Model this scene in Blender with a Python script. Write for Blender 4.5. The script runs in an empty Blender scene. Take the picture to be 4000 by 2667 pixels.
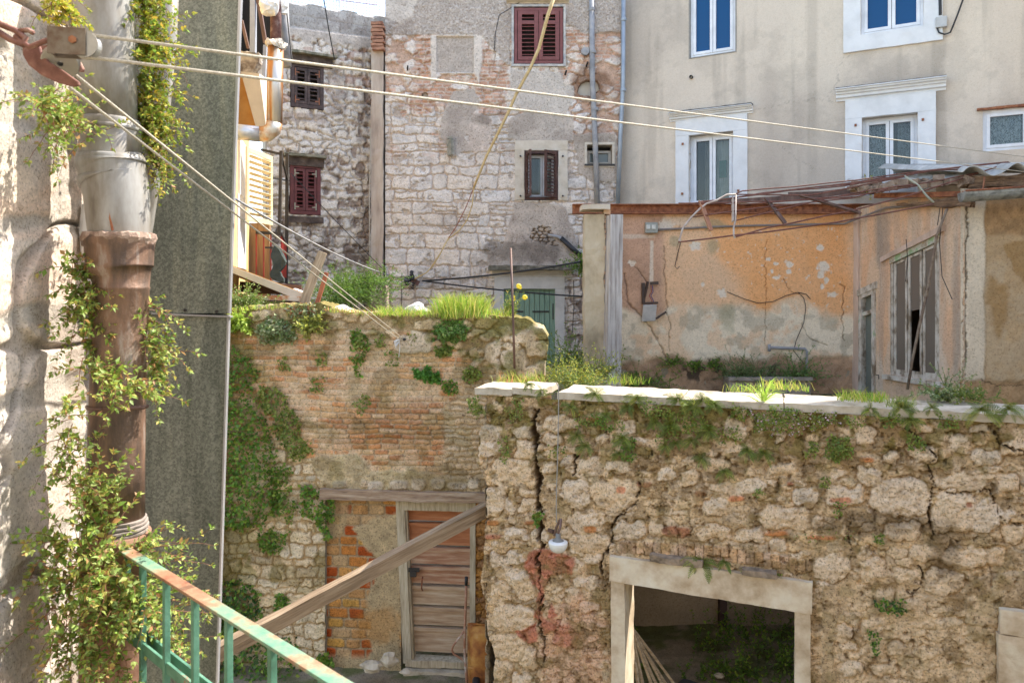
import bpy, bmesh, math, random
import numpy as np
from mathutils import Vector, Matrix, noise as mnoise
R = math.radians
sc = bpy.context.scene
col = sc.collection
# ------------------------------------------------------------------ camera
F = 2889.0; EYE = 4.8; HZ = 1139.0   # focal length and horizon row, measured in photo pixels
cam_d = bpy.data.cameras.new('camera'); cam = bpy.data.objects.new('camera', cam_d); col.objects.link(cam)
cam.location = (0, 0, EYE); cam.rotation_euler = (R(90), 0, 0)
cam_d.sensor_width = 36; cam_d.lens = 36 * F / 4000; cam_d.shift_y = -(1333.5 - HZ) / 4000; cam_d.clip_end = 2000; cam_d.clip_start = .05
cam_d.dof.use_dof = True; cam_d.dof.focus_distance = 8.5; cam_d.dof.aperture_fstop = 9
sc.camera = cam
# ------------------------------------------------------------------ light
SUN_DIR = Vector((0.74, 0.42, 1.12)).normalized()
w = bpy.data.worlds.new('World'); sc.world = w; w.use_nodes = True
nt = w.node_tree; bg = nt.nodes['Background']
sky = nt.nodes.new('ShaderNodeTexSky'); sky.sky_type = 'NISHITA'; sky.sun_disc = False
sky.sun_elevation = math.asin(SUN_DIR.z); sky.sun_rotation = math.atan2(SUN_DIR.x, SUN_DIR.y)
sky.air_density = 1.0; sky.dust_density = 1.2; sky.ozone_density = 1.0
wb = nt.nodes.new('ShaderNodeMix'); wb.data_type = 'RGBA'; wb.blend_type = 'MULTIPLY'; wb.inputs[0].default_value = 1
wb.inputs[7].default_value = (1.08, .98, .88, 1)
nt.links.new(sky.outputs[0], wb.inputs[6]); nt.links.new(wb.outputs[2], bg.inputs[0]); bg.inputs[1].default_value = 0.15
sd = bpy.data.lights.new('sun', 'SUN'); so = bpy.data.objects.new('sun', sd); col.objects.link(so)
sd.energy = 2.4; sd.angle = R(.5); sd.color = (1, .93, .82)
so.rotation_euler = SUN_DIR.to_track_quat('Z', 'Y').to_euler(); so.location = (20, 12, 40)
sc.view_settings.view_transform = 'Standard'; sc.view_settings.look = 'None'
sc.view_settings.exposure = 2.1; sc.view_settings.gamma = 1
sc.cycles.max_bounces = 6; sc.cycles.diffuse_bounces = 4; sc.cycles.transparent_max_bounces = 8
# ------------------------------------------------------------------ noise in numpy
def hsh(ix, iy, s):
    h = (ix.astype(np.int64) * 374761393 + iy.astype(np.int64) * 668265263 + int(s) * 1442695041) & 0xffffffff
    h = ((h ^ (h >> 13)) * 1274126177) & 0xffffffff
    h = h ^ (h >> 16)
    return (h & 0xffffff) / float(0xffffff)
def vn(x, y, s=0):
    ix = np.floor(x); iy = np.floor(y); fx = x - ix; fy = y - iy
    fx = fx * fx * (3 - 2 * fx); fy = fy * fy * (3 - 2 * fy)
    a = hsh(ix, iy, s); b = hsh(ix + 1, iy, s); c = hsh(ix, iy + 1, s); d = hsh(ix + 1, iy + 1, s)
    return (a * (1 - fx) + b * fx) * (1 - fy) + (c * (1 - fx) + d * fx) * fy
def fbm(x, y, s=0, o=4, g=.5):
    t = 0; a = 1; n = 0
    for i in range(o):
        t = t + a * vn(x * 2 ** i + 7.3 * i, y * 2 ** i + 3.1 * i, s + i); n += a; a *= g
    return t / n
def ss(a, b, x):
    t = np.clip((x - a) / (b - a), 0, 1); return t * t * (3 - 2 * t)
def mix(A, B, t):
    A = np.asarray(A, float); B = np.asarray(B, float)
    return A * (1 - t[..., None]) + B * t[..., None]
def poly_sd(px, py, pts):
    "signed distance to a polygon, positive inside"
    pts = np.array(pts, float); n = len(pts)
    d = np.full(px.shape, 1e9); inside = np.zeros(px.shape, bool)
    for i in range(n):
        a = pts[i]; b = pts[(i + 1) % n]; e = b - a
        wx = px - a[0]; wy = py - a[1]
        t = np.clip((wx * e[0] + wy * e[1]) / max(e @ e, 1e-9), 0, 1)
        d = np.minimum(d, (wx - e[0] * t) ** 2 + (wy - e[1] * t) ** 2)
        c = (a[1] > py) != (b[1] > py)
        with np.errstate(all='ignore'):
            xx = (b[0] - a[0]) * (py - a[1]) / (b[1] - a[1] + 1e-12) + a[0]
        inside ^= c & (px < xx)
    return np.sqrt(d) * np.where(inside, 1, -1)
def line_d(px, py, pts):
    d = np.full(px.shape, 1e9)
    for a, b in zip(pts[:-1], pts[1:]):
        a = np.array(a, float); b = np.array(b, float); e = b - a
        wx = px - a[0]; wy = py - a[1]
        t = np.clip((wx * e[0] + wy * e[1]) / max(e @ e, 1e-9), 0, 1)
        d = np.minimum(d, (wx - e[0] * t) ** 2 + (wy - e[1] * t) ** 2)
    return np.sqrt(d)
# ------------------------------------------------------------------ measuring: photo pixel <-> place
def ray(px, py): return Vector(((px - 2000) / F, 1, (HZ - py) / F))
def project(x, y, z): return 2000 + F * x / y, HZ - F * (z - EYE) / y
def atY(px, py, Y):
    r = ray(px, py); t = Y / r.y; return Vector((r.x * t, Y, EYE + r.z * t))
def atZ(px, py, z):
    r = ray(px, py); t = (z - EYE) / r.z; return Vector((r.x * t, r.y * t, z))
class Plane:
    def __init__(s, x, y, ang):
        s.o = Vector((x, y, 0)); s.d = Vector((math.cos(R(ang)), math.sin(R(ang)), 0))
        s.n = Vector((s.d.y, -s.d.x, 0)); s.ang = R(ang)
    def at(s, px, py, off=0):
        r = ray(px, py); o = s.o + s.n * off
        t = (o.dot(s.n)) / r.dot(s.n)
        return Vector((0, 0, EYE)) + r * t
    def uv(s, px, py, off=0):
        p = s.at(px, py, off); return (p - s.o).dot(s.d), p.z
    def pt(s, u, z, off=0):
        p = s.o + s.d * u + s.n * off; return Vector((p.x, p.y, z))
STONE = Plane(0, 15, 0)
BACK = Plane(-2.9, 15.5, 27)
CREAM = Plane(2.18, 15.3, -28)
ORANGE = Plane(0, 12, 0)
WING = Plane(5.57, 12, -73)
RIGHT = Plane(6.15, 10.1, -8)
BRICK = Plane(-1.61, 9.3, -5)
FRONT = Plane(1.94, 7, -20)
# ------------------------------------------------------------------ materials
def mk(name):
    m = bpy.data.materials.new(name); m.use_nodes = True
    t = m.node_tree; return m, t, t.nodes['Principled BSDF']
def nnoise(t, scale, detail=5, rough=.6, stretch=None, dist=0):
    tc = t.nodes.new('ShaderNodeTexCoord'); n = t.nodes.new('ShaderNodeTexNoise')
    n.inputs['Scale'].default_value = scale; n.inputs['Detail'].default_value = detail
    n.inputs['Roughness'].default_value = rough; n.inputs['Distortion'].default_value = dist
    if stretch:
        mp = t.nodes.new('ShaderNodeMapping'); mp.inputs['Scale'].default_value = stretch
        t.links.new(tc.outputs['Object'], mp.inputs[0]); t.links.new(mp.outputs[0], n.inputs['Vector'])
    else: t.links.new(tc.outputs['Object'], n.inputs['Vector'])
    return n
def ramp(t, src, stops):
    r = t.nodes.new('ShaderNodeValToRGB'); e = r.color_ramp.elements
    while len(e) > len(stops): e.remove(e[-1])
    while len(e) < len(stops): e.new(.5)
    for q, (p, c) in zip(e, stops): q.position = p; q.color = (*c, 1) if len(c) == 3 else c
    t.links.new(src, r.inputs[0]); return r
def bump(t, b, src, strength, dist=.01):
    n = t.nodes.new('ShaderNodeBump'); n.inputs['Strength'].default_value = strength; n.inputs['Distance'].default_value = dist
    t.links.new(src, n.inputs['Height']); t.links.new(n.outputs[0], b.inputs['Normal']); return n
def M(name, stops, scale=6, rough=.8, metal=0, bmp=.3, bscale=60, stretch=None, detail=6, bstretch=None, bdist=.006, spec=.5, dist=0):
    "stops: a colour or a list of (position, colour)"
    m, t, b = mk(name)
    if not isinstance(stops, list): c = stops; stops = [(.3, tuple(x * .82 for x in c)), (.7, tuple(min(1, x * 1.12) for x in c))]
    n = nnoise(t, scale, detail, .62, stretch, dist); r = ramp(t, n.outputs[0], stops)
    t.links.new(r.outputs[0], b.inputs['Base Color'])
    b.inputs['Roughness'].default_value = rough; b.inputs['Metallic'].default_value = metal
    b.inputs['Specular IOR Level'].default_value = spec
    if bmp:
        n2 = nnoise(t, bscale, 5, .65, bstretch or stretch); bump(t, b, n2.outputs[0], bmp, bdist)
    return m
def M_attr(name, rough=.9, bmp=.6, bscale=45, var=.25, bdist=.008, spec=.25, vscale=30, trans=0, speck=(.5, 55), crk=0):
    m, t, b = mk(name)
    a = t.nodes.new('ShaderNodeAttribute'); a.attribute_name = 'Col'
    n = nnoise(t, vscale, 6, .7); r = ramp(t, n.outputs[0], [(.25, (1 - var,) * 3), (.75, (1 + var * .6,) * 3)])
    mx = t.nodes.new('ShaderNodeMix'); mx.data_type = 'RGBA'; mx.blend_type = 'MULTIPLY'; mx.inputs[0].default_value = 1
    mx.clamp_result = False
    t.links.new(a.outputs['Color'], mx.inputs[6]); t.links.new(r.outputs[0], mx.inputs[7])
    ns = nnoise(t, speck[1], 4, .75); d_ = 1 - speck[0]; rs = ramp(t, ns.outputs[0], [(.36, (d_, d_ * .95, d_ * .88)), (.47, (1, 1, 1)), (.6, (1.0, 1.0, 1.0)), (.7, (1 + speck[0] * .35,) * 3)])
    m2 = t.nodes.new('ShaderNodeMix'); m2.data_type = 'RGBA'; m2.blend_type = 'MULTIPLY'; m2.inputs[0].default_value = 1
    t.links.new(mx.outputs[2], m2.inputs[6]); t.links.new(rs.outputs[0], m2.inputs[7]); mx = m2; t.links.new(mx.outputs[2], b.inputs['Base Color'])
    b.inputs['Roughness'].default_value = rough; b.inputs['Specular IOR Level'].default_value = spec
    if bmp: n2 = nnoise(t, bscale, 6, .7); bump(t, b, n2.outputs[0], bmp, bdist)
    if trans:
        tr = t.nodes.new('ShaderNodeBsdfTranslucent'); ms = t.nodes.new('ShaderNodeMixShader'); ms.inputs[0].default_value = trans
        t.links.new(mx.outputs[2], tr.inputs[0]); t.links.new(b.outputs[0], ms.inputs[1]); t.links.new(tr.outputs[0], ms.inputs[2])
        t.links.new(ms.outputs[0], t.nodes['Material Output'].inputs[0])
    return m
# ------------------------------------------------------------------ objects
WORLD = {}
def reg(o, world, parent):
    WORLD[o.name] = world
    if parent is not None:
        o.parent = parent; o.matrix_basis = WORLD[parent.name].inverted() @ world
    else: o.matrix_basis = world
    return o
def tag(o, label=None, cat=None, group=None, kind=None):
    if label: o['label'] = label
    if cat: o['category'] = cat
    if group: o['group'] = group
    if kind: o['kind'] = kind
    return o
def thing(name, loc, label, cat, group=None):
    o = bpy.data.objects.new(name, None); col.objects.link(o); o.empty_display_size = .2
    reg(o, Matrix.Translation(Vector(loc)), None); return tag(o, label, cat, group)
class MB:
    def __init__(s): s.v = []; s.f = []; s.c = []
    def add(s, vs, fs, c=None):
        k = len(s.v); s.v += [tuple(p) for p in vs]; s.f += [tuple(i + k for i in f) for f in fs]
        s.c += [c or (1, 1, 1)] * len(vs)
    def obox(s, c, ax, ay, az, c2=None):
        "box from centre and three half-axis vectors"
        c = Vector(c); vs = [c + ax * i + ay * j + az * k for i in (-1, 1) for j in (-1, 1) for k in (-1, 1)]
        fs = [(0, 1, 3, 2), (4, 6, 7, 5), (0, 4, 5, 1), (2, 3, 7, 6), (0, 2, 6, 4), (1, 5, 7, 3)]
        if ax.cross(ay).dot(az) < 0: fs = [f[::-1] for f in fs]
        s.add(vs, fs, c2)
    def box(s, c, sx, sy, sz): s.obox(c, Vector((sx / 2, 0, 0)), Vector((0, sy / 2, 0)), Vector((0, 0, sz / 2)))
    def beam(s, p0, p1, w, h, up=(0, 0, 1), c2=None):
        p0, p1 = Vector(p0), Vector(p1); d = (p1 - p0); up = Vector(up)
        a = d.normalized(); x = a.cross(up)
        if x.length < 1e-4: x = a.cross(Vector((0, 1, 0)))
        x.normalize(); y = x.cross(a)
        s.obox((p0 + p1) / 2, d / 2, x * w / 2, y * h / 2, c2)
    def pbox(s, P, u0, z0, u1, z1, o0, o1, c2=None):
        "box on a wall plane between two offsets"
        s.obox(P.pt((u0 + u1) / 2, (z0 + z1) / 2, (o0 + o1) / 2), P.d * (u1 - u0) / 2, P.n * (o1 - o0) / 2, Vector((0, 0, (z1 - z0) / 2)), c2)
    def tube(s, pts, r, n=6, c2=None, caps=True):
        pts = [Vector(p) for p in pts]; k = len(pts)
        rs = r if isinstance(r, (list, tuple)) else [r] * k
        base = len(s.v); ref = None
        for i, p in enumerate(pts):
            t = (pts[min(i + 1, k - 1)] - pts[max(i - 1, 0)]).normalized()
            if ref is None: ref = t.cross(Vector((.3, .2, 1))).normalized() if abs(t.z) < .98 else t.cross(Vector((0, 1, 0))).normalized()
            x = (ref - t * ref.dot(t)).normalized(); ref = x; y = t.cross(x)
            for j in range(n):
                a = 2 * math.pi * j / n; s.v.append(tuple(p + (x * math.cos(a) + y * math.sin(a)) * rs[i])); s.c.append(c2 or (1, 1, 1))
        for i in range(k - 1):
            for j in range(n):
                a = base + i * n + j; b = base + i * n + (j + 1) % n
                s.f.append((a, b, b + n, a + n))
        if caps:
            s.f.append(tuple(base + j for j in range(n))[::-1]); s.f.append(tuple(base + (k - 1) * n + j for j in range(n)))
    def lathe(s, c, prof, n=24, axis=None, c2=None):
        "prof: list of (radius, height) along axis"
        c = Vector(c); az = Vector(axis or (0, 0, 1)).normalized()
        x = az.cross(Vector((0, 1, 0)) if abs(az.y) < .9 else Vector((1, 0, 0))).normalized(); y = az.cross(x)
        base = len(s.v)
        for r, h in prof:
            for j in range(n):
                a = 2 * math.pi * j / n; s.v.append(tuple(c + az * h + (x * math.cos(a) + y * math.sin(a)) * r)); s.c.append(c2 or (1, 1, 1))
        for i in range(len(prof) - 1):
            for j in range(n):
                a = base + i * n + j; b = base + i * n + (j + 1) % n; s.f.append((a, b, b + n, a + n))
    def prism(s, pts, vec, c2=None):
        "closed outline (list of points) pushed along vec"
        n = len(pts); vec = Vector(vec); vs = [Vector(p) for p in pts] + [Vector(p) + vec for p in pts]
        nn = Vector((0, 0, 0))
        for i in range(n): nn += vs[i].cross(vs[(i + 1) % n])
        fs = [tuple(range(n)), tuple(range(2 * n - 1, n - 1, -1))] + [(i, i + n, (i + 1) % n + n, (i + 1) % n) for i in range(n)]
        if nn.dot(vec) > 0: fs = [f[::-1] for f in fs]
        s.add(vs, fs, c2)
    def each(s, name, m, parent=None, **kw):
        "one object per separate piece"
        p = list(range(len(s.v)))
        def fd(a):
            while p[a] != a: p[a] = p[p[a]]; a = p[a]
            return a
        for f in s.f:
            for q in f[1:]: p[fd(q)] = fd(f[0])
        G = {}
        for i in range(len(s.v)): G.setdefault(fd(i), []).append(i)
        out = []
        for r, ids in G.items():
            mp = {i: k for k, i in enumerate(ids)}; b = MB(); b.v = [s.v[i] for i in ids]; b.c = [s.c[i] for i in ids]
            b.f = [tuple(mp[i] for i in f) for f in s.f if f[0] in mp]; out.append(b.build(name, m, parent, **kw))
        return out
    def build(s, name, m, parent=None, world=None, smooth=False, bevel=0, rough=None):
        V = [Vector(p) for p in s.v]
        if world is None:
            if parent is not None: world = WORLD[parent.name]
            else:
                mn = Vector([min(p[i] for p in V) for i in range(3)]); mxx = Vector([max(p[i] for p in V) for i in range(3)])
                world = Matrix.Translation(((mn.x + mxx.x) / 2, (mn.y + mxx.y) / 2, mn.z))
        inv = world.inverted(); me = bpy.data.meshes.new(name)
        me.from_pydata([tuple(inv @ p) for p in V], [], s.f)
        if any(c != (1, 1, 1) for c in s.c):
            at = me.color_attributes.new('Col', 'FLOAT_COLOR', 'POINT')
            at.data.foreach_set('color', np.array([(*c[:3], 1) for c in s.c], np.float32).ravel())
        if rough:
            cuts, amp, scl = rough; bm = bmesh.new(); bm.from_mesh(me)
            bmesh.ops.remove_doubles(bm, verts=bm.verts, dist=1e-5)
            for q in range(12):
                es = [e for e in bm.edges if e.calc_length() > cuts]
                if not es: break
                bmesh.ops.subdivide_edges(bm, edges=es, cuts=1, use_grid_fill=True)
            bm.normal_update()
            off = Vector((random.random() * 50, 3, 1))
            for vv in bm.verts:
                q = vv.co * scl + off
                vv.co += mnoise.noise_vector(q) * amp + mnoise.noise_vector(q * 3.1) * amp * .5
            bm.to_mesh(me); bm.free()
        me.materials.append(m)
        if smooth: me.polygons.foreach_set('use_smooth', [True] * len(me.polygons))
        me.update()
        o = bpy.data.objects.new(name, me); col.objects.link(o); reg(o, world, parent)
        if bevel:
            b = o.modifiers.new('bevel', 'BEVEL'); b.width = bevel; b.segments = 2; b.limit_method = 'ANGLE'
        return o
def np_mesh(name, V, Fq, C, m, parent=None, smooth=True, world=None):
    V = np.asarray(V, float); Fq = np.asarray(Fq, np.int32)
    if world is None:
        if parent is not None: world = WORLD[parent.name]
        else: mn = V.min(0); mxx = V.max(0); world = Matrix.Translation(((mn[0] + mxx[0]) / 2, (mn[1] + mxx[1]) / 2, mn[2]))
    inv = np.array(world.inverted()); V = V @ inv[:3, :3].T + inv[:3, 3]
    me = bpy.data.meshes.new(name); k = Fq.shape[1]
    me.vertices.add(len(V)); me.vertices.foreach_set('co', V.astype(np.float32).ravel())
    me.loops.add(Fq.size); me.loops.foreach_set('vertex_index', Fq.ravel())
    me.polygons.add(len(Fq)); me.polygons.foreach_set('loop_start', np.arange(0, Fq.size, k, dtype=np.int32))
    me.polygons.foreach_set('loop_total', np.full(len(Fq), k, np.int32))
    if smooth: me.polygons.foreach_set('use_smooth', np.ones(len(Fq), bool))
    me.update(calc_edges=True)
    if C is not None:
        at = me.color_attributes.new('Col', 'FLOAT_COLOR', 'POINT')
        at.data.foreach_set('color', np.hstack([np.clip(C, 0, 1), np.ones((len(C), 1))]).astype(np.float32).ravel())
    me.materials.append(m)
    o = bpy.data.objects.new(name, me); col.objects.link(o); return reg(o, world, parent)
def wall(name, P, u0, u1, z0, z1, ds, fn, m, parent=None, holes=(), ztop=None, top_depth=0, keep=None, sat=1.3, tint=(1.03, 1, .93)):
    "masonry face as a displaced sheet with real relief; holes are (u0,z0,u1,z1)"
    nu = int((u1 - u0) / ds) + 1; nz = int((z1 - z0) / ds) + 1
    u = np.linspace(u0, u1, nu); vv = np.linspace(0, 1, nz)
    U, Vv = np.meshgrid(u, vv)
    Zt = ztop(u)[None, :] if ztop is not None else np.full((1, nu), z1)
    Z = z0 + (Zt - z0) * Vv
    px, py = project(P.o.x + P.d.x * U, P.o.y + P.d.y * U, Z)
    H, C = fn(U, Z, px, py)
    C = C * np.ones(U.shape + (3,)); lum = C.mean(-1, keepdims=True); C = np.clip((lum + (C - lum) * sat) * np.array(tint), 0, 2); C = C * np.minimum(1, .82 / np.maximum(C.max(-1, keepdims=True), 1e-6))
    def snap(L, arr, a):
        return arr
    D = H
    if top_depth:
        nt_ = max(2, int(top_depth / (ds * 1.5)))
        k = np.arange(1, nt_ + 1)[:, None] / nt_
        Ut = np.repeat(u[None, :], nt_, 0); Zx = Zt + (fbm(Ut * 9, k * top_depth * 9 + Ut * 0, 91) - .5) * .07 * np.minimum(1, k * 4) + 0 * Ut
        Dt = H[-1:, :] * (1 - k) - k * top_depth
        Ct = np.repeat(C[-1:, :, :], nt_, 0); Ct = Ct * (.8 + .4 * fbm(Ut * 12, Dt * 12, 17))[..., None]
        U = np.vstack([U, Ut]); Z = np.vstack([Z, Zx]); D = np.vstack([D, Dt]); C = np.vstack([C, Ct])
    V = np.stack([P.o.x + P.d.x * U + P.n.x * D, P.o.y + P.d.y * U + P.n.y * D, Z], -1).reshape(-1, 3)
    n0, n1 = U.shape; I = np.arange(n0 * n1).reshape(n0, n1)
    ok = np.ones((n0 - 1, n1 - 1), bool)
    uc = (U[:-1, :-1] + U[1:, 1:]) / 2; zc = (Z[:-1, :-1] + Z[1:, 1:]) / 2
    for h in holes: ok &= ~((uc > h[0]) & (uc < h[2]) & (zc > h[1]) & (zc < h[3]))
    if keep is not None: ok &= keep(uc, zc)
    Q = np.stack([I[:-1, :-1], I[:-1, 1:], I[1:, 1:], I[1:, :-1]], -1)[ok]
    return np_mesh(name, V, Q, C.reshape(-1, 3), m, parent)
# ------------------------------------------------------------------ masonry patterns
def coursed(U, Z, rh, sw, seed, jit=.3, warp=.02, z0=0):
    "rows of blocks -> (distance to joint in m, id in 0..1, id2)"
    rs = np.random.RandomState(seed)
    wu = U + (fbm(U * 3, Z * 3, seed + 5, 3) - .5) * warp * 4 + (vn(U * 22, Z * 22, seed + 8) - .5) * warp
    wz = Z + (fbm(U * 2.2, Z * 3, seed + 6, 3) - .5) * warp * 4 + (vn(U * 20, Z * 20, seed + 9) - .5) * warp
    zz = [wz.min() - .5]
    while zz[-1] < wz.max() + .5: zz.append(zz[-1] + rh * (1 + jit * (rs.rand() * 2 - 1)))
    zz = np.array(zz); row = np.searchsorted(zz, wz) - 1
    D = np.zeros(U.shape); ID = np.zeros(U.shape); ID2 = np.zeros(U.shape)
    u0, u1 = wu.min() - 1, wu.max() + 1
    for r in range(row.min(), row.max() + 1):
        mk_ = row == r
        if not mk_.any(): continue
        js = [u0 - rs.rand() * sw]
        while js[-1] < u1: js.append(js[-1] + sw * (1 + 1.6 * jit * (rs.rand() * 2 - 1)))
        js = np.array(js); uu = wu[mk_]; k = np.searchsorted(js, uu) - 1
        dl = uu - js[k]; dr = js[np.minimum(k + 1, len(js) - 1)] - uu
        db = wz[mk_] - zz[r]; dt = zz[r + 1] - wz[mk_]
        a = np.minimum(dl, dr); b = np.minimum(db, dt); q = .25 * min(rh, sw)
        rr = np.maximum(q - a, 0) ** 2 + np.maximum(q - b, 0) ** 2
        d = np.minimum(np.minimum(a, b), q - np.sqrt(rr))
        D[mk_] = d; ids = rs.rand(len(js) + 1); id2 = rs.rand(len(js) + 1); ID[mk_] = ids[k]; ID2[mk_] = id2[k]
    return D, ID, ID2
def voro(U, Z, cw, ch, seed, jit=.8, warp=.3):
    x = U / cw + (fbm(U / cw * 1.7, Z / ch * 1.7, seed + 3, 3) - .5) * warp * 2; y = Z / ch + (fbm(U / cw * 1.7, Z / ch * 1.7, seed + 4, 3) - .5) * warp * 2
    ix = np.floor(x); iy = np.floor(y)
    f1 = np.full(U.shape, 9.); f2 = f1.copy(); idd = np.zeros(U.shape); id2 = np.zeros(U.shape)
    for dx in (-1, 0, 1):
        for dy in (-1, 0, 1):
            cx = ix + dx; cy = iy + dy
            sx = cx + .5 + (hsh(cx, cy, seed) - .5) * jit + (np.mod(cy, 2) - .5) * .5; sy = cy + .5 + (hsh(cx, cy, seed + 1) - .5) * jit * .7
            d = np.sqrt((x - sx) ** 2 + (y - sy) ** 2) + (hsh(cx, cy, seed + 7) - .5) * .25
            n = d < f1
            f2 = np.where(n, f1, np.minimum(f2, d)); f1 = np.where(n, d, f1)
            idd = np.where(n, hsh(cx, cy, seed + 2), idd); id2 = np.where(n, hsh(cx, cy, seed + 9), id2)
    return (f2 - f1) * min(cw, ch), idd, id2
def patch(px, py, pts, amp=14, soft=5, s=3, sc_=.03):
    d = poly_sd(px, py, pts) + (fbm(px * sc_, py * sc_, s, 4) - .5) * 2 * amp
    return ss(-soft, soft, d)
def blob(px, py, cx, cy, rx, ry, amp=.35, soft=.15, s=5, sc_=.03):
    d = 1 - np.sqrt(((px - cx) / rx) ** 2 + ((py - cy) / ry) ** 2) + (fbm(px * sc_, py * sc_, s, 4) - .5) * 2 * amp
    return ss(-soft, soft, d)
def stones(px, py, L, s=11, ws=.02, wa=14):
    "hand placed stones in photo pixels (cx, cy, w, h): returns inside-distance in px and id"
    wx = px + (fbm(px * ws, py * ws, s, 3) - .5) * 2 * wa; wy = py + (fbm(px * ws, py * ws, s + 1, 3) - .5) * 2 * wa
    D = np.full(px.shape, -99.); ID = np.zeros(px.shape)
    for i, q in enumerate(L):
        cx, cy, w_, h_ = q[:4]
        a = np.abs(wx - cx) / (w_ / 2); b = np.abs(wy - cy) / (h_ / 2)
        d = (1 - (a ** 3.2 + b ** 3.2) ** (1 / 3.2)) * min(w_, h_) / 2
        n = d > D; D = np.where(n, d, D); ID = np.where(n, (i * .618) % 1, ID)
    return D, ID
# ================================================================== WALLS
WALLM = M_attr('weathered masonry', rough=.92, bmp=.9, bscale=42, var=.34, bdist=.022, vscale=20, speck=(.62, 48))
PALEM = M_attr('pale masonry', rough=.92, bmp=.8, bscale=34, var=.2, bdist=.02, vscale=16, speck=(.42, 30))
PLASTM = M_attr('old plaster', rough=.9, bmp=.45, bscale=70, var=.16, bdist=.006, vscale=18, speck=(.3, 40))
CREAMM = M_attr('cream render', rough=.9, bmp=.5, bscale=55, var=.08, bdist=.006, vscale=25, speck=(.12, 60))
c5 = lambda L: [(2200 + q[0] * .808, 1400 + q[1] * .808, q[2] * .808, q[3] * .808) for q in L]
c4 = lambda L: [(1750 + q[0] * .808, 1400 + q[1] * .808, q[2] * .808, q[3] * .808) for q in L]
p5 = lambda L: [(2200 + x * .808, 1400 + y * .808) for x, y in L]
p4 = lambda L: [(1750 + x * .808, 1400 + y * .808) for x, y in L]
FR_ST = c5([(310,330,110,85),(830,340,110,110),(40,320,90,80),(120,515,120,85),(260,525,130,60),(15,500,60,90),(60,650,150,130),(245,655,230,150),
 (115,785,190,95),(130,885,230,100),(320,830,170,90),(495,560,110,60),(615,580,110,90),(750,620,140,60),(905,620,140,90),(1055,535,150,70),(740,505,130,70),
 (1475,570,120,110),(1175,660,130,90),(1365,665,210,100),(1630,670,290,190),(1735,460,150,80),(1590,480,80,70),(1470,375,110,90),(1740,345,90,40),(1650,310,60,60),
 (1925,595,270,90),(1890,740,230,210),(2030,760,150,170),(2130,755,90,70),(1640,830,200,100),(1455,925,90,70),(1060,775,250,100),(1140,740,110,50),(1020,720,100,40),
 (725,720,140,90),(730,840,160,75),(450,830,90,60),(900,860,170,70),(1040,900,110,80),(1145,940,120,35),(1295,1010,175,135),(1495,1025,155,125),
 (1670,1060,110,90),(1840,1080,210,130),(1990,960,320,110),(2175,840,110,110),(1360,1320,90,80),(1370,1400,90,60),(1875,1285,150,60),(1230,790,80,40),(1750,940,150,80),
 (415,235,110,50),(590,335,130,45),(440,400,100,50),(860,250,80,60),(1045,380,70,60),(820,425,170,40),(190,400,60,50),(380,410,90,40),(1330,560,90,60),(1000,600,70,30),
 (2050,480,160,90),(2170,430,120,90),(1910,400,130,70),(2010,340,110,50),(2150,600,110,90),(1250,1100,90,60),(1560,1140,120,60),(1700,1180,150,80),(1500,1290,120,70),(1620,1400,130,80),(1780,1420,120,60),
 (1560,1500,140,70),(1400,1500,110,70),(60,1000,110,60),(120,1080,130,70),(50,1140,100,70),(130,1200,110,60),(150,960,90,50),(60,930,90,40)]) + \
 c4([(205,395,120,190),(250,240,70,50),(360,360,90,60),(370,440,100,100),(320,545,200,125),(220,690,125,150),(390,645,100,50),(390,712,100,85),(303,715,60,95),
 (240,895,70,45),(290,965,190,75),(330,1060,120,80),(250,1130,90,110),(370,1110,110,110),(325,1250,200,125),(290,1390,190,150),(390,1450,90,120),(250,1500,120,90),(350,1560,110,80),
 (545,315,170,85),(505,395,90,60),(500,465,80,55),(495,535,90,65),(590,540,60,40),(330,850,110,60),(440,860,90,70),(560,850,90,50),(640,1010,90,60),(610,880,60,40),(690,960,80,60)])
FR_SMALL_RED = c5([(545,835,150,60),(395,605,90,30),(665,650,70,30),(840,675,90,30),(1340,680,130,35),(1960,700,40,35),(135,290,90,28),(1030,845,150,30),(1250,860,180,28),(1465,485,90,30),(1095,600,40,25),(280,630,50,40)]) + \
 c4([(220,790,80,30),(400,790,80,25),(220,860,90,30),(690,820,70,40)])
CRACKS = [(p4([(455,905),(438,960),(450,1060),(457,1180),(445,1260),(462,1380),(470,1470)]), 5), (p4([(425,250),(418,330),(430,480),(440,620),(438,760),(452,905)]), 13),
 (p5([(1655,250),(1665,340),(1740,415),(1800,468),(1768,500),(1782,600),(1768,760),(1790,870)]), 5), (p5([(2060,630),(2112,770),(2228,812)]), 4),
 (p5([(1782,605),(1850,648),(1950,645),(2060,628)]), 3.5), (p5([(372,600),(350,700),(240,790),(235,900),(190,955),(192,1050)]), 4.5), (p5([(2070,310),(2120,420),(2228,450)]), 3),
 (p5([(430,440),(425,520)]), 4), (p5([(50,560),(60,470)]), 4), (p5([(1730,1000),(1730,1110),(1650,1140)]), 4), (p5([(1385,780),(1380,880),(1400,910),(1386,960)]), 2.5)]
def lump(d, b): return ss(0, b, d)
def fine(U, Z, s): return fbm(U * 26, Z * 26, s, 4) - .5
def stone_tone(ids, U, Z, s, base, spread=.16):
    b = np.asarray(base); t = (ids - .5)[..., None] * spread * 2
    warm = (hsh(np.floor(ids * 997), np.floor(ids * 313), 5) - .5)[..., None] * np.array([.05, .0, -.06])
    return np.clip(b * (1 + t) * (1 + (fbm(U * 9, Z * 9, s, 4) - .5)[..., None] * .55) + warm, 0, 1)
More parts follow.
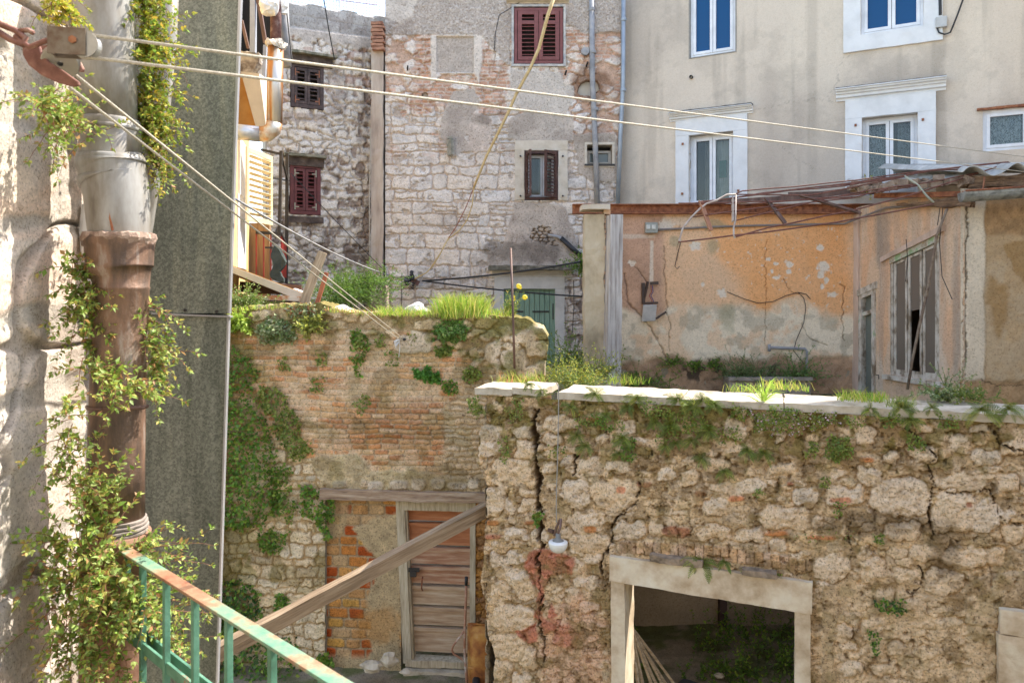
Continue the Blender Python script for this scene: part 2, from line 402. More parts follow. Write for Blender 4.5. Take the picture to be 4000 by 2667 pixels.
def fn_front(U, Z, px, py):
    moss_zone = ss(1950, 1600, py) * ss(3900, 3300, px) + .55 * ss(2050, 1600, py) * ss(3200, 3700, px)
    D1, I1, _ = voro(U, Z, .13, .075, 21, .9, .55)
    ms = (fbm(U * 5, Z * 5, 31) > .5 - .0) * 1.
    ex = ss(.42, .56, fbm(U * 2.3, Z * 2.3, 33, 3) + .05)
    low = ss(2150, 2350, py) * ss(2350, 2450, px)
    rub = lump(D1, .014) * ss(.25, .4, I1 + ex * .3 - low * .1)
    H = .014 * rub * (.4 + I1) + .02 * (fbm(U * 5, Z * 5, 41, 6, .66) - .3)
    C = mix(np.array([.40, .33, .24]) * np.ones(U.shape + (3,)), stone_tone(I1, U, Z, 43, (.56, .475, .37)), rub * .85)
    C = C * (.5 + 1.0 * fbm(U * 12, Z * 14, 44, 6, .68))[..., None]
    D2, I2 = stones(px, py, FR_ST, 12, .028, 22)
    st = ss(0, 6, D2); dome = ss(0, 26, D2)
    side = blob(px, py, 2000, 2100, 270, 800, .1, .2, 50)
    rough_ = (1 - 2 * np.abs(fbm(U * 7, Z * 9, 51, 5) - .5)) * 1.4 - 1.2 + (fbm(U * 30, Z * 30, 50, 3) - .5) * .5
    H = H * (1 - st) + st * (.022 + .018 * dome * (.2 + 1.3 * I2) + .032 * rough_)
    ring = np.exp(-(D2 / 4.5) ** 2) * ss(.35, .6, vn(U * 5, Z * 5, 61))
    H -= .03 * ring
    tone = stone_tone(I2, U, Z, 52, (.73, .645, .54), .15) * (.72 + .56 * fbm(U * 11, Z * 15, 56, 6, .68))[..., None]
    C = mix(C, tone, st * ss(.30, .40, fbm(px * .035, py * .035, 53, 5) + .12 * dome))
    D3, I3 = stones(px, py, FR_SMALL_RED, 14, .03, 6)
    s3 = ss(0, 5, D3); H = H * (1 - s3) + s3 * .03; C = mix(C, stone_tone(I3, U, Z, 54, (.42, .2, .12), .3), s3 * .85)
    # brick relieving arch over the doorway
    cx = (px - 2200) / .808; top = np.interp(cx, [270, 640, 1000, 1200], [878, 890, 935, 975]); bot = np.interp(cx, [270, 640, 1000, 1200], [938, 962, 1005, 1028])
    cy = (py - 1400) / .808; k = (cx - 270 + (fbm(px * .03, py * .03, 66) - .5) * 14) / 41.; fr = np.abs(k - np.floor(k) - .5)
    band = ss(0, 4, cy - top) * ss(0, 4, bot - cy) * ss(270, 276, cx) * ss(1200, 1190, cx)
    inb = band * ss(.48, .43, fr); idb = hsh(np.floor(k), np.floor(k) * 0, 77)
    H = H * (1 - band) + band * .006 + inb * .018 * (.7 + .5 * idb)
    bc = stone_tone(idb, U, Z, 55, (.5, .385, .29), .2); C = mix(C, np.array([.30, .24, .17]) * np.ones_like(C), band); C = mix(C, bc, inb)
    # red plaster remains, grey plaster, cement
    red = patch(px, py, p4([(395,930),(455,910),(620,960),(600,1040),(500,1040),(470,1100),(465,1230),(520,1300),(470,1330),(420,1240),(440,1120),(370,1020)]), 12, 5, 71) + \
        patch(px, py, p4([(320,1320),(430,1270),(440,1370),(390,1370)]), 10, 5, 72) + patch(px, py, p4([(490,1240),(640,1320),(620,1400),(520,1380)]), 14, 8, 73) * .8 + patch(px, py, p4([(500,1180),(530,1240),(480,1250)]), 6, 5, 74)
    red = np.clip(red, 0, 1); pink = blob(px, py, 2250, 2560, 130, 260, .5, .3, 75) * .55
    C = mix(C, np.array([.52, .345, .27]) * (.7 + .6 * fbm(U * 10, Z * 10, 76))[..., None], pink)
    C = mix(C, np.array([.42, .215, .165]) * (.65 + .7 * fbm(U * 12, Z * 12, 77))[..., None], red); H += red * .012
    gp = np.clip(patch(px, py, p5([(1945,1090),(2040,1040),(2228,1030),(2260,1200),(2110,1190),(2090,1290),(1950,1270)]), 8, 4, 81) + patch(px, py, p5([(1960,1270),(2090,1290),(2090,1600),(1950,1600)]), 10, 5, 82) * .6, 0, 1)
    H = H * (1 - gp) + gp * (.035 + .006 * fine(U, Z, 83)); C = mix(C, np.array([.40, .335, .255]) * (.75 + .5 * fbm(U * 6, Z * 6, 84))[..., None], gp)
    cem = patch(px, py, p5([(1255,1080),(1310,1090),(1335,1200),(1300,1400),(1330,1600),(1250,1600)]), 8, 5, 85)
    H = H * (1 - cem) + cem * (.03 + .02 * fine(U, Z, 86)); C = mix(C, np.array([.40, .33, .24]) * (.75 + .5 * fbm(U * 9, Z * 9, 87))[..., None], cem)
    # smeared old plaster low right
    pl = blob(px, py, 3620, 2450, 380, 330, .6, .25, 88, .012) * .75 * ss(2150, 2300, py)
    C = mix(C, np.array([.56, .475, .365]) * (.62 + .75 * fbm(U * 11, Z * 11, 89, 5))[..., None], pl)
    # dark grime and moss in patches
    g = ss(.50, .62, fbm(U * 6, Z * 7, 91, 6, .6) + moss_zone * .13) * (1 - st * .65)
    C = mix(C, np.array([.18, .135, .08]) * (.7 + .8 * fbm(U * 20, Z * 20, 92))[..., None], g * .72)
    mo = ss(.50, .6, fbm(U * 11, Z * 9, 93, 5) + moss_zone * .12 - .05) * (1 - st * .6)
    C = mix(C, np.array([.13, .12, .04]) * (.6 + .9 * fbm(U * 25, Z * 25, 94))[..., None], mo * .75 * (.35 + .65 * np.clip(moss_zone, 0, 1)))
    dark_blobs = blob(px, py, 3430, 2040, 240, 45, .5, .3, 95) + blob(px, py, 3690, 2130, 60, 110, .5, .3, 96)  # two darker blobs right of the doorway
    C = mix(C, np.array([.11, .085, .055]) * np.ones_like(C), np.clip(dark_blobs, 0, 1) * .55)
    pits = ss(.70, .76, fbm(U * 17, Z * 17, 97, 3)); H -= pits * .025 * (1 - st * .6); C = mix(C, C * .5, pits * .6)
    H += fine(U, Z, 98) * .014
    for ln, wd in CRACKS:
        d = line_d(px + (fbm(px * .05, py * .05, 99) - .5) * 34 + (vn(px * .16, py * .16, 98) - .5) * 9, py + (fbm(px * .07, py * .07, 95) - .5) * 26, ln); wd = wd * np.where(px > 2500, .36, .55) * (.15 + 1.5 * vn(px * .035, py * .035, 100)); k = ss(wd * 1.6, wd * .5, d)
        H = H * (1 - k) - k * .12; C = mix(C, np.array([.12, .09, .06]) * np.ones_like(C), ss(wd * 1.9, wd * .8, d))
    return H, C
def brickf(U, Z, px, py, seed, bh=.068, bw=.2):
    D, I, I2 = coursed(U, Z, bh, bw, seed, .12, .012); return D, I, I2
def fn_brick(U, Z, px, py):
    D, I, I2 = brickf(U, Z, px, py, 5)
    b = lump(D - .003, .009)
    pal = np.array([(.62, .46, .31), (.56, .39, .25), (.64, .50, .37), (.52, .31, .2), (.60, .46, .35), (.46, .27, .17), (.60, .36, .22)])
    bc = pal[(I * 6.99).astype(int)] * (.8 + .35 * I2)[..., None] * (.72 + .55 * fbm(U * 14, Z * 14, 6))[..., None]
    mort = np.array([.57, .49, .395]) * (.7 + .6 * fbm(U * 20, Z * 20, 7))[..., None]
    dark = blob(px, py, 1560, 1680, 290, 110, .35, .25, 8) * ss(1780, 1700, py)
    bc = mix(bc, bc * np.array([.62, .5, .4]), dark * ss(.4, .6, I2) * .9)
    mort = mix(mort, mort * .85, dark)
    smear = ss(.47, .62, fbm(U * 3.4, Z * 4.2, 9, 5)) * (1 - dark * .8)
    C = mix(bc, mort, 1 - b); C = mix(C, mort * 1.05, smear * .6)
    H = b * .014 * (1 - smear * .5) + I * .006 * b + .012 * (fbm(U * 3, Z * 3, 10) - .5) + dark * b * .012
    # upper right grey rubble
    D2, I3, _ = voro(U, Z, .2, .12, 13, .9, .45)
    r = lump(D2, .04); st = r * ss(.3, .42, I3)
    rc = mix(np.array([.30, .25, .17]) * (.6 + .8 * fbm(U * 18, Z * 18, 14))[..., None], stone_tone(I3, U, Z, 15, (.56, .49, .39)), st)
    z1 = np.clip(patch(px, py, [(1600,1150),(2250,1150),(2250,1560),(1980,1560),(1960,1450),(1830,1400),(1750,1350),(1600,1330)], 22, 12, 16) + ss(1335, 1290, py + (fbm(px * .02, py * .02, 17) - .5) * 60) * .85, 0, 1)
    C = mix(C, rc, z1); H = H * (1 - z1) + z1 * (st * .04 + .02 * (fbm(U * 8, Z * 8, 18) - .5))
    bs = [(1625,1345,165,85),(2045,1320,110,60),(2010,1400,110,80),(2100,1360,100,70),(1930,1370,70,60),(2100,1290,110,40),(1900,1430,130,90),(2060,1450,100,60),(2120,1440,70,60),(1690,1270,90,60),(1980,1290,60,40)]
    D4, I4 = stones(px, py, bs, 19, .02, 14); s4 = ss(0, 8, D4)
    C = mix(C, stone_tone(I4, U, Z, 20, (.62, .55, .46)), s4); H = H * (1 - s4) + s4 * (.05 + .03 * (fbm(U * 9, Z * 9, 21) - .5))
    # right edge: thin rubble layers down to the beam
    z2 = patch(px, py, [(1730,1600),(1900,1400),(1960,1480),(1960,1930),(1740,1930),(1740,1700)], 14, 8, 22)
    D5, I5, _ = coursed(U, Z, .075, .17, 31, .35, .03); b5 = lump(D5 - .003, .02)
    C5 = mix(np.array([.42, .35, .26]) * (.7 + .6 * fbm(U * 20, Z * 20, 23))[..., None], stone_tone(I5, U, Z, 24, (.55, .46, .36), .2), b5 * ss(.2, .35, I5))
    C = mix(C, C5, z2); H = H * (1 - z2) + z2 * b5 * .02
    # plaster belt over the beam
    z3 = patch(px, py, [(1190,1790),(1400,1770),(1460,1840),(1600,1830),(1880,1880),(1880,1925),(1270,1910),(1200,1870)], 14, 8, 25)
    C = mix(C, np.array([.50, .44, .33]) * (.62 + .75 * fbm(U * 9, Z * 9, 26, 5))[..., None], z3); H = H * (1 - z3) + z3 * (.03 + .02 * fine(U, Z, 27))
    stb = [(1330,1890,60,30),(1470,1895,70,40),(1560,1893,80,42),(1635,1890,60,50),(1712,1888,65,48),(1790,1895,90,32),(1850,1890,50,40),(1430,1885,40,30)]
    D6, I6 = stones(px, py, stb, 28, .02, 7); s6 = ss(0, 6, D6)
    C = mix(C, stone_tone(I6, U, Z, 29, (.56, .5, .43)), s6); H += s6 * .03
    # lower left: whitewashed rubble
    D7x = 0; z4 = patch(px, py, [(700,2020),(880,1960),(1000,1750),(1120,1690),(1200,1780),(1275,1900),(1282,2700),(700,2700)], 20, 10, 32)
    D7, I7, _ = coursed(U, Z, .125, .2, 35, .38, .04); r7 = lump(D7 - .004, .016)
    C7 = mix(np.array([.40, .32, .22]) * (.6 + .8 * fbm(U * 18, Z * 18, 33))[..., None], stone_tone(I7, U, Z, 34, (.66, .59, .48)), r7)
    C = mix(C, C7, z4); H = H * (1 - z4) + z4 * (r7 * .03 * (.3 + I7) + .05 * (fbm(U * 7, Z * 9, 36, 5) - .5))
    # grime
    g = ss(.55, .68, fbm(U * 2.6, Z * 3.2, 37, 5) + .06 * z1)
    C = mix(C, np.array([.19, .15, .08]) * (.6 + .8 * fbm(U * 20, Z * 20, 38))[..., None], g * .55)
    mo = ss(.5, .62, fbm(U * 5, Z * 5, 39, 5) + .06 * z1 + .1 * ss(1100, 950, px)) * (.3 + .5 * z1 + .4 * ss(1150, 950, px))
    C = mix(C, np.array([.13, .14, .045]) * (.6 + .8 * fbm(U * 25, Z * 25, 40))[..., None], np.clip(mo, 0, 1) * .8)
    H += fine(U, Z, 42) * .01
    return H, C
def fn_infill(U, Z, px, py):
    D, I, I2 = coursed(U, Z, .135, .22, 3, .12, .01); b = lump(D - .004, .014)
    pal = np.array([(.50, .24, .11), (.38, .11, .055), (.54, .31, .15), (.48, .3, .17), (.52, .38, .25), (.36, .12, .06), (.54, .34, .15)])
    C = pal[(I * 6.99).astype(int)] * (.72 + .55 * fbm(U * 12, Z * 12, 6))[..., None]
    mort = np.array([.40, .32, .23]) * (.7 + .6 * fbm(U * 20, Z * 20, 7))[..., None]; C = mix(mort, C, b)
    H = b * .014
    pl = np.clip(patch(px, py, [(1380,2060),(1480,2020),(1570,2000),(1570,2600),(1450,2560),(1450,2420),(1440,2300),(1480,2180),(1420,2120)], 22, 9, 8) + patch(px, py, [(1270,1950),(1370,1950),(1350,2080),(1270,2110)], 25, 10, 9) * .7
                 + ss(2540, 2580, py), 0, 1)
    C = mix(C, np.array([.50, .41, .29]) * (.65 + .7 * fbm(U * 7, Z * 7, 10, 5))[..., None], pl); H = H * (1 - pl) + pl * (.022 + .008 * fine(U, Z, 11))
    C = mix(C, np.array([.44, .24, .1]) * np.ones_like(C), blob(px, py, 1480, 2440, 80, 70, .4, .3, 12) * .5)
    return H, C
def fn_redstrip(U, Z, px, py):
    D, I, _ = voro(U, Z, .12, .09, 3, .9, .5); b = lump(D, .03)
    C = stone_tone(I, U, Z, 4, (.42, .25, .14), .3) * (.6 + .4 * b)[..., None]; return b * .02 + fine(U, Z, 5) * .02, C
def fn_stone(U, Z, px, py):
    D, I, I2 = coursed(U, Z, .245, .44, 12, .34, .028)
    # some blocks are two thin stones
    sp_ = (I2 > .8); D2, J, _ = coursed(U, Z, .12, .4, 14, .3, .03)
    D = np.where(sp_, np.minimum(D, D2), D)
    b = lump(D - .004, .016)
    tex = fbm(U * 9, Z * 18, 15, 6, .65) - .5
    C = stone_tone(I, U, Z, 16, (.70, .655, .60), .09)
    mort = np.array([.56, .475, .40]) * (.75 + .5 * fbm(U * 15, Z * 15, 17))[..., None]
    C = mix(mort, C, b); H = b * (.03 + .012 * I) + .022 * tex * b
    eros = ss(.62, .70, fbm(U * 6, Z * 8, 18, 5)) * b
    H -= eros * .03; C = mix(C, np.array([.34, .27, .21]) * np.ones_like(C), eros * .5)
    # irregular rubble with red mortar beside the pipes and above
    z = np.clip(patch(px, py, [(2200,150),(2460,110),(2460,650),(2300,620),(2230,560),(2210,420),(2150,300),(2215,260)], 24, 10, 20) + patch(px, py, [(1500,140),(1700,140),(1780,330),(1880,300),(1990,260),(1960,420),(1820,420),(1640,440),(1500,360)], 26, 12, 21) * .9, 0, 1)
    Dv, Iv, _ = voro(U, Z, .3, .2, 22, .9, .35); r = lump(Dv - .01, .05) * ss(.22, .34, Iv)
    Cv = mix(np.array([.55, .38, .28]) * (.65 + .7 * fbm(U * 12, Z * 12, 23))[..., None], stone_tone(Iv, U, Z, 24, (.69, .63, .57), .12), r)
    C = mix(C, Cv, z); H = H * (1 - z) + z * (r * .05 + .02 * tex)
    # small brick pieces
    Db, Ib, _ = coursed(U, Z, .075, .2, 25, .2, .015); bb = lump(Db - .004, .02)
    zb = np.clip(blob(px, py, 1690, 350, 70, 45, .5, .2, 26) + blob(px, py, 1660, 230, 40, 90, .5, .2, 27) + blob(px, py, 1890, 290, 40, 120, .6, .2, 28) + blob(px, py, 1940, 330, 60, 60, .5, .2, 29) + blob(px, py, 1640, 420, 60, 30, .5, .2, 30)
                 + blob(px, py, 2235, 140, 60, 25, .4, .2, 31) + blob(px, py, 2330, 180, 120, 60, .7, .2, 19) * .6 + ss(.72, .75, vn(U * 5, Z * 7, 32)) * .8 * ss(700, 500, py), 0, 1)
    C = mix(C, mix(mort, np.array([.52, .26, .16]) * (.7 + .6 * hsh(np.floor(Ib * 99), np.floor(Ib * 7), 1))[..., None], bb), zb * .85)
    # cavity
    cav = blob(px, py, 2300, 345, 42, 28, .3, .1, 33) + blob(px, py, 1660, 375, 12, 14, .2, .1, 34)
    cav = np.clip(cav, 0, 1); bro = blob(px, py, 2310, 330, 75, 70, .4, .2, 35)
    C = mix(C, np.array([.30, .17, .1]) * (.6 + .8 * fbm(U * 9, Z * 9, 36))[..., None], bro * .8); C = mix(C, np.array([.1, .07, .05]) * np.ones_like(C), cav)
    H -= cav * .16
    def plaster(m, colr, h=.035, v=.5, s=40):
        nonlocal H, C
        cc = np.array(colr) * (1 - v / 2 + v * fbm(U * 7, Z * 7, s, 5))[..., None]
        C = mix(C, cc, m); H = H * (1 - m) + m * (h + .01 * (fbm(U * 5, Z * 5, s + 1) - .5))
    grey = (.47, .42, .37)
    top = patch(px, py, [(1300,-900),(2470,-900),(2470,125),(2280,135),(2215,100),(1995,150),(1990,265),(1880,145),(1700,140),(1505,140),(1300,140)], 9, 3, 41)
    plaster(top, (.42, .37, .325), .045, .3, 42)
    peb = ss(.53, .68, fbm(U * 34, Z * 34, 43, 2)) * top
    C = mix(C, np.array([.58, .53, .48]) * np.ones_like(C), peb * .75); H += peb * .012
    pale = patch(px, py, [(1500,-100),(1640,-60),(1610,60),(1570,95),(1530,80),(1500,60)], 12, 4, 44); plaster(pale, (.6, .55, .49), .055, .3, 45)
    wv = patch(px, py, [(1683,142),(1885,142),(1885,215),(1872,335),(1850,290),(1705,290),(1700,320),(1683,330)], 5, 3, 46); plaster(wv, (.66, .6, .53), .05, .3, 47)
    inf = patch(px, py, [(1706,146),(1850,146),(1850,286),(1706,286)], 2, 2, 48); plaster(inf, (.44, .39, .34), .0, .4, 49); peb2 = ss(.58, .7, fbm(U * 34, Z * 34, 43, 2)) * inf; C = mix(C, np.array([.56, .5, .45]) * np.ones_like(C), peb2 * .6)
    p1 = patch(px, py, [(1770,355),(1850,350),(1872,400),(1850,460),(1840,520),(1815,540),(1850,590),(1790,605),(1820,640),(1770,600),(1720,545),(1718,500),(1740,430)], 9, 3, 50); plaster(p1, grey, .035, .25, 51)
    p2 = patch(px, py, [(1850,440),(1920,460),(1925,520),(1905,590),(1850,610),(1830,560),(1820,500)], 10, 4, 52); plaster(p2, (.55, .48, .42), .04, .5, 53)
    p3 = patch(px, py, [(2000,280),(2195,280),(2200,330),(2240,340),(2240,400),(2200,450),(2120,440),(2030,440),(1995,380),(1990,320)], 9, 3, 54); plaster(p3, (.57, .525, .47), .04, .35, 55)
    p4_ = patch(px, py, [(1985,470),(2060,430),(2240,460),(2240,560),(2220,560),(2015,552),(1985,540)], 10, 4, 56); plaster(p4_, (.49, .44, .385), .04, .4, 57)
    p5_ = patch(px, py, [(2010,795),(2200,795),(2240,900),(2270,1000),(2230,1060),(1910,1060),(1905,985),(1960,960),(1985,880),(2000,840)], 9, 4, 58); plaster(p5_, (.50, .44, .38), .045, .45, 59)
    p6 = patch(px, py, [(2240,530),(2410,520),(2410,700),(2330,720),(2260,680)], 10, 4, 60); plaster(p6, (.46, .4, .335), .045, .5, 61)
    rb = patch(px, py, [(2080,895),(2110,880),(2150,890),(2160,930),(2180,960),(2100,950),(2070,930)], 7, 3, 62)
    C = mix(C, mix(np.array([.25, .18, .12]) * np.ones_like(C), stone_tone(Iv, U, Z, 63, (.5, .42, .34)), lump(voro(U, Z, .12, .07, 64)[0], .02)), rb); H -= rb * .07 * (1 - lump(voro(U, Z, .12, .07, 64)[0], .02))
    dk = blob(px, py, 2060, 985, 160, 40, .4, .3, 65) + .7 * blob(px, py, 1880, 470, 40, 20, .5, .3, 66) + blob(px, py, 1925, 970, 30, 25, .4, .3, 67)
    C = mix(C, np.array([.17, .145, .12]) * (.6 + .8 * fbm(U * 12, Z * 12, 68))[..., None], np.clip(dk, 0, 1) * .7)
    # dark stones low right
    dr = blob(px, py, 2260, 1230, 50, 190, .5, .3, 69); C = mix(C, np.array([.2, .15, .12]) * np.ones_like(C), dr * ss(.5, .62, fbm(U * 7, Z * 7, 70)) * .8)
    g = ss(.56, .7, fbm(U * 1.8, Z * 2.4, 71, 5)); C = mix(C, C * np.array([.66, .63, .62]), g * .5)
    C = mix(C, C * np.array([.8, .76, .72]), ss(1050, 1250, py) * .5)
    H += fine(U, Z, 72) * .012
    return H, C
def fn_back(U, Z, px, py):
    Db, Ib, I2b = coursed(U, Z, .2, .3, 3, .3, .035); Dv, Iv, _ = voro(U, Z, .24, .14, 4, .9, .35)
    t = ss(.45, .55, fbm(U * 1.5, Z * 1.2, 5, 3)); D = Db * t + Dv * (1 - t); I = np.where(t > .5, Ib, Iv)
    b = lump(D - .006, .03)
    C = mix(np.array([.52, .455, .40]) * (.7 + .6 * fbm(U * 12, Z * 12, 6))[..., None], stone_tone(I, U, Z, 7, (.72, .68, .645), .12), b)
    H = b * .045 + .03 * (fbm(U * 8, Z * 8, 8) - .5)
    er = ss(.65, .72, fbm(U * 7, Z * 7, 9, 5) + .08 * ss(1330, 1440, px) + .06 * ss(560, 600, py)); C = mix(C, np.array([.26, .18, .145]) * np.ones_like(C), er * .75); H -= er * .03
    red = ss(.66, .7, vn(U * 6, Z * 9, 10)); C = mix(C, np.array([.4, .22, .17]) * np.ones_like(C), red * .6 * (py < 420))
    # breeze-block parapet and the mortar belt under it
    u_, z_ = U, Z
    yl = py - (px - 1120) * .125 * 1.0
    db, ib, _ = coursed(U, Z, .23, .46, 2, .0, .004); bb = lump(db - .004, .012)
    top = ss(112, 106, yl + (fbm(px * .03, py * .03, 11) - .5) * 8)
    C = mix(C, mix(np.array([.42, .4, .38]) * np.ones_like(C), np.array([.40, .385, .375]) * (.75 + .5 * fbm(U * 3, Z * 3, 12))[..., None] * (.85 + .3 * ib)[..., None], bb), top); H = H * (1 - top) + top * (.02 + bb * .012)
    belt = ss(104, 112, yl) * ss(158, 148, yl + (fbm(px * .02, py * .02, 13) - .5) * 50); C = mix(C, np.array([.50, .45, .41]) * (.7 + .6 * fbm(U * 8, Z * 8, 14))[..., None], belt); H = H * (1 - belt) + belt * .05
    dk = np.clip(blob(px, py, 1320, 350, 40, 130, .4, .3, 15) + blob(px, py, 1240, 480, 90, 40, .5, .3, 16) * .5 + blob(px, py, 1300, 760, 40, 180, .4, .3, 17) + blob(px, py, 1190, 870, 120, 60, .4, .3, 18) + blob(px, py, 1420, 700, 35, 500, .4, .3, 19) * .8 + blob(px, py, 1340, 100, 120, 45, .4, .4, 20) * .7, 0, 1)
    C = mix(C, np.array([.2, .155, .14]) * (.6 + .8 * fbm(U * 12, Z * 12, 21))[..., None], dk * ss(.46, .6, fbm(U * 6, Z * 6, 22, 5)) * .6)
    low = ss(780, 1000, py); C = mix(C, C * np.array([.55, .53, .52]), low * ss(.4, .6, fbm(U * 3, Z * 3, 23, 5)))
    fr = np.clip(patch(px, py, [(1105,440),(1280,450),(1270,480),(1105,475)], 8, 5, 24) + patch(px, py, [(1275,245),(1340,260),(1330,440),(1275,440)], 8, 5, 25) * .7, 0, 1); C = mix(C, np.array([.44, .38, .35]) * (.6 + .8 * fbm(U * 8, Z * 8, 26))[..., None], fr)
    H += fine(U, Z, 27) * .012
    return H, C
def fn_cream(U, Z, px, py):
    a = fbm(U * .55, Z * .4, 3, 5); b = fbm(U * 1.6, Z * .5, 4, 5)
    C = np.array([.66, .60, .50]) * np.ones(U.shape + (3,))
    C = mix(C, np.array([.50, .455, .39]) * np.ones_like(C), ss(.42, .66, a) * .75)
    C = mix(C, np.array([.46, .41, .345]) * np.ones_like(C), ss(.52, .7, b) * .5 * ss(-200, 500, py))
    C = mix(C, np.array([.72, .66, .54]) * np.ones_like(C), ss(.55, .7, fbm(U * .8, Z * .5, 6)) * .4)
    C = C * (1 - .16 * ss(.5, .7, fbm(U * 4.5, Z * .35, 11, 5)) - .10 * ss(.5, .65, fbm(U * 2.2, Z * 2.2, 12, 6, .65)))[..., None]
    cr = [((3340,180),(3270,260),(3275,320),(3235,380),(3260,410)), ((3235,380),(3100,400),(2950,430)), ((2620,470),(2560,490)), ((3040,560),(3110,620),(3180,660))]
    H = .006 * (fbm(U * 5, Z * 5, 7) - .5)
    for c in cr:
        d = line_d(px + (fbm(px * .06, py * .06, 8) - .5) * 26, py + (fbm(px * .06, py * .06, 9) - .5) * 26, c); C = mix(C, C * .6, ss(2.2, .4, d) * .6)
    H += .004 * (fbm(U * 30, Z * 30, 10, 3) - .5)
    return H, C
def fn_orange(U, Z, px, py):
    n = lambda s, f=2.5: fbm(U * f, Z * f, s, 5)
    C = np.array([.68, .47, .31]) * np.ones(U.shape + (3,))
    oz = patch(px, py, [(2730,840),(3320,830),(3320,1225),(3100,1235),(2990,1260),(2900,1180),(2850,1080),(2800,980),(2760,930)], 40, 40, 3, .008)
    C = mix(C, np.array([.72, .38, .175]) * (.85 + .3 * n(4, 5))[..., None], oz * (.55 + .45 * n(5, 1.5)))
    C = mix(C, np.array([.60, .44, .31]) * np.ones_like(C), ss(.45, .65, n(6, 2)) * .55 * (1 - oz * .6))
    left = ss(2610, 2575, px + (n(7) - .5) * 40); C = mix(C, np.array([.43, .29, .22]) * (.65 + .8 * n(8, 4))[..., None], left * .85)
    low = ss(1205, 1250, py + (n(9, 1.3) - .5) * 190 - 40 * left + 60 * ss(2900, 2600, px))
    C = mix(C, np.array([.72, .65, .53]) * (.66 + .68 * n(10, 5))[..., None], low)
    C = mix(C, np.array([.66, .46, .3]) * np.ones_like(C), low * ss(.52, .62, n(11, 3)) * .6)
    gr = ss(.53, .62, n(12, 3.5)) * low * ss(1480, 1350, py); C = mix(C, np.array([.37, .34, .27]) * np.ones_like(C), gr * .6)
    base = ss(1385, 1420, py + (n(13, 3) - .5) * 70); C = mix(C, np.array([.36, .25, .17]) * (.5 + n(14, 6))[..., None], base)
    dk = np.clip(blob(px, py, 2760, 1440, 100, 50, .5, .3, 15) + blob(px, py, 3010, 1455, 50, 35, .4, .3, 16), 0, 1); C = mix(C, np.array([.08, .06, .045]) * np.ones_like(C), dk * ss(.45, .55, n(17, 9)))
    fl = np.zeros(U.shape)
    for q in [(2715,960,22,16),(3000,1012,8,8),(3030,1030,10,7),(3085,1035,14,12),(3082,1060,10,9),(3015,1058,6,8),(3205,968,14,12),(3218,1040,26,20),(3205,1072,14,14),(3228,1095,9,14),(3212,1120,8,10),(2745,1110,6,8),(2820,1145,20,16),(2470,1027,14,12),(3250,1150,20,10),(3030,1085,14,6),(2600,880,30,20)]:
        fl = np.maximum(fl, blob(px, py, *q, .55, .2, 18, .12))
    fl = np.maximum(fl, ss(.75, .78, fbm(U * 18, Z * 18, 19, 3)) * oz * .7)
    C = mix(C, np.array([.66, .60, .52]) * np.ones_like(C), fl)
    strip = np.clip(patch(px, py, [(2540,940),(2552,940),(2550,1100),(2538,1100)], 3, 3, 20) + patch(px, py, [(2430,915),(2560,915),(2560,932),(2430,932)], 5, 4, 21) * .7 + patch(px, py, [(2590,850),(2760,835),(2760,882),(2590,885)], 9, 5, 22) * .6, 0, 1)
    C = mix(C, np.array([.62, .55, .47]) * np.ones_like(C), strip)
    grn = np.clip(blob(px, py, 2635, 945, 25, 25, .5, .4, 23) + blob(px, py, 2785, 960, 25, 30, .5, .4, 24) + blob(px, py, 2790, 880, 50, 20, .5, .4, 25) + blob(px, py, 2840, 1240, 30, 60, .5, .4, 26), 0, 1); C = mix(C, np.array([.30, .29, .2]) * np.ones_like(C), grn * .6)
    H = .01 * (n(27, 3) - .5) + fl * -.006 + (1 - low) * .006 + base * -.025 + .006 * (n(28, 20) - .5)
    gouge = ss(1400, 1450, py) * (n(29, 6) - .5) * .06; H += gouge
    for c, wd in [(((2440,1070),(2450,1180),(2500,1230),(2540,1280),(2560,1310),(2590,1370),(2600,1400)), 3.5), (((2590,960),(2600,1140),(2615,1280),(2616,1370)), 2.2), (((2480,1040),(2510,1080),(2530,1100)), 1.6), (((3280,1110),(3300,1120),(3290,1250),(3300,1330)), 2.2),
                  (((3060,1090),(3090,1140),(3120,1150)), 1.4), (((3000,930),(2990,1000),(2990,1230),(2985,1350)), 1.2), (((3130,1260),(3160,1320),(3230,1350)), 1.4), (((2660,860),(2655,930),(2640,1020)), 1.2)]:
        d = line_d(px + (fbm(px * .05, py * .05, 30) - .5) * 20, py, c); C = mix(C, C * .4, ss(wd * 1.2, wd * .4, d) * .75); H -= ss(wd * 1.5, wd * .5, d) * .02
    return H, C
def fn_wing(U, Z, px, py):
    n = lambda s, f=2.5, g=None: fbm(U * f, Z * (g or f), s, 5)
    C = np.array([.66, .50, .38]) * np.ones(U.shape + (3,))
    C = mix(C, np.array([.70, .42, .26]) * np.ones_like(C), ss(.45, .6, n(3, 5, 1.2)) * .55)
    st = ss(.45, .6, n(4, 9, .8)) ; C = mix(C, np.array([.36, .31, .28]) * np.ones_like(C), st * (.35 + .65 * ss(3500, 3360, px)) * .8)
    C = mix(C, np.array([.68, .60, .52]) * np.ones_like(C), ss(.55, .7, n(5, 8, .9)) * .5)
    C = mix(C, np.array([.3, .27, .24]) * np.ones_like(C), blob(px, py, 3445, 920, 30, 130, .5, .4, 6) * .6 + blob(px, py, 3735, 1250, 14, 300, .4, .4, 7) * .5)
    return .008 * (n(8, 6) - .5) + .005 * fine(U, Z, 9), C
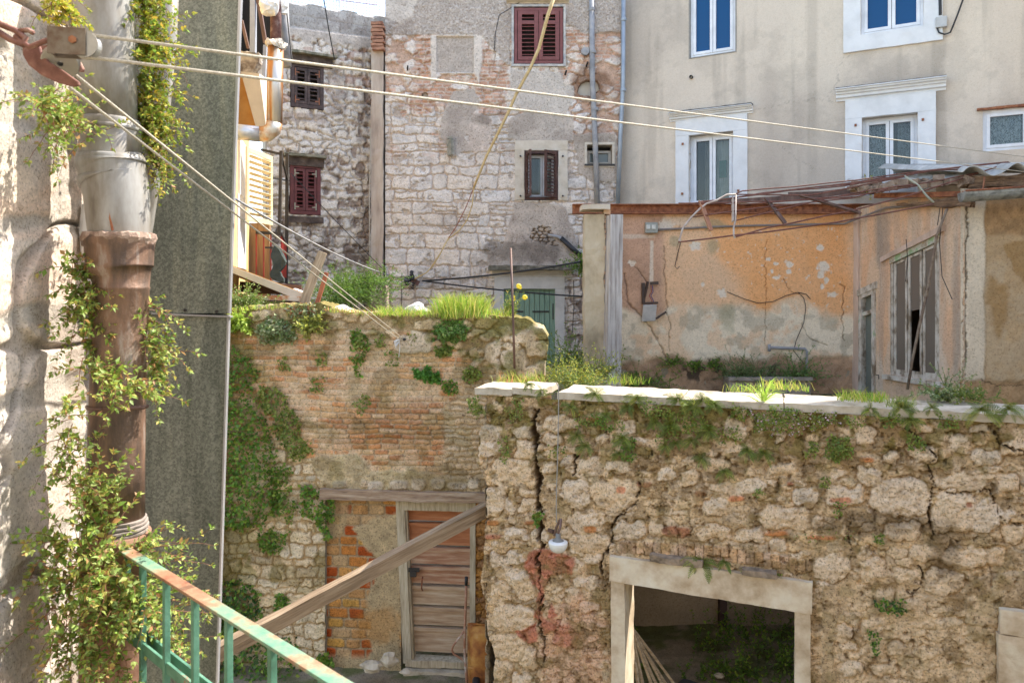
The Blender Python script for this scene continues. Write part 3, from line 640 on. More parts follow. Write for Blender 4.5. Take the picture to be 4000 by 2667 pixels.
def fn_right(U, Z, px, py):
    n = lambda s, f=2.5, g=None: fbm(U * f, Z * (g or f), s, 5)
    C = np.array([.47, .36, .25]) * (.75 + .5 * n(2, 4))[..., None]
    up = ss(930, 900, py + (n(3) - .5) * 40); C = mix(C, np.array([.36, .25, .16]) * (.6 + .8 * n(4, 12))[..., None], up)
    C = mix(C, np.array([.5, .41, .31]) * np.ones_like(C), ss(.46, .6, n(5, 3)) * .7 * (1 - up))
    brn = patch(px, py, [(3870,1080),(3940,1120),(3930,1250),(3900,1330),(3850,1180)], 15, 15, 6) + patch(px, py, [(3920,960),(4050,920),(4050,1150),(3960,1050)], 18, 8, 7); C = mix(C, np.array([.33, .22, .12]) * np.ones_like(C), np.clip(brn, 0, 1) * .75)
    edge = ss(3852, 3838, px + (n(8, 4) - .5) * 16); C = mix(C, np.array([.66, .59, .5]) * (.75 + .5 * n(9, 5, 2))[..., None], edge)
    lo = ss(1480, 1500, py + (n(11, 3) - .5) * 40); C = mix(C, np.array([.42, .3, .2]) * (.6 + .7 * n(12, 7))[..., None], lo)
    H = .02 * (n(13, 14) - .5) * (1 - edge * .6) + .02 * edge - lo * .02
    ck = [(3772,800),(3778,900),(3765,1000),(3772,1100),(3762,1250),(3770,1360),(3758,1500)]
    d = line_d(px + (fbm(px * .08, py * .08, 14) - .5) * 22, py, ck); C = mix(C, C * .25, ss(5, 2, d)); H -= ss(5, 2, d) * .04
    d = line_d(px, py + (fbm(px * .08, py * .08, 15) - .5) * 22, [(3830,1480),(3900,1510),(4100,1490)]); C = mix(C, C * .4, ss(3, 1, d))
    return H, C
def fn_near(U, Z, px, py):
    U = U * .5
    D, I, I2 = coursed(U, Z, .24, .3, 44, .25, .03); b = lump(D - .012, .03)
    C = mix(np.array([.48, .45, .41]) * (.75 + .5 * fbm(U * 15, Z * 15, 3))[..., None], stone_tone(I, U, Z, 4, (.68, .61, .54), .1), b * ss(.3, .5, fbm(U * 3, Z * 3, 5) + .15))
    C = mix(C, np.array([.68, .5, .38]) * np.ones_like(C), ss(.55, .65, fbm(U * 3, Z * 5, 6)) * .5 * b)
    C = mix(C, np.array([.5, .47, .44]) * np.ones_like(C), ss(.5, .6, fbm(U * 2, Z * 4, 7)) * .6)
    H = b * .006 + .011 * (fbm(U * 15, Z * 13, 8, 6, .65) - .5) + .012 * np.abs(fbm(U * 16, Z * 9, 9, 5) - .5)
    cr = ss(.02, .005, np.abs(fbm(U * 2.5, Z * 2.5, 10, 3) - .5)); H -= cr * .02; C = mix(C, C * .45, cr * .7)
    C = mix(C, C * np.array([.42, .37, .32]), ss(.58, .66, fbm(U * 4, Z * 3, 11)) * .7)
    return H, C
def fn_plain(c, v=.5, f=6, hh=.01):
    def g(U, Z, px, py):
        return hh * (fbm(U * f, Z * f, 3) - .5) * 2, np.array(c) * (1 - v / 2 + v * fbm(U * f, Z * f, 5, 5))[..., None]
    return g
# ------------------------------------------------------------------ shared materials
MORT = M('mortar', (.33, .27, .19), 9, .95, bmp=.6, bscale=25, bdist=.02)
LSTONE = M('limestone', [(.3, (.50, .43, .33)), (.5, (.60, .53, .43)), (.72, (.68, .61, .52))], 5, .88, bmp=.5, bscale=45)
COPE = M('coping stone', [(.3, (.26, .21, .14)), (.45, (.46, .39, .29)), (.7, (.6, .53, .42))], 7, .9, bmp=.5, bscale=40)
WSTONE = M('painted stone', [(.3, (.66, .66, .66)), (.6, (.78, .78, .78))], 3, .8, bmp=.35, bscale=40)
WOOD = M('grey wood', [(.25, (.16, .12, .08)), (.45, (.33, .26, .18)), (.7, (.5, .42, .31))], 3, .85, bmp=.8, bscale=8, stretch=(1.2, 14, 14), bdist=.006)
DOORW = M('door wood', [(.3, (.30, .13, .06)), (.5, (.46, .25, .13)), (.68, (.56, .42, .3))], 2.4, .8, bmp=.7, bscale=7, stretch=(1.0, 9, 9), bdist=.005)
DARKW = M('dark wood', [(.3, (.05, .03, .028)), (.7, (.13, .085, .075))], 5, .7, bmp=.4, bscale=30)
RUST = M('rust', [(.3, (.10, .035, .02)), (.5, (.26, .09, .04)), (.72, (.42, .19, .09))], 14, .85, bmp=.5, bscale=70)
DRUST = M('brown rusty iron', [(.3, (.06, .035, .028)), (.55, (.15, .085, .065)), (.75, (.27, .2, .17))], 7, .6, metal=.2, bmp=.4, bscale=60, stretch=(1, 1, .25))
DARK = M('interior shade black', (.03, .027, .024), 4, .9, bmp=0)  # near-black sheets behind windows, standing in for the shade inside
BLACK = M('black rubber', (.018, .018, .02), 20, .5, bmp=0)
GLASSB = None
def glassm(name, c, rough=.04, spec=1.0, ior=2.0):
    m, t, b = mk(name); b.inputs['Base Color'].default_value = (*c, 1); b.inputs['Roughness'].default_value = rough
    b.inputs['IOR'].default_value = ior; b.inputs['Specular IOR Level'].default_value = spec
    n = nnoise(t, 1.3, 2); bump(t, b, n.outputs[0], .08, .02); return m
SKYGLASS = glassm('glass painted sky blue', (.0, .06, .18), .03, .35, 1.45)  # blue of the reflected sky is put into the base colour
GREYGLASS = glassm('dusty window glass', (.10, .11, .10), .2, .5, 1.5)
def see_glass():
    m = bpy.data.materials.new('clear glass'); m.use_nodes = True; t = m.node_tree
    for n in list(t.nodes): t.nodes.remove(n)
    o = t.nodes.new('ShaderNodeOutputMaterial'); a = t.nodes.new('ShaderNodeBsdfTransparent'); g = t.nodes.new('ShaderNodeBsdfGlossy'); f = t.nodes.new('ShaderNodeFresnel'); x = t.nodes.new('ShaderNodeMixShader')
    a.inputs[0].default_value = (.8, .84, .84, 1); g.inputs['Roughness'].default_value = .05; f.inputs[0].default_value = 1.42
    t.links.new(f.outputs[0], x.inputs[0]); t.links.new(a.outputs[0], x.inputs[1]); t.links.new(g.outputs[0], x.inputs[2]); t.links.new(x.outputs[0], o.inputs[0]); return m
CLEAR = see_glass()
VINYL = M('white window frame', (.76, .77, .8), 3, .4, bmp=0)
def struct(o): o['kind'] = 'structure'; return o
# ------------------------------------------------------------------ ground and terraces
def sheet(name, x0, y0, x1, y1, z, ds, m, fnc, amp=.05, hole=None):
    nx = max(2, int((x1 - x0) / ds)); ny = max(2, int((y1 - y0) / ds))
    X, Y = np.meshgrid(np.linspace(x0, x1, nx), np.linspace(y0, y1, ny)); Zz = z + amp * (fbm(X * 2, Y * 2, 5) - .5) + amp * .4 * (fbm(X * 9, Y * 9, 6) - .5)
    I = np.arange(nx * ny).reshape(ny, nx); Q = np.stack([I[:-1, :-1], I[:-1, 1:], I[1:, 1:], I[1:, :-1]], -1)
    ok = np.ones(Q.shape[:2], bool)
    if hole: xc = X[:-1, :-1]; yc = Y[:-1, :-1]; ok &= ~((xc > hole[0]) & (xc < hole[2]) & (yc > hole[1]) & (yc < hole[3]))
    V = np.stack([X, Y, Zz], -1).reshape(-1, 3)
    return np_mesh(name, V, Q[ok], fnc(X, Y).reshape(-1, 3), m)
gcol = lambda a, b, s: (lambda X, Y: mix(np.array(a) * np.ones(X.shape + (3,)), b, ss(.42, .6, fbm(X * 3, Y * 3, s, 5))) * (.7 + .6 * fbm(X * 14, Y * 14, s + 1))[..., None])
GROUNDM = M_attr('earth', rough=.95, bmp=.8, bscale=30, var=.3, bdist=.02)
struct(sheet('ground', -60, -30, 60, 60, -.03, .8, GROUNDM, gcol((.2, .16, .11), (.12, .12, .06), 3), .02))
struct(sheet('courtyard_floor', -7, 4, 5, 12, .03, .05, GROUNDM, gcol((.30, .25, .18), (.14, .15, .06), 8), .07))
FLOORZ = 3.15
t_ = MB(); t_.box((2.6 + 1.2, 11.0, FLOORZ - .15), 7.6, 2.4, .25); t_.box((.3, 12.6, FLOORZ - .16), 1.0, 5, .24)
t_.box((4.1, 9.4, FLOORZ - .14), 7.0, 1.6, .25)
struct(t_.build('terrace_slab', MORT))
struct(sheet('terrace_floor', -.2, 8.6, 7.5, 15.2, FLOORZ, .06, GROUNDM, gcol((.28, .24, .17), (.12, .13, .05), 12), .06))
struct(sheet('alley_floor', -9, 9.75, .3, 15.6, 3.25, .08, GROUNDM, gcol((.24, .2, .15), (.1, .12, .05), 15), .08))
# ------------------------------------------------------------------ house shells
def shell(P, u0, u1, z0, z1, d0, d1, m, name, parent, holes=()):
    "solid body behind a wall face, cut into blocks round the holes"
    b = MB(); us = sorted({u0, u1, *[h[0] for h in holes], *[h[2] for h in holes]})
    for a, c in zip(us[:-1], us[1:]):
        hs = sorted([(h[1], h[3]) for h in holes if h[0] < (a + c) / 2 < h[2]]); z = z0
        for h0, h1 in hs + [(z1, z1)]:
            if h0 > z: b.pbox(P, a, z, c, h0, -d1, -d0)
            z = h1
    return b.build(name, m, parent)
STONEW = M('house side plaster', (.5, .45, .38), 3, .9, bmp=.4)
def hole_px(P, x0, y0, x1, y1):
    a = P.uv(x0, y1); b = P.uv(x1, y0); return (a[0], a[1], b[0], b[1])
# 1 stone house
stone_house = thing('stone_house', (0, 15.3, 3), 'tall old house of pale coursed stone patched with grey plaster', 'house')
hF = hole_px(STONE, 2003, 28, 2204, 258); hG = hole_px(STONE, 2048, 590, 2180, 783); hH = hole_px(STONE, 2292, 568, 2390, 645); hI = hole_px(STONE, 1968, 1128, 2168, 1420)
SH = [hF, hG, hH, hI]
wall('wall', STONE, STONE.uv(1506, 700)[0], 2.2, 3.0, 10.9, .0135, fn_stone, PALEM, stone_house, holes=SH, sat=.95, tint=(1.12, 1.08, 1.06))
shell(STONE, STONE.uv(1508, 700)[0], 2.16, 2.9, 10.85, .07, .5, STONEW, 'wall_body', stone_house, SH)
_b = MB(); _b.box((-.2, 18.5, 6.8), 4.6, 6, 7.8); _b.build('rear_body', STONEW, stone_house)
# 2 back house
back_house = thing('back_house', (-3.8, 15.2, 3), 'narrow recessed stone house with breeze block parapet and two pairs of dark shutters', 'house')
uL = BACK.uv(1040, 500)[0]; uR = BACK.uv(1530, 500)[0]
hJ = hole_px(BACK, 1132, 262, 1264, 420); hK = hole_px(BACK, 1130, 648, 1252, 838)
BH = [hJ, hK]
def ztop_back(u):
    x = BACK.o.x + BACK.d.x * u; y = BACK.o.y + BACK.d.y * u
    return 0 * u + BACK.uv(1300, 38)[1] + .03 * np.sin(u * 9)
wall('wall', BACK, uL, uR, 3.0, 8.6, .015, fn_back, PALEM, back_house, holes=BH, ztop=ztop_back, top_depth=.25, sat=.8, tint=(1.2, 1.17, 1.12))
shell(BACK, uL, uR, 2.9, ztop_back(0) - .05, .08, .5, STONEW, 'wall_body', back_house, BH)
# 3 cream house
cream_house = thing('cream_house', (5.3, 13.7, 3), 'large rendered cream house with white stone window surrounds, behind the roofless orange room', 'house')
def hol(P, x0, y0, x1, y1, zt=None):
    xm = (x0 + x1) / 2; u0 = P.uv(x0, (y0 + y1) / 2)[0]; u1 = P.uv(x1, (y0 + y1) / 2)[0]
    return [u0, P.uv(xm, y1)[1], u1, P.uv(xm, y0)[1]]
wA = hol(CREAM, 2695, -75, 2873, 214); wB = hol(CREAM, 3362, -130, 3608, 122); wC = hol(CREAM, 2692, 522, 2866, 800); wD = hol(CREAM, 3367, 452, 3585, 760); wE = hol(CREAM, 3838, 415, 4200, 580)
CH = [wA, wB, wC, wD, wE]
wall('wall', CREAM, 0, 8.6, 3.0, 11.6, .022, fn_cream, CREAMM, cream_house, holes=CH, sat=.9, tint=(1.05, .985, .95))
shell(CREAM, .01, 8.6, 2.9, 11.55, .03, .45, M('house body', (.5, .45, .38), 3, .9), 'wall_body', cream_house, CH)
# 4 ruined terrace house
ruin = thing('ruined_house', (4.6, 11.5, FLOORZ), 'roofless ruined outhouse with faded orange plaster behind the stone parapet', 'ruin')
uo0 = ORANGE.uv(2425, 1200)[0]; uo1 = 5.57
zt_o = ORANGE.uv(2700, 835)[1]
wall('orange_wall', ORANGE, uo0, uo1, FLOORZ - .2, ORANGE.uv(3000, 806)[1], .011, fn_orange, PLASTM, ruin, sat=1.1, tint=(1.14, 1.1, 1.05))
_b = MB(); _b.pbox(ORANGE, uo0, FLOORZ - .3, uo1 + .3, ORANGE.uv(3000, 812)[1], -.35, -.035); _b.build('wall_body', MORT, ruin)
hDoor = (WING.uv(3362, 1300)[0], FLOORZ - .1, WING.uv(3420, 1300)[0], WING.uv(3390, 1145)[1])
hWin = (WING.uv(3478, 1300)[0], WING.uv(3560, 1475)[1], WING.uv(3668, 1300)[0], WING.uv(3560, 975)[1])
wz1 = WING.uv(3400, 800)[1]
SLOPE = .34
def slanted(h, uc, zc):
    return (uc > h[0]) & (uc < h[2]) & (zc > h[1]) & (zc < h[3] + SLOPE * (uc - (h[0] + h[2]) / 2))
def slant(o, P, h):
    "lift the head of a frame along the sagging wall"
    W = np.array(WORLD[o.name]); me = o.data; n = len(me.vertices); a = np.empty(n * 3, np.float32); me.vertices.foreach_get('co', a); a = a.reshape(-1, 3)
    w_ = a @ W[:3, :3].T + W[:3, 3]; u = (w_[:, 0] - P.o.x) * P.d.x + (w_[:, 1] - P.o.y) * P.d.y
    a[:, 2] += SLOPE * (u - (h[0] + h[2]) / 2) * np.clip((w_[:, 2] - h[1]) / (h[3] - h[1]), 0, 1.3); me.vertices.foreach_set('co', a.ravel()); me.update(); return o
wall('side_wall', WING, -.02, 2.02, FLOORZ - .2, wz1 + .3, .011, fn_wing, PLASTM, ruin, keep=lambda uc, zc: ~(slanted(hDoor, uc, zc) | slanted(hWin, uc, zc)), ztop=lambda u: wz1 + 0 * u, sat=1.1)
shell(WING, 0.02, 2.0, FLOORZ - .3, wz1, .03, .3, MORT, 'side_body', ruin, [hDoor, hWin])
rz1 = RIGHT.uv(3900, 735)[1]
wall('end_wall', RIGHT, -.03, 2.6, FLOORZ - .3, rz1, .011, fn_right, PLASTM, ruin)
_b = MB(); _b.pbox(RIGHT, -.02, FLOORZ - .4, 2.6, rz1 - .02, -.3, -.06); _b.build('end_body', MORT, ruin)
# 5 front rubble wall
front_wall = thing('rubble_wall', (1.9, 7, 0), 'long cracked rubble stone wall with an empty stone doorway and ferns along its top', 'wall')
fl = FRONT.uv(1884, 1900)[0]
copz = 3.72
dO = [FRONT.uv(2405, 2400)[0], -.2, FRONT.uv(3150, 2400)[0], FRONT.uv(2790, 2270)[1]]
dO[1] = -.2
def left_edge(u, z): return np.ones(u.shape, bool)
def ragged(uc, zc):
    e = fl + .05 + .07 * (vn(zc * 4, zc * 0, 3) - .5) * 2 - .04 * ss(2.2, 3.2, zc) + .06 * ss(1.4, .8, zc)
    return uc > e
wall('wall', FRONT, fl - .06, 3.4, -.05, copz - .015, .0085, fn_front, WALLM, front_wall, holes=[dO], keep=ragged, sat=1.25, tint=(1.32, 1.18, 1.02))
shell(FRONT, fl + .1, 3.4, -.1, copz - .1, .15, .5, MORT, 'wall_core', front_wall, [dO])
_e = Plane(*(FRONT.pt(fl + .03, 0, 0).xy), -20 + 90)
# left end face of the wall
def fn_end(U, Z, px, py):
    D, I, _ = voro(U, Z, .25, .2, 5, .9, .3); b = lump(D, .04); C = mix(np.array([.3, .24, .17]) * np.ones(U.shape + (3,)), stone_tone(I, U, Z, 4, (.6, .52, .42)), b); return b * .03, C
_ep = Plane(0, 0, 0); q = FRONT.pt(fl + .07, 0, -.5); _ep.o = Vector((q.x, q.y, 0)); _ep.d = FRONT.n.copy(); _ep.n = -FRONT.d
wall('wall_end', _ep, 0, .52, -.05, copz - .08, .015, fn_end, WALLM, front_wall)
# 6 brick wall
brick_wall = thing('brick_wall', (-2, 9.4, 0), 'tall crumbling brick wall overgrown with ivy and topped with weeds, left of the rubble wall', 'wall')
bu0 = BRICK.uv(640, 1800)[0]; bu1 = BRICK.uv(2152, 1350)[0]
bx = [600, 880, 1050, 1250, 1400, 1500, 1800, 1900, 2050, 2120, 2152, 2200]; by = [1212, 1210, 1190, 1185, 1222, 1228, 1225, 1232, 1240, 1275, 1330, 1500]
def ztop_b(u):
    x = BRICK.o.x + BRICK.d.x * u; y = BRICK.o.y + BRICK.d.y * u; px = 2000 + F * x / y
    yy = np.interp(px, bx, by); return EYE - (yy - 1139) / F * y + .03 * (fbm(u * 6, u * 0, 4) - .5) * 2 * 1.2
hB = [BRICK.uv(1272, 2200)[0], -.3, BRICK.uv(1905, 2200)[0], BRICK.uv(1500, 1945)[1]]
def keepb(uc, zc):
    return uc < bu1 - .05 + .06 * (vn(zc * 6, zc * 0, 9) - .5) * 2 + .0 * zc
wall('wall', BRICK, bu0, bu1 + .05, -.05, 4.5, .0105, fn_brick, WALLM, brick_wall, holes=[hB], ztop=ztop_b, top_depth=.42, keep=keepb, sat=1.2, tint=(1.27, 1.15, .98))
shell(BRICK, bu0, bu1 - .08, -.1, 4.3, .03, .42, MORT, 'wall_core', brick_wall, [hB])
# recessed infill and strip beside the door
IN = Plane(*(BRICK.pt(0, 0, -.06).xy), -5)
ui = [IN.uv(x, 2250)[0] for x in (1268, 1562, 1850, 1935)]; zb = BRICK.uv(1500, 1940)[1]
wall('brick_infill', IN, ui[0], ui[1] + .02, -.05, zb, .0105, fn_infill, WALLM, brick_wall)
wall('door_jamb_masonry', IN, ui[2], ui[3], -.05, zb, .0105, fn_redstrip, WALLM, brick_wall)
_b = MB(); _b.pbox(IN, ui[0] - .1, -.1, ui[1], zb + .02, -.3, -.03); _b.pbox(IN, ui[2] + .02, -.1, ui[3] + .3, zb + .02, -.3, -.03); _b.build('infill_core', MORT, brick_wall)
# ================================================================== HOUSE PARTS
def pframe(b, P, h, fw, o0, o1):
    u0, z0, u1, z1 = h
    b.pbox(P, u0, z0, u0 + fw, z1, o0, o1); b.pbox(P, u1 - fw, z0, u1, z1, o0, o1)
    b.pbox(P, u0 + fw, z1 - fw, u1 - fw, z1, o0, o1); b.pbox(P, u0 + fw, z0, u1 - fw, z0 + fw, o0, o1)
def lining(P, h, parent, m, depth=.9, name='interior'):
    u0, z0, u1, z1 = h; b = MB(); e = .35
    b.pbox(P, u0 - e, z0 - e, u1 + e, z1 + e, -depth - .03, -depth)
    b.pbox(P, u0 - e - .03, z0 - e, u0 - e, z1 + e, -depth, -.46); b.pbox(P, u1 + e, z0 - e, u1 + e + .03, z1 + e, -depth, -.46)
    b.pbox(P, u0 - e, z1 + e, u1 + e, z1 + e + .03, -depth, -.46); b.pbox(P, u0 - e, z0 - e - .03, u1 + e, z0 - e, -depth, -.46)
    return b.build(name, m, parent)
def window(P, h, parent, fm, gm, fw=.06, off=-.12, mull=(.5,), sash=.055, label=None, lab_g=None, th=.06):
    u0, z0, u1, z1 = h; b = MB(); pframe(b, P, h, fw, off - th, off)
    xs = [u0 + fw] + [u0 + (u1 - u0) * k for k in mull] + [u1 - fw]; panes = []
    for i in range(len(xs) - 1):
        a = xs[i] + (.004 if i else 0); c = xs[i + 1] - (.004 if i < len(xs) - 2 else 0)
        hh = (a, z0 + fw, c, z1 - fw); pframe(b, P, hh, sash, off - th + .01, off + .012); panes.append((a + sash, z0 + fw + sash, c - sash, z1 - fw - sash))
    w_ = b.build('window_frame', fm, parent, bevel=.004)
    if label: w_['label'] = label
    for p in panes:
        g = MB(); g.pbox(P, p[0], p[1], p[2], p[3], off - th + .02, off - th + .026); g.build('pane', gm, w_)
    return w_
def louvre(b, O, ax, n, w_, h_, st=.06, rl=.07, mids=(), sl=.05, th=.035, tilt=.6, rod=False):
    O = Vector(O); up = Vector((0, 0, 1)); ax = Vector(ax).normalized(); n = Vector(n).normalized()
    def bx(a0, z0, a1, z1, t=th, o=0): b.obox(O + ax * (a0 + a1) / 2 + up * (z0 + z1) / 2 + n * o, ax * (a1 - a0) / 2, n * t / 2, up * (z1 - z0) / 2)
    bx(0, 0, st, h_); bx(w_ - st, 0, w_, h_); bx(st, 0, w_ - st, rl); bx(st, h_ - rl, w_ - st, h_)
    zs = [rl] + [m * h_ for m in mids] + [h_ - rl]
    for m in mids: bx(st, m * h_ - rl / 2, w_ - st, m * h_ + rl / 2)
    for i in range(len(zs) - 1):
        a, c = zs[i] + (rl / 2 if i else 0), zs[i + 1] - (rl / 2 if i < len(zs) - 2 else 0); k = max(1, int((c - a) / sl))
        for j in range(k):
            zc = a + (j + .5) * (c - a) / k; sz = sl * .47
            ay = (n * math.cos(tilt) - up * math.sin(tilt)); an = (n * math.sin(tilt) + up * math.cos(tilt))
            b.obox(O + ax * w_ / 2 + up * zc, ax * (w_ / 2 - st), ay * sz, an * .005)
    if rod: b.obox(O + ax * w_ / 2 + up * h_ / 2 - n * -.03, ax * .006, n * .005, up * (h_ / 2 - rl))
def cornice(P, u0, u1, z0, z1, proj, parent, m, name='cornice', steps=None):
    "moulded ledge: stacked slabs growing outwards"
    h = z1 - z0; prof = steps or [(0, .25), (.28, .55), (.5, .75), (.8, .9), (1, 1)]
    b = MB(); z = z0; pts = [(-.02, z0)]
    for f, t in prof: pts.append((.03 + proj * f, z)); z = z0 + h * t; pts.append((.03 + proj * f, z))
    pts.append((-.02, z1)); e = .0
    def ring(u, inset): return [P.pt(u, zz, o) for o, zz in pts]
    b.prism(ring(u0, 0), P.d * (u1 - u0)); return b.build(name, m, parent, bevel=.008)
def surround(P, h, w_, out, parent, m, sides='lrtb', name='window_surround', rgh=(.09, .006, 6), top=None):
    u0, z0, u1, z1 = h; b = MB(); t = top or w_
    if 'l' in sides: b.pbox(P, u0 - w_, z0, u0, z1, -.25, out)
    if 'r' in sides: b.pbox(P, u1, z0, u1 + w_, z1, -.25, out)
    if 't' in sides: b.pbox(P, u0 - w_, z1 + .002, u1 + w_, z1 + t, -.25, out + .003)
    if 'b' in sides: b.pbox(P, u0 - w_, z0 - w_, u1 + w_, z0 - .002, -.25, out + .003)
    return b.build(name, m, parent, rough=rgh)
IRON = M('dark iron', (.05, .045, .042), 20, .6, metal=.4, bmp=.2)
ZINC = M('painted downpipe', [(.3, (.26, .30, .35)), (.7, (.38, .43, .48))], 4, .45, metal=.3, bmp=.1)
GREYP = M('grey downpipe', [(.3, (.2, .2, .21)), (.55, (.32, .32, .33)), (.75, (.42, .38, .34))], 6, .65, bmp=.2)
def downpipe(P, pts, r, parent, m, cols, name='downpipe', off=.09):
    b = MB(); b.tube([P.at(x, y, off) for x, y in pts], r, 14)
    o = b.build(name, m, parent, smooth=True)
    for x, y in cols:
        c = MB(); q = P.at(x, y, off); c.lathe(q + Vector((0, 0, -.05)), [(r + .002, 0), (r + .014, .012), (r + .014, .06), (r + .002, .075)], 14); c.beam(q, q - P.n * .1, .015, .02); c.build('pipe_clamp', m, o, smooth=False)
    return o
# ---- stone house
REDP = M('plum painted wood', [(.3, (.15, .038, .035)), (.6, (.20, .06, .055)), (.75, (.24, .10, .08))], 8, .55, bmp=.15)
BRNP = M('flaking brown wood', [(.3, (.05, .022, .018)), (.62, (.11, .05, .038)), (.72, (.42, .36, .3))], 16, .7, bmp=.4, stretch=(1, 1, .35))
u0, z0, u1, z1 = hF
surround(STONE, (u0 + .02, z0 + .02, u1 - .02, z1 - .02), .045, .07, stone_house, M('weathered frame', [(.35, (.30, .31, .33)), (.6, (.55, .52, .48))], 9, .8), 'lrtb', 'window_trim')
b = MB(); pframe(b, STONE, (u0 + .03, z0 + .03, u1 - .03, z1 - .04), .06, -.03, .06)
sw_ = (u1 - u0 - .2) / 2; sh_ = z1 - z0 - .2
fr = b.build('shutter_frame', REDP, stone_house, bevel=.004)
for k in (0, 1):
    b = MB(); louvre(b, STONE.pt(u0 + .1 + k * (sw_ + .004), z0 + .1, .045), STONE.d, STONE.n, sw_ - .004, sh_, .085, .075, (.765,), .075, .04, .55)
    o = b.build('shutter', REDP, stone_house, bevel=.003)
    if k == 0: o['label'] = 'closed plum red shutter with some slats missing their backs'
b = MB(); b.pbox(STONE, u0, z0, u1, z1, -.09, -.07); b.build('shade_backing', DARK, stone_house)
cornice(STONE, STONE.uv(1978, 0)[0], STONE.uv(2222, 0)[0], z1 + .04, z1 + .09, .12, stone_house, LSTONE, 'lintel_ledge')
# open brown shutters
u0, z0, u1, z1 = hG
surround(STONE, hG, .19, .065, stone_house, LSTONE, 'lrt', 'window_surround', (.08, .008, 5), .2)
b = MB(); pframe(b, STONE, (u0 + .01, z0 + .01, u1 - .01, z1 - .01), .05, -.1, .05); b.build('shutter_frame', BRNP, stone_house)
window(STONE, (u0 + .06, z0 + .06, u1 - .06, z1 - .06), stone_house, VINYL, CLEAR, .03, -.13, (.55,), .035)
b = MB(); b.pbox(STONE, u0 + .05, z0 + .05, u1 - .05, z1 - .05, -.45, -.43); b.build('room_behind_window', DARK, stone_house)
b = MB(); n_ = 40
pts = [STONE.pt(u0 + .3 + .38 * i / n_, 0, -.22 + .018 * math.sin(i * 1.3)) for i in range(n_ + 1)]
b.add([Vector((p.x, p.y, z0 + .06)) for p in pts] + [Vector((p.x, p.y, z1 - .06)) for p in pts], [(i, i + 1, i + n_ + 2, i + n_ + 1) for i in range(n_)])
CURT = M('net curtain', (.42, .41, .37), 6, .9, bmp=.1); b.build('curtain', CURT, stone_house, smooth=True)
wsh = (u1 - u0) / 2 - .05
b = MB(); a1 = (STONE.d * .62 + STONE.n * .78).normalized(); louvre(b, STONE.pt(u1 - .04, z0 + .05, .05), (-STONE.d * .58 + STONE.n * .62), STONE.d * .6 + STONE.n * .5, wsh + .06, z1 - z0 - .08, .05, .06, (), .065, .035, .6); o = b.build('shutter', BRNP, stone_house); o['label'] = 'brown louvred shutter standing half open, right leaf'
b = MB(); louvre(b, STONE.pt(u0 + .05, z0 + .05, .05), (STONE.d * .22 + STONE.n * .95), STONE.d * .95 - STONE.n * .2, wsh + .02, z1 - z0 - .08, .05, .06, (), .065, .035, -.6); o = b.build('shutter', BRNP, stone_house); o['label'] = 'brown louvred shutter opened almost straight out, left leaf'
b = MB()
for x, y in [(2033, 611), (2198, 611), (2033, 766), (2198, 766)]: q = STONE.at(x, y, .075); b.lathe(q, [(.018, 0), (.02, .03), (.0, .035)], 8, STONE.n)
b.each('shutter_hinge_pins', IRON, stone_house)
# little window at the right
u0, z0, u1, z1 = hH
surround(STONE, hH, .05, .06, stone_house, LSTONE, 'lrtb', 'window_surround', (.08, .004, 5))
window(STONE, (u0 + .01, z0 + .01, u1 - .01, z1 - .1), stone_house, M('pale painted wood', (.45, .4, .34), 5, .8), GREYGLASS, .035, -.06, (), .02)
b = MB(); b.pbox(STONE, u0, z0, u1, z1, -.3, -.28); b.build('shade_backing', DARK, stone_house)
b = MB(); b.pbox(STONE, u0 - .05, z0 - .03, u1 + .05, z0 + .01, -.03, .08); b.build('window_sill', IRON, stone_house)
# green door
GREEND = M('faded green paint', [(.3, (.17, .27, .20)), (.6, (.23, .35, .26)), (.75, (.33, .4, .32))], 5, .7, bmp=.4, stretch=(6, 1, .8))
u0, z0, u1, z1 = hI
surround(STONE, hI, .19, .07, stone_house, M('pale door stone', [(.3, (.5, .48, .45)), (.7, (.66, .64, .6))], 4, .85), 'lrt', 'door_surround', (.1, .005, 5), .24)
b = MB(); mid = (u0 + u1) / 2; nb = 5
for k in range(nb * 2):
    a = u0 + (u1 - u0) * k / (2 * nb); b.pbox(STONE, a + .004, z0 - .1, a + (u1 - u0) / (2 * nb) - .004, z1 - .005, -.08, -.035 + .003 * (k % 2))
dr = b.build('door', GREEND, stone_house, bevel=.004)
b = MB()
for s_ in (0, 1):
    b.pbox(STONE, u0 + .06 + s_ * (mid - u0), z1 - .48, mid - .12 + s_ * (mid - u0), z1 - .445, -.033, -.022)
b.pbox(STONE, u1 - .05, z1 - .62, u1 - .02, z1 - .3, -.033, -.018); b.each('strap_hinge', IRON, dr)
b = MB(); pframe(b, STONE, (u0 - .01, z0 - .1, u1 + .01, z1 + .01), .035, -.06, -.015); b.build('door_frame', GREEND, stone_house)
cornice(STONE, STONE.uv(1922, 0)[0], STONE.uv(2232, 0)[0], STONE.uv(2000, 1092)[1], STONE.uv(2000, 1056)[1], .16, stone_house, M('door cornice stone', [(.3, (.42, .37, .3)), (.7, (.6, .56, .5))], 4, .85))
b = MB(); a = STONE.uv(1910, 0)[0]; c = STONE.uv(2240, 0)[0]; zz = STONE.uv(2000, 1056)[1]
b.pbox(STONE, a, zz + .004, c, zz + .09, -.05, .3); b.build('mossy_ledge', M('mossy stone', [(.35, (.07, .065, .045)), (.55, (.2, .18, .14)), (.7, (.3, .26, .2))], 8, .95, bmp=.8), stone_house, rough=(.06, .02, 6))
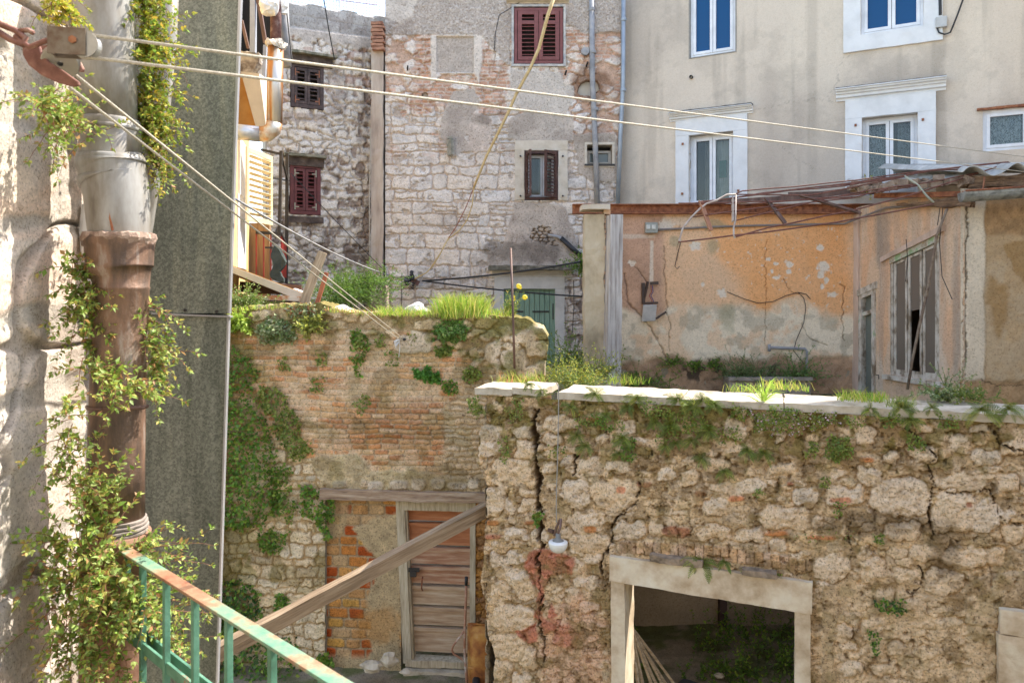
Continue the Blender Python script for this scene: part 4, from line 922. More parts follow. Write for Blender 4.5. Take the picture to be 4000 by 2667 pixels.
# pipes and fixings
downpipe(STONE, [(2311, -60), (2314, 300), (2325, 560), (2333, 800)], .055, stone_house, GREYP, [(2312, 36), (2316, 202), (2325, 425)], 'grey_downpipe', .1)
downpipe(STONE, [(2436, -60), (2434, 330), (2424, 520), (2413, 800)], .045, stone_house, ZINC, [(2436, 75), (2434, 350)], 'blue_downpipe', .12)
b = MB(); b.tube([STONE.at(2140, 918, .04), STONE.at(2180, 925, .08), STONE.at(2205, 945, .1)], .03, 10); b.build('waste_pipe', GREYP, stone_house, smooth=True)
b = MB(); b.tube([STONE.at(2192, 930, .1), STONE.at(2240, 975, .12), STONE.at(2275, 1003, .12)], .05, 12); b.build('waste_pipe', BLACK, stone_house, smooth=True)
b = MB()
for x, y in [(2207, 293), (1592, 275), (2290, 260)]: q = STONE.at(x, y, .04); b.beam(q, q + STONE.n * .12 + Vector((.02, 0, .05)), .03, .03)
b.each('iron_spikes', IRON, stone_house)
q = STONE.at(2285, 205, .03); b = MB(); b.lathe(q, [(.07, 0), (.09, .04), (.08, .09), (0, .1)], 12, STONE.n); b.build('vent_stub', GREYP, stone_house)
b = MB(); q0 = STONE.at(1758, 545, .1); q1 = STONE.at(1762, 607, .12); b.beam(q0, q1, .08, .13); b.beam(q0 + Vector((0, -.04, .03)), q0 + Vector((0, .1, .03)), .1, .04); b.build('stone_corbel', M('lichen stone', [(.4, (.2, .2, .16)), (.6, (.38, .34, .28))], 8, .9), stone_house, rough=(.04, .01, 9))
b = MB()
for pts in [[(1570, 1075), (1568, 1210)], [(2240, 1095), (2242, 1180), (2236, 1300)], [(2030, 10), (1950, 60), (1935, 130), (1930, 200)]]: b.tube([STONE.at(x, y, .06) for x, y in pts], .007, 5)
b.each('wall_cable', BLACK, stone_house)
# ---- back house
for h, m, g in ((hJ, M('weathered dark shutter', [(.3, (.035, .024, .024)), (.6, (.09, .06, .055)), (.75, (.2, .16, .15))], 12, .7, bmp=.4), 0), (hK, M('dark red shutter', [(.3, (.09, .02, .02)), (.7, (.15, .035, .035))], 9, .6, bmp=.2), 1)):
    u0, z0, u1, z1 = h
    b = MB(); pframe(b, BACK, (u0 + .01, z0 + .01, u1 - .01, z1 - .01), .07, -.05, .06); b.build('shutter_frame', m, back_house)
    ww = (u1 - u0 - .18) / 2
    for k in (0, 1):
        b = MB(); louvre(b, BACK.pt(u0 + .09 + k * (ww + .004), z0 + .09, .03), BACK.d, BACK.n, ww - .002, z1 - z0 - .18, .05, .06, (.5,), .075, .035, .6)
        s_ = b.build('shutter', m, back_house)
        b = MB(); e = u0 + .09 + (k * (2 * ww - .09))
        for zz in (z0 + .15, z1 - .2): b.pbox(BACK, e, zz, e + .09, zz + .02, .05, .056); b.pbox(BACK, e + k * .07, zz - .05, e + .02 + k * .07, zz + .09, .05, .056)
        b.each('hinge', M('rusty hinge' if g == 0 else 'pale hinge', (.32, .13, .07) if g == 0 else (.4, .38, .3), 12, .7, bmp=0), s_)
    b = MB(); b.pbox(BACK, u0, z0, u1, z1, -.2, -.18); b.build('shade_backing', DARK, back_house)
DKST = M('dark weathered lintel', [(.35, (.05, .035, .03)), (.6, (.12, .09, .075)), (.75, (.22, .19, .16))], 7, .9, bmp=.7)
a, c = BACK.uv(1127, 0)[0], BACK.uv(1306, 0)[0]; zt = BACK.uv(1200, 222)[1]
b = MB(); b.pbox(BACK, a, zt - .19, c - .06, zt - .002, -.05, .1); b.build('window_lintel', DKST, back_house, rough=(.06, .012, 6))
b = MB(); b.pbox(BACK, a - .05, zt, c + .02, zt + .05, -.05, .2); b.each('lintel_ledge', M('lichened slab', [(.4, (.14, .14, .1)), (.6, (.28, .26, .2))], 9, .95), back_house, rough=(.06, .012, 6))
a, c = BACK.uv(1117, 0)[0], BACK.uv(1262, 0)[0]; zt = BACK.uv(1190, 617)[1]
b = MB(); b.pbox(BACK, a, zt - .18, c, zt - .002, -.05, .09); b.build('window_lintel', DKST, back_house, rough=(.06, .012, 6))
b = MB(); b.pbox(BACK, a - .05, zt, c + .04, zt + .055, -.05, .18); b.each('lintel_ledge', bpy.data.materials['lichened slab'], back_house, rough=(.06, .012, 6))
b = MB(); b.pbox(BACK, BACK.uv(1125, 850)[0], BACK.uv(1190, 872)[1], BACK.uv(1262, 850)[0], BACK.uv(1190, 848)[1], -.05, .07); b.build('window_sill', DKST, back_house, rough=(.06, .01, 6))
# concrete pillar at the joint of the two houses
b = MB(); p0 = atY(1478, 150, 15.05); p1 = atY(1474, 1230, 15.05)
b.obox((p0.x - .0, 15.06, (3.0 + 10.1) / 2 - .03), Vector((.12, 0, 0)), Vector((0, .16, 0)), Vector((0, 0, (atY(0, 80, 15.05).z - 3.0) / 2)))
pil = b.build('concrete_pillar', M('streaked concrete', [(.3, (.26, .2, .16)), (.48, (.45, .36, .29)), (.65, (.55, .47, .39))], 2.2, .9, bmp=.5, stretch=(3, 3, .5)), back_house, rough=(.12, .02, 3))
b = MB()
for i, yy in enumerate(range(95, 205, 14)):
    q = atY(1474, yy, 14.86); b.box((q.x + (i % 2) * .03, 14.88, q.z), .24, .2, .055)
b.build('brick_stack', M('old red brick', [(.3, (.2, .08, .05)), (.6, (.42, .22, .14))], 9, .9), back_house, rough=(.04, .008, 9))
b = MB(); q0 = atY(1448, 500, 14.85); q1 = atY(1448, 1250, 14.85); b.tube([q0, atY(1443, 800, 14.85), q1], .012, 5); b.each('wall_cable', M('pale cable', (.4, .36, .3), 5, .7, bmp=0), back_house)
# ---- cream house
for h, g in ((wA, SKYGLASS), (wB, SKYGLASS), (wC, CLEAR), (wD, CLEAR), (wE, CLEAR)):
    window(CREAM, h, cream_house, VINYL, g, .055, -.13 if g is CLEAR and h is not wE else -.05, (.5,), .055)
    lining(CREAM, h, cream_house, M('room wall', (.05, .045, .045), 3, .9, bmp=0), name='room_behind_window')
surround(CREAM, wB, .28, .045, cream_house, WSTONE, 'lrb')
surround(CREAM, wC, .26, .05, cream_house, WSTONE, 'lrt', top=.30)
surround(CREAM, wD, .27, .06, cream_house, WSTONE, 'lrt', top=.33)
b = MB(); pframe(b, CREAM, (wA[0] - .02, wA[1] - .02, wA[2] + .02, wA[3] + .02), .02, -.06, .012); b.build('window_trim', M('grey reveal', (.3, .28, .25), 9, .9), cream_house)
cornice(CREAM, wC[0] - .38, wC[2] + .36, wC[3] + .305, wC[3] + .45, .17, cream_house, WSTONE)
cornice(CREAM, wD[0] - .42, wD[2] + .42, wD[3] + .335, wD[3] + .53, .2, cream_house, WSTONE)
GRIME = M('grime', (.12, .11, .1), 20, .95, bmp=.5)
for w__, e, k in ((wC, .36, .453), (wD, .42, .533)):
    b = MB(); b.pbox(CREAM, w__[0] - e, w__[3] + k, w__[2] + e, w__[3] + k + .02, -.02, .17); b.build('cornice_grime', GRIME, cream_house, rough=(.05, .008, 9))
b = MB(); b.pbox(CREAM, wE[0] - .08, wE[3] - .0, 8.6, wE[3] + .035, -.05, .06); b.build('window_lintel', RUST, cream_house, rough=(.08, .006, 6))
LACE = M('lace curtain', [(.42, (.10, .12, .14)), (.52, (.5, .52, .54))], 30, .9, bmp=.1, detail=2, dist=1.5); BEIGE = M('beige curtain', (.26, .22, .19), 6, .9, bmp=.1)
def curtain(P, ua, ub, za, zb_, off, m, parent, fold=.03, n_=60, f=1.1):
    b = MB(); pts = [(ua + (ub - ua) * i / n_, off + fold * math.sin(i * f) + fold * .5 * math.sin(i * .37)) for i in range(n_ + 1)]
    b.add([P.pt(u, za, o) for u, o in pts] + [P.pt(u, zb_, o) for u, o in pts], [(i, i + 1, i + n_ + 2, i + n_ + 1) for i in range(n_)])
    b.build('curtain', m, parent, smooth=True)
curtain(CREAM, wC[0] + .25, (wC[0] + wC[2]) / 2 + .05, wC[1], wC[3] - .05, -.3, BEIGE, cream_house, .035, 40, .8)
curtain(CREAM, (wC[0] + wC[2]) / 2 + .02, wC[2] - .05, wC[1], wC[3] - .05, -.28, CURT, cream_house, .006)
b = MB(); b.pbox(CREAM, (wC[0] + wC[2]) / 2 + .1, wC[1] + .55, (wC[0] + wC[2]) / 2 + .24, wC[3] - .5, -.262, -.25); b.build('hanging_cloth', M('green cloth', (.02, .13, .09), 30, .7, bmp=.3), cream_house)
curtain(CREAM, wD[0] + .05, wD[0] + .42, wD[1], wD[3] - .1, -.28, LACE, cream_house); curtain(CREAM, wD[0] + .56, wD[2] - .12, wD[1] + .3, wD[3] - .1, -.28, LACE, cream_house)
curtain(CREAM, wE[0] + .05, wE[2], wE[1] + .02, wE[3] - .08, -.16, LACE, cream_house)
b = MB(); q = CREAM.at(2700, 302, .02); b.lathe(q, [(.035, -.05), (.035, .03), (.026, .03), (.026, -.05)], 12, CREAM.n); b.build('overflow_pipe', BLACK, cream_house)
b = MB()
for x, y in [(2667, 563), (2665, 757), (3342, 490), (3605, 468), (2884, 745)]: q = CREAM.at(x, y, .06); b.obox(q, CREAM.d * .018, CREAM.n * .025, Vector((0, 0, .02)))
b.each('shutter_pins', RUST, cream_house)
b = MB(); q = CREAM.at(3677, 88, .06); b.obox(q, CREAM.d * .085, CREAM.n * .04, Vector((0, 0, .09))); jb = b.build('junction_box', M('grey box', (.5, .5, .49), 8, .6, bmp=0), cream_house, bevel=.01)
b = MB(); b.tube([CREAM.at(x, y, .05) for x, y in [(3671, -60), (3673, 60)]], .025, 8); b.tube([CREAM.at(x, y, .07) for x, y in [(3660, 108), (3668, 128), (3690, 135), (3712, 128), (3722, 105), (3740, 60), (3765, -10), (3790, -60)]], .014, 6); b.build('cable', BLACK, cream_house)
# ---- ruin
DUSTY = glassm('dirty side window glass', (.16, .13, .105), .22, .6, 1.5)
u0, z0, u1, z1 = hDoor
PEEL = M('peeling window paint', [(.36, (.2, .15, .1)), (.5, (.5, .44, .36)), (.62, (.62, .57, .5)), (.7, (.30, .38, .22))], 9, .8, bmp=.6, stretch=(1, 1, .5))
PEELG = M('peeling green paint', [(.36, (.3, .22, .14)), (.5, (.5, .47, .38)), (.58, (.27, .38, .2)), (.75, (.3, .42, .24))], 8, .8, bmp=.6)
b = MB(); pframe(b, WING, (u0 - .01, z0, u1 + .01, z1 + .01), .06, -.06, .035); b.pbox(WING, u0 - .03, z1 + .01, u1 + .04, z1 + .11, -.06, .05); b.pbox(WING, u0 + .05, z1 - .34, u1 - .05, z1 - .28, -.06, .02); slant(b.build('door_frame', PEEL, ruin, rough=(.1, .004, 9)), WING, hDoor)
b = MB(); b.pbox(WING, u0 + .05, z0, u1 - .05, z1 - .05, -.09, -.06); d_ = slant(b.build('door', M('dusty grey green door', (.17, .18, .15), 4, .6, bmp=.2), ruin), WING, hDoor)
b = MB(); q = WING.pt(u0 + .3, FLOORZ + .35, -.05); b.tube([q, q + WING.n * .05, q + WING.n * .05 + WING.d * .08, q + WING.n * .05 + WING.d * .08 + Vector((0, 0, -.06))], .008, 6); b.build('handle', IRON, d_)
u0, z0, u1, z1 = hWin
b = MB(); pframe(b, WING, (u0 - .02, z0, u1 + .02, z1 + .02), .06, -.12, -.01)
tw = (u1 - u0 - .08) / 3
wf = slant(b.build('window_frame', PEEL, ruin, rough=(.12, .004, 9)), WING, hWin)
b = MB(); b.pbox(WING, u0 - .01, z1 - .05, u1 + .01, z1 + .05, -.11, .012); slant(b.build('window_head', PEELG, ruin, rough=(.1, .004, 9)), WING, hWin)
for k in range(3):
    a = u0 + .04 + k * tw; b = MB(); pframe(b, WING, (a + .008, z0 + .06, a + tw - .008, z1 - .06), .038, -.045, -.02); ca = slant(b.build('casement', PEEL, ruin, rough=(.12, .003, 9)), WING, hWin)
    b = MB(); b.pbox(WING, a + .04, z0 + .1 + (.9 if k == 1 else 0), a + tw - .04, z1 - .1, -.04, -.036); slant(b.build('pane', DUSTY, ca), WING, hWin)
lining(WING, hWin, ruin, M('dim plaster', (.22, .16, .12), 2, .9, bmp=0), 1.3, 'room_behind_window')
b = MB(); b.pbox(WING, u0 - .1, z0 - .07, u1 + .1, z0 - .002, -.1, .06); b.build('window_sill', PEEL, ruin, rough=(.08, .01, 6))
# raised plaster band round window, corner post
b = MB(); b.pbox(WING, -.03, FLOORZ, .1, wz1 - .02, -.02, .035); b.build('corner_pilaster', M('pink plaster', [(.3, (.42, .3, .22)), (.6, (.62, .46, .36)), (.75, (.68, .58, .5))], 3, .9, stretch=(2, 2, .4)), ruin, rough=(.12, .006, 4))
b = MB(); b.pbox(WING, u0 - .16, z1 + .04, u1 + .1, z1 + .12, 0, .05); slant(b.build('drip_moulding', bpy.data.materials['pink plaster'], ruin, rough=(.1, .008, 6)), WING, hWin)
# rusty I-beam along the top of the orange wall
zb0 = ORANGE.uv(2700, 838)[1]; zb1 = ORANGE.uv(2700, 800)[1]
b = MB(); a, c = ORANGE.uv(2235, 0)[0], ORANGE.uv(3470, 0)[0]
b.pbox(ORANGE, a, zb0, c, zb0 + .015, -.02, .14); b.pbox(ORANGE, a, zb0 + .015, c, zb1 - .015, .04, .06); b.pbox(ORANGE, a, zb1 - .015, c, zb1, -.02, .14)
b.build('steel_beam', RUST, ruin, rough=(.3, .006, 3))
b = MB()
for (xa, ya, xb, yb, t) in [(2740, 792, 3060, 775, .05), (2980, 785, 3420, 735, .07), (3080, 758, 3420, 752, .045)]:
    b.beam(ORANGE.at(xa, ya, .12), ORANGE.at(xb, yb, .25), t, t * 1.3)
b.each('steel_angle', DRUST, ruin)
# debris and rotten timbers under the tiles
random.seed(5); b = MB()
for i in range(46):
    x = random.uniform(3330, 3790); q = atY(x, 735 - (x - 3330) * .07 + random.uniform(-16, 10), 11.2 - (x - 3300) / 500 * 1.2)
    s_ = random.uniform(.03, .075); v = Vector((random.uniform(-1, 1), random.uniform(-1, 1), random.uniform(-.4, .4))).normalized(); w2 = v.cross(Vector((0, 0, 1))).normalized(); b.obox(q, v * s_ * 1.4, w2 * s_, v.cross(w2) * s_ * .6)
b.build('rubble_on_wall_head', M('rubble brown', [(.3, (.14, .09, .06)), (.7, (.4, .3, .22))], 9, .9), ruin, rough=(.05, .012, 9))
def timber(name, p0, p1, w_, h_, m, parent=None, rgh=(.12, .012, 4), taper=None):
    p0, p1 = Vector(p0), Vector(p1); x = (p1 - p0).normalized(); y = Vector((0, 0, 1)).cross(x).normalized(); z = x.cross(y)
    W = Matrix(((x.x, y.x, z.x, p0.x), (x.y, y.y, z.y, p0.y), (x.z, y.z, z.z, p0.z), (0, 0, 0, 1))); L = (p1 - p0).length
    b = MB(); b.box((0, 0, 0), 1, 1, 1); t = taper or 1
    b.v = [tuple(W @ Vector(((vx + .5) * L, vy * w_ * (t if vx < 0 else 1), vz * h_ * (t if vx < 0 else 1)))) for vx, vy, vz in b.v]
    return b.build(name, m, parent, world=W, rough=rgh)
ROT = M('rotten timber', [(.3, (.05, .03, .02)), (.5, (.2, .12, .07)), (.7, (.38, .25, .15))], 4, .95, bmp=1, bscale=14, stretch=(.8, 12, 12), bdist=.015)
timber('roof_timber', atY(3500, 802, 11.0), atY(3800, 790, 9.95), .12, .15, ROT, ruin, (.08, .03, 6), .2)
timber('roof_timber', atY(3780, 715, 10.1), atY(4120, 700, 9.8), .14, .16, ROT, ruin, (.08, .03, 6))
timber('roof_timber', atY(3420, 765, 11.2), atY(3800, 757, 10.0), .08, .07, RUST, ruin, (.2, .006, 6))
# fibre cement roof sheets: corrugated
def corrugated(name, c0, c1, c2, c3, nw, amp, m, parent, th=.008, nu=120, nv=10):
    c0, c1, c2, c3 = map(Vector, (c0, c1, c2, c3)); b = MB(); vs = []
    nrm = (c1 - c0).cross(c3 - c0).normalized()
    for s_ in (0, 1):
        for j in range(nv + 1):
            for i in range(nu + 1):
                u, v = i / nu, j / nv; p = (c0 * (1 - u) + c1 * u) * (1 - v) + (c3 * (1 - u) + c2 * u) * v
                e = .02 * mnoise.noise(Vector((u * 14, v * 3, 3)))
                vs.append(p + nrm * (amp * math.sin(2 * math.pi * nw * u) + e - s_ * th))
    w_ = nu + 1; o = w_ * (nv + 1)
    fs = [(j * w_ + i, j * w_ + i + 1, (j + 1) * w_ + i + 1, (j + 1) * w_ + i) for j in range(nv) for i in range(nu)]
    fs += [(o + j * w_ + i, o + (j + 1) * w_ + i, o + (j + 1) * w_ + i + 1, o + j * w_ + i + 1) for j in range(nv) for i in range(nu)]
    fs += [(i, o + i, o + i + 1, i + 1) for i in range(nu)] + [(nv * w_ + i, nv * w_ + i + 1, o + nv * w_ + i + 1, o + nv * w_ + i) for i in range(nu)]
    fs += [(j * w_, (j + 1) * w_, o + (j + 1) * w_, o + j * w_) for j in range(nv)] + [(j * w_ + nu, o + j * w_ + nu, o + (j + 1) * w_ + nu, (j + 1) * w_ + nu) for j in range(nv)]
    b.add(vs, fs); return b.build(name, m, parent, smooth=True)
SHEETM = M('weathered roof sheet', [(.3, (.28, .27, .24)), (.55, (.46, .45, .42)), (.7, (.58, .57, .54))], 4, .9, bmp=.5)
e0, e1 = atY(3400, 728, 11.1), atY(3820, 692, 10.0); corrugated('roof_sheet', e0, e1, e1 + Vector((.35, 2.6, .42)), e0 + Vector((.35, 1.7, .3)), 2.6, .045, SHEETM, ruin)
e0, e1 = atY(3760, 672, 9.9), atY(4320, 640, 9.5); corrugated('roof_sheet', e0, e1, e1 + Vector((.2, 3.4, .5)), e0 + Vector((.2, 2.7, .5)), 3.2, .07, SHEETM, ruin)
# gutter
g0, g1 = atY(3757, 752, 9.72), atY(4200, 722, 9.45); b = MB(); ax = (g1 - g0); nrm = Vector((0, 0, 1)); side = ax.cross(nrm).normalized(); prof = [(math.cos(a) * .13, math.sin(a) * .13) for a in np.linspace(math.pi, 2 * math.pi, 11)]
vs = [g0 + side * x + nrm * z for x, z in prof] + [g1 + side * x + nrm * z for x, z in prof] + [g0 + side * x * .95 + nrm * (z * .95) for x, z in prof] + [g1 + side * x * .95 + nrm * (z * .95) for x, z in prof]
fs = [(i, i + 1, i + 12, i + 11) for i in range(10)] + [(22 + i, 33 + i, 34 + i, 23 + i) for i in range(10)] + [(i, 22 + i, 23 + i, i + 1) for i in range(10)] + [(0, 11, 33, 22), (10, 32, 43, 21)]
b.add(vs, fs); b.prism([g0 + side * x + nrm * z for x, z in prof], (g1 - g0).normalized() * -.008)
gut = b.build('gutter', M('old galvanised gutter', [(.35, (.16, .16, .14)), (.5, (.3, .3, .27)), (.65, (.42, .42, .38))], 9, .6, metal=.3, bmp=.2), ruin, smooth=False)
b = MB(); b.tube([g0 + side * .13 + nrm * .005, g1 + side * .13 + nrm * .005], .014, 6); b.tube([g0 - side * .13 + nrm * .005, g1 - side * .13 + nrm * .005], .012, 6); b.beam(atY(3846, 692, 9.8), atY(3840, 738, 9.75), .015, .015); b.build('gutter_lip', RUST, gut)
# conduit, switch box, fuse board, tap
b = MB(); b.tube([ORANGE.at(x, y, .04) for x, y in [(2568, 898), (2800, 886), (3000, 880), (3300, 874)]] + [WING.at(3460, 812, .04), WING.at(3560, 805, .04)], .017, 8); b.build('conduit', M('grey conduit', (.22, .19, .17), 9, .7, bmp=.1), ruin, smooth=True)
b = MB(); q = ORANGE.at(2544, 890, .05); b.obox(q, Vector((.1, 0, 0)), Vector((0, .045, 0)), Vector((0, 0, .085))); sb = b.build('switch_box', M('grey plastic', (.32, .33, .29), 9, .6, bmp=0), ruin, bevel=.008)
b = MB()
for x in (2532, 2553): q = ORANGE.at(x, 887, .095); b.obox(q, Vector((.032, 0, 0)), Vector((0, .02, 0)), Vector((0, 0, .035)))
b.each('switch', M('pale plastic', (.6, .6, .55), 9, .5, bmp=0), sb, bevel=.006)
b = MB(); b.beam(ORANGE.at(2512, 1105, .03), ORANGE.at(2514, 1188, .05), .05, .03); b.beam(ORANGE.at(2530, 1100, .03), ORANGE.at(2518, 1160, .06), .03, .03); b.beam(ORANGE.at(2512, 1184, .05), ORANGE.at(2570, 1182, .05), .06, .03, (0, 0, 1)); b.beam(ORANGE.at(2540, 1107, .04), ORANGE.at(2572, 1105, .04), .02, .05); b.beam(ORANGE.at(2562, 1245, .07), ORANGE.at(2602, 1218, .07), .03, .03)
fb = b.build('fuse_board', M('brown bakelite', (.07, .045, .035), 9, .6, bmp=.1), ruin)
b = MB(); q = ORANGE.at(2536, 1222, .09); b.obox(q, Vector((.11, 0, .004)), Vector((0, .012, .004)), Vector((.012, 0, .13))); b.build('cover_plate', M('grey metal plate', (.44, .43, .41), 8, .5, bmp=.1), fb, bevel=.004)
for cc, k in (((.3, .03, .03), 0), ((.03, .03, .2), 1)):
    b = MB(); b.tube([ORANGE.at(x + k * 6, y, .07) for x, y in [(2542, 1115), (2545, 1140), (2536, 1155), (2547, 1175), (2542, 1195)]], .006, 5); b.build('wire', M('wire', cc, 9, .5, bmp=0), fb)
b = MB(); b.tube([ORANGE.at(x, y, .06) for x, y in [(3005, 1357), (3145, 1362), (3152, 1372), (3150, 1480)]], .022, 8); b.tube([ORANGE.at(3005, 1345, .06), ORANGE.at(3005, 1372, .06)], .025, 8); b.build('water_pipe', GREYP, ruin, smooth=True)
b = MB()
for pts in [[(2840, 1140), (2900, 1165), (2960, 1184), (3020, 1178), (3070, 1155), (3118, 1142)], [(3118, 1142), (3140, 1165), (3148, 1200), (3140, 1260), (3110, 1330), (3100, 1370), (3140, 1420)], [(3118, 1142), (3150, 1150), (3166, 1168)], [(2660, 940), (2645, 1000), (2636, 1040), (2645, 1050), (2655, 1040)]]: b.tube([ORANGE.at(x, y, .03) for x, y in pts], .006, 5)
b.each('loose_wire', IRON, ruin)
b = MB(); b.tube([WING.at(3700, 815, .12), WING.at(3660, 920, .12), WING.at(3625, 1120, .14), WING.at(3590, 1280, .16), WING.at(3565, 1400, .18), WING.at(3545, 1520, .2)], [.018, .018, .02, .02, .02, .02], 8)
tag(b.build('bent_pole', M('rusty pole', [(.3, (.12, .07, .05)), (.7, (.33, .27, .2))], 12, .8), smooth=True), 'bent rusty pole leaning against the three-pane window of the ruin', 'pole')
b = MB()
for pts in [[(3540, 935), (3545, 1010), (3538, 1100)], [(3683, 812), (3670, 950), (3680, 1080), (3720, 1170)], [(3672, 812), (3662, 880)]]: b.tube([WING.at(x, y, .08) for x, y in pts], .006, 5)
b.each('loose_wire', IRON, ruin)
# ================================================================== FREE OBJECTS
# concrete pier and the split wooden post
b = MB(); q0 = atY(2318, 850, 11.3); zt_ = atY(2318, 815, 11.3).z
b.box((q0.x, 11.3, (FLOORZ + zt_) / 2 - .05), .30, .3, zt_ - FLOORZ - .1)
pier = b.build('masonry_pier', M('stained concrete', [(.3, (.28, .22, .14)), (.5, (.50, .41, .28)), (.68, (.58, .5, .37))], 2.5, .92, bmp=.6, stretch=(1, 1, .6)), rough=(.1, .02, 4)); tag(pier, 'stained concrete and brick pier with a cap stone, left of the tall grey wooden post', 'pier')
b = MB(); b.box((q0.x + .01, 11.25, zt_ - .0), .42, .42, .07); b.build('cap_stone', LSTONE, pier, rough=(.08, .012, 6))
b = MB(); random.seed(3); z = FLOORZ
while z < zt_ - .1:
    h_ = random.uniform(.06, .09); b.box((q0.x + .19 + random.uniform(-.008, .012), 11.3 + random.uniform(-.02, .02), z + h_ / 2), .1, .28, h_ - .014); z += h_
b.build('brick_edge', M('pale edge brick', [(.3, (.34, .19, .11)), (.6, (.52, .38, .26))], 5, .92), pier, rough=(.05, .006, 9))
b = MB(); zt2 = atY(2400, 838, 11.0).z; x0 = atY(2366, 1400, 11.0).x; x1 = atY(2425, 1400, 11.0).x; xt = atY(2434, 840, 11.0).x; xtl = atY(2386, 840, 11).x
b.prism([(x0, 11.0, FLOORZ), (x1, 11.0, FLOORZ), (xt, 11.0, zt2), (xtl, 11.0, zt2)], (-.06, .22, 0))
tag(b.build('wooden_post', M('silver grey wood', [(.28, (.2, .16, .14)), (.5, (.45, .42, .40)), (.7, (.6, .57, .55))], 2.2, .85, bmp=.9, bscale=9, stretch=(12, 12, .7), bstretch=(14, 14, .6), bdist=.01), rough=(.1, .008, 5)), 'wide silver grey wooden post, sunlit down its left side', 'post')
# trough planter
b = MB(); c0 = ORANGE.at(2850, 1476, .38); c1 = ORANGE.at(3165, 1484, .38); zz = c0.z
b.box(((c0.x + c1.x) / 2, 11.75, zz - .02), c1.x - c0.x, .045, .05); b.box(((c0.x + c1.x) / 2, 11.64, zz - .2), c1.x - c0.x - .06, .05, .4); b.box(((c0.x + c1.x) / 2, 11.93, zz - .2), c1.x - c0.x - .06, .04, .4)
b.box((c0.x + .02, 11.78, zz - .2), .05, .33, .4); b.box((c1.x - .02, 11.78, zz - .2), .05, .33, .4); b.box(((c0.x + c1.x) / 2, 11.62, zz - .015), c1.x - c0.x + .04, .1, .05); b.box(((c0.x + c1.x) / 2, 11.78, zz - .1), c1.x - c0.x - .1, .25, .1)
tag(b.build('trough_planter', M('cement trough', [(.3, (.24, .2, .16)), (.6, (.36, .31, .26))], 5, .9), rough=(.1, .008, 6)), 'long cement trough planter at the foot of the orange wall', 'planter')
# rebar frame hanging over the terrace
reb = thing('rebar_frame', atY(3000, 900, 10.2), 'tangle of long rusty reinforcing rods sagging across the orange wall', 'metal frame')
REBAR = M('rusty rebar', [(.3, (.10, .04, .03)), (.7, (.24, .1, .07))], 16, .8, bmp=.3)
rz = lambda x, y: atY(x, y, 10.1 - .1 * (x - 2650) / 1300 - (y - 700) * .0012)
def rod(pts, r=.009, name='rod', m=None):
    b = MB(); n = []
    for p, q in zip(pts[:-1], pts[1:]):
        k = max(1, int(abs(q[0] - p[0]) / 90))
        for i in range(k): n.append((p[0] + (q[0] - p[0]) * i / k, p[1] + (q[1] - p[1]) * i / k + random.uniform(-1.2, 1.2)))
    n.append(pts[-1]); b.tube([rz(*p) for p in n], r, 6); b.build(name, m or REBAR, reb, smooth=True)
PALEBAR = M('bright rod', [(.3, (.35, .27, .22)), (.7, (.55, .48, .42))], 12, .7, bmp=.3)
rod([(2875, 757), (2900, 746), (3100, 730), (3350, 703), (3600, 668), (3938, 633)]); rod([(2780, 788), (2960, 757), (3350, 712), (3440, 696), (3535, 690)])
rod([(2800, 783), (3150, 735), (3350, 716), (3520, 693)]); rod([(2700, 797), (2990, 753), (3300, 727), (3530, 686), (3590, 670), (3640, 667), (3760, 662)])
rod([(2860, 760), (3170, 762), (3400, 718), (3530, 692)]); rod([(2890, 800), (3350, 762), (3590, 725)]); rod([(2650, 795), (3040, 787), (3330, 770)])
rod([(2700, 848), (3000, 808), (3330, 774), (3500, 728), (3590, 722)]); rod([(2873, 862), (3100, 805), (3400, 742), (3640, 710), (3845, 670)]); rod([(2650, 945), (2866, 920), (3000, 905), (3270, 868), (3630, 802), (3647, 795)], .011)
rod([(2875, 925), (3000, 890), (3330, 822), (3560, 760), (3945, 636)], .011); rod([(3330, 716), (3530, 688), (3660, 664), (3940, 634)])
rod([(2660, 942), (2652, 940), (2668, 890), (2700, 850), (2735, 815), (2760, 795), (2800, 783), (2840, 760), (2875, 760)], .014, 'bent_rod', PALEBAR); rod([(2875, 762), (2873, 860), (2866, 890), (2866, 920), (2872, 928)], .013, 'bent_rod', PALEBAR)
rod([(3532, 688), (3585, 722), (3620, 765), (3648, 792)], .014, 'bent_rod', M('greenish rod', (.36, .38, .3), 12, .7, bmp=.3))
for (a, c, m) in [((2730, 785), (2772, 900), M('orange rust bar', (.4, .2, .12), 9, .8)), ((2861, 770), (2862, 865), PALEBAR), ((2985, 772), (3062, 872), DRUST), ((3120, 762), (3355, 832), DRUST)]:
    b = MB(); p, q = rz(*a), rz(*c); b.beam(p, q, .012, .055, (0, 1, 0)); b.beam(p + Vector((.03, .02, 0)), q + Vector((.03, .02, 0)), .05, .012, (0, 1, 0)); b.build('angle_bar', m, reb)
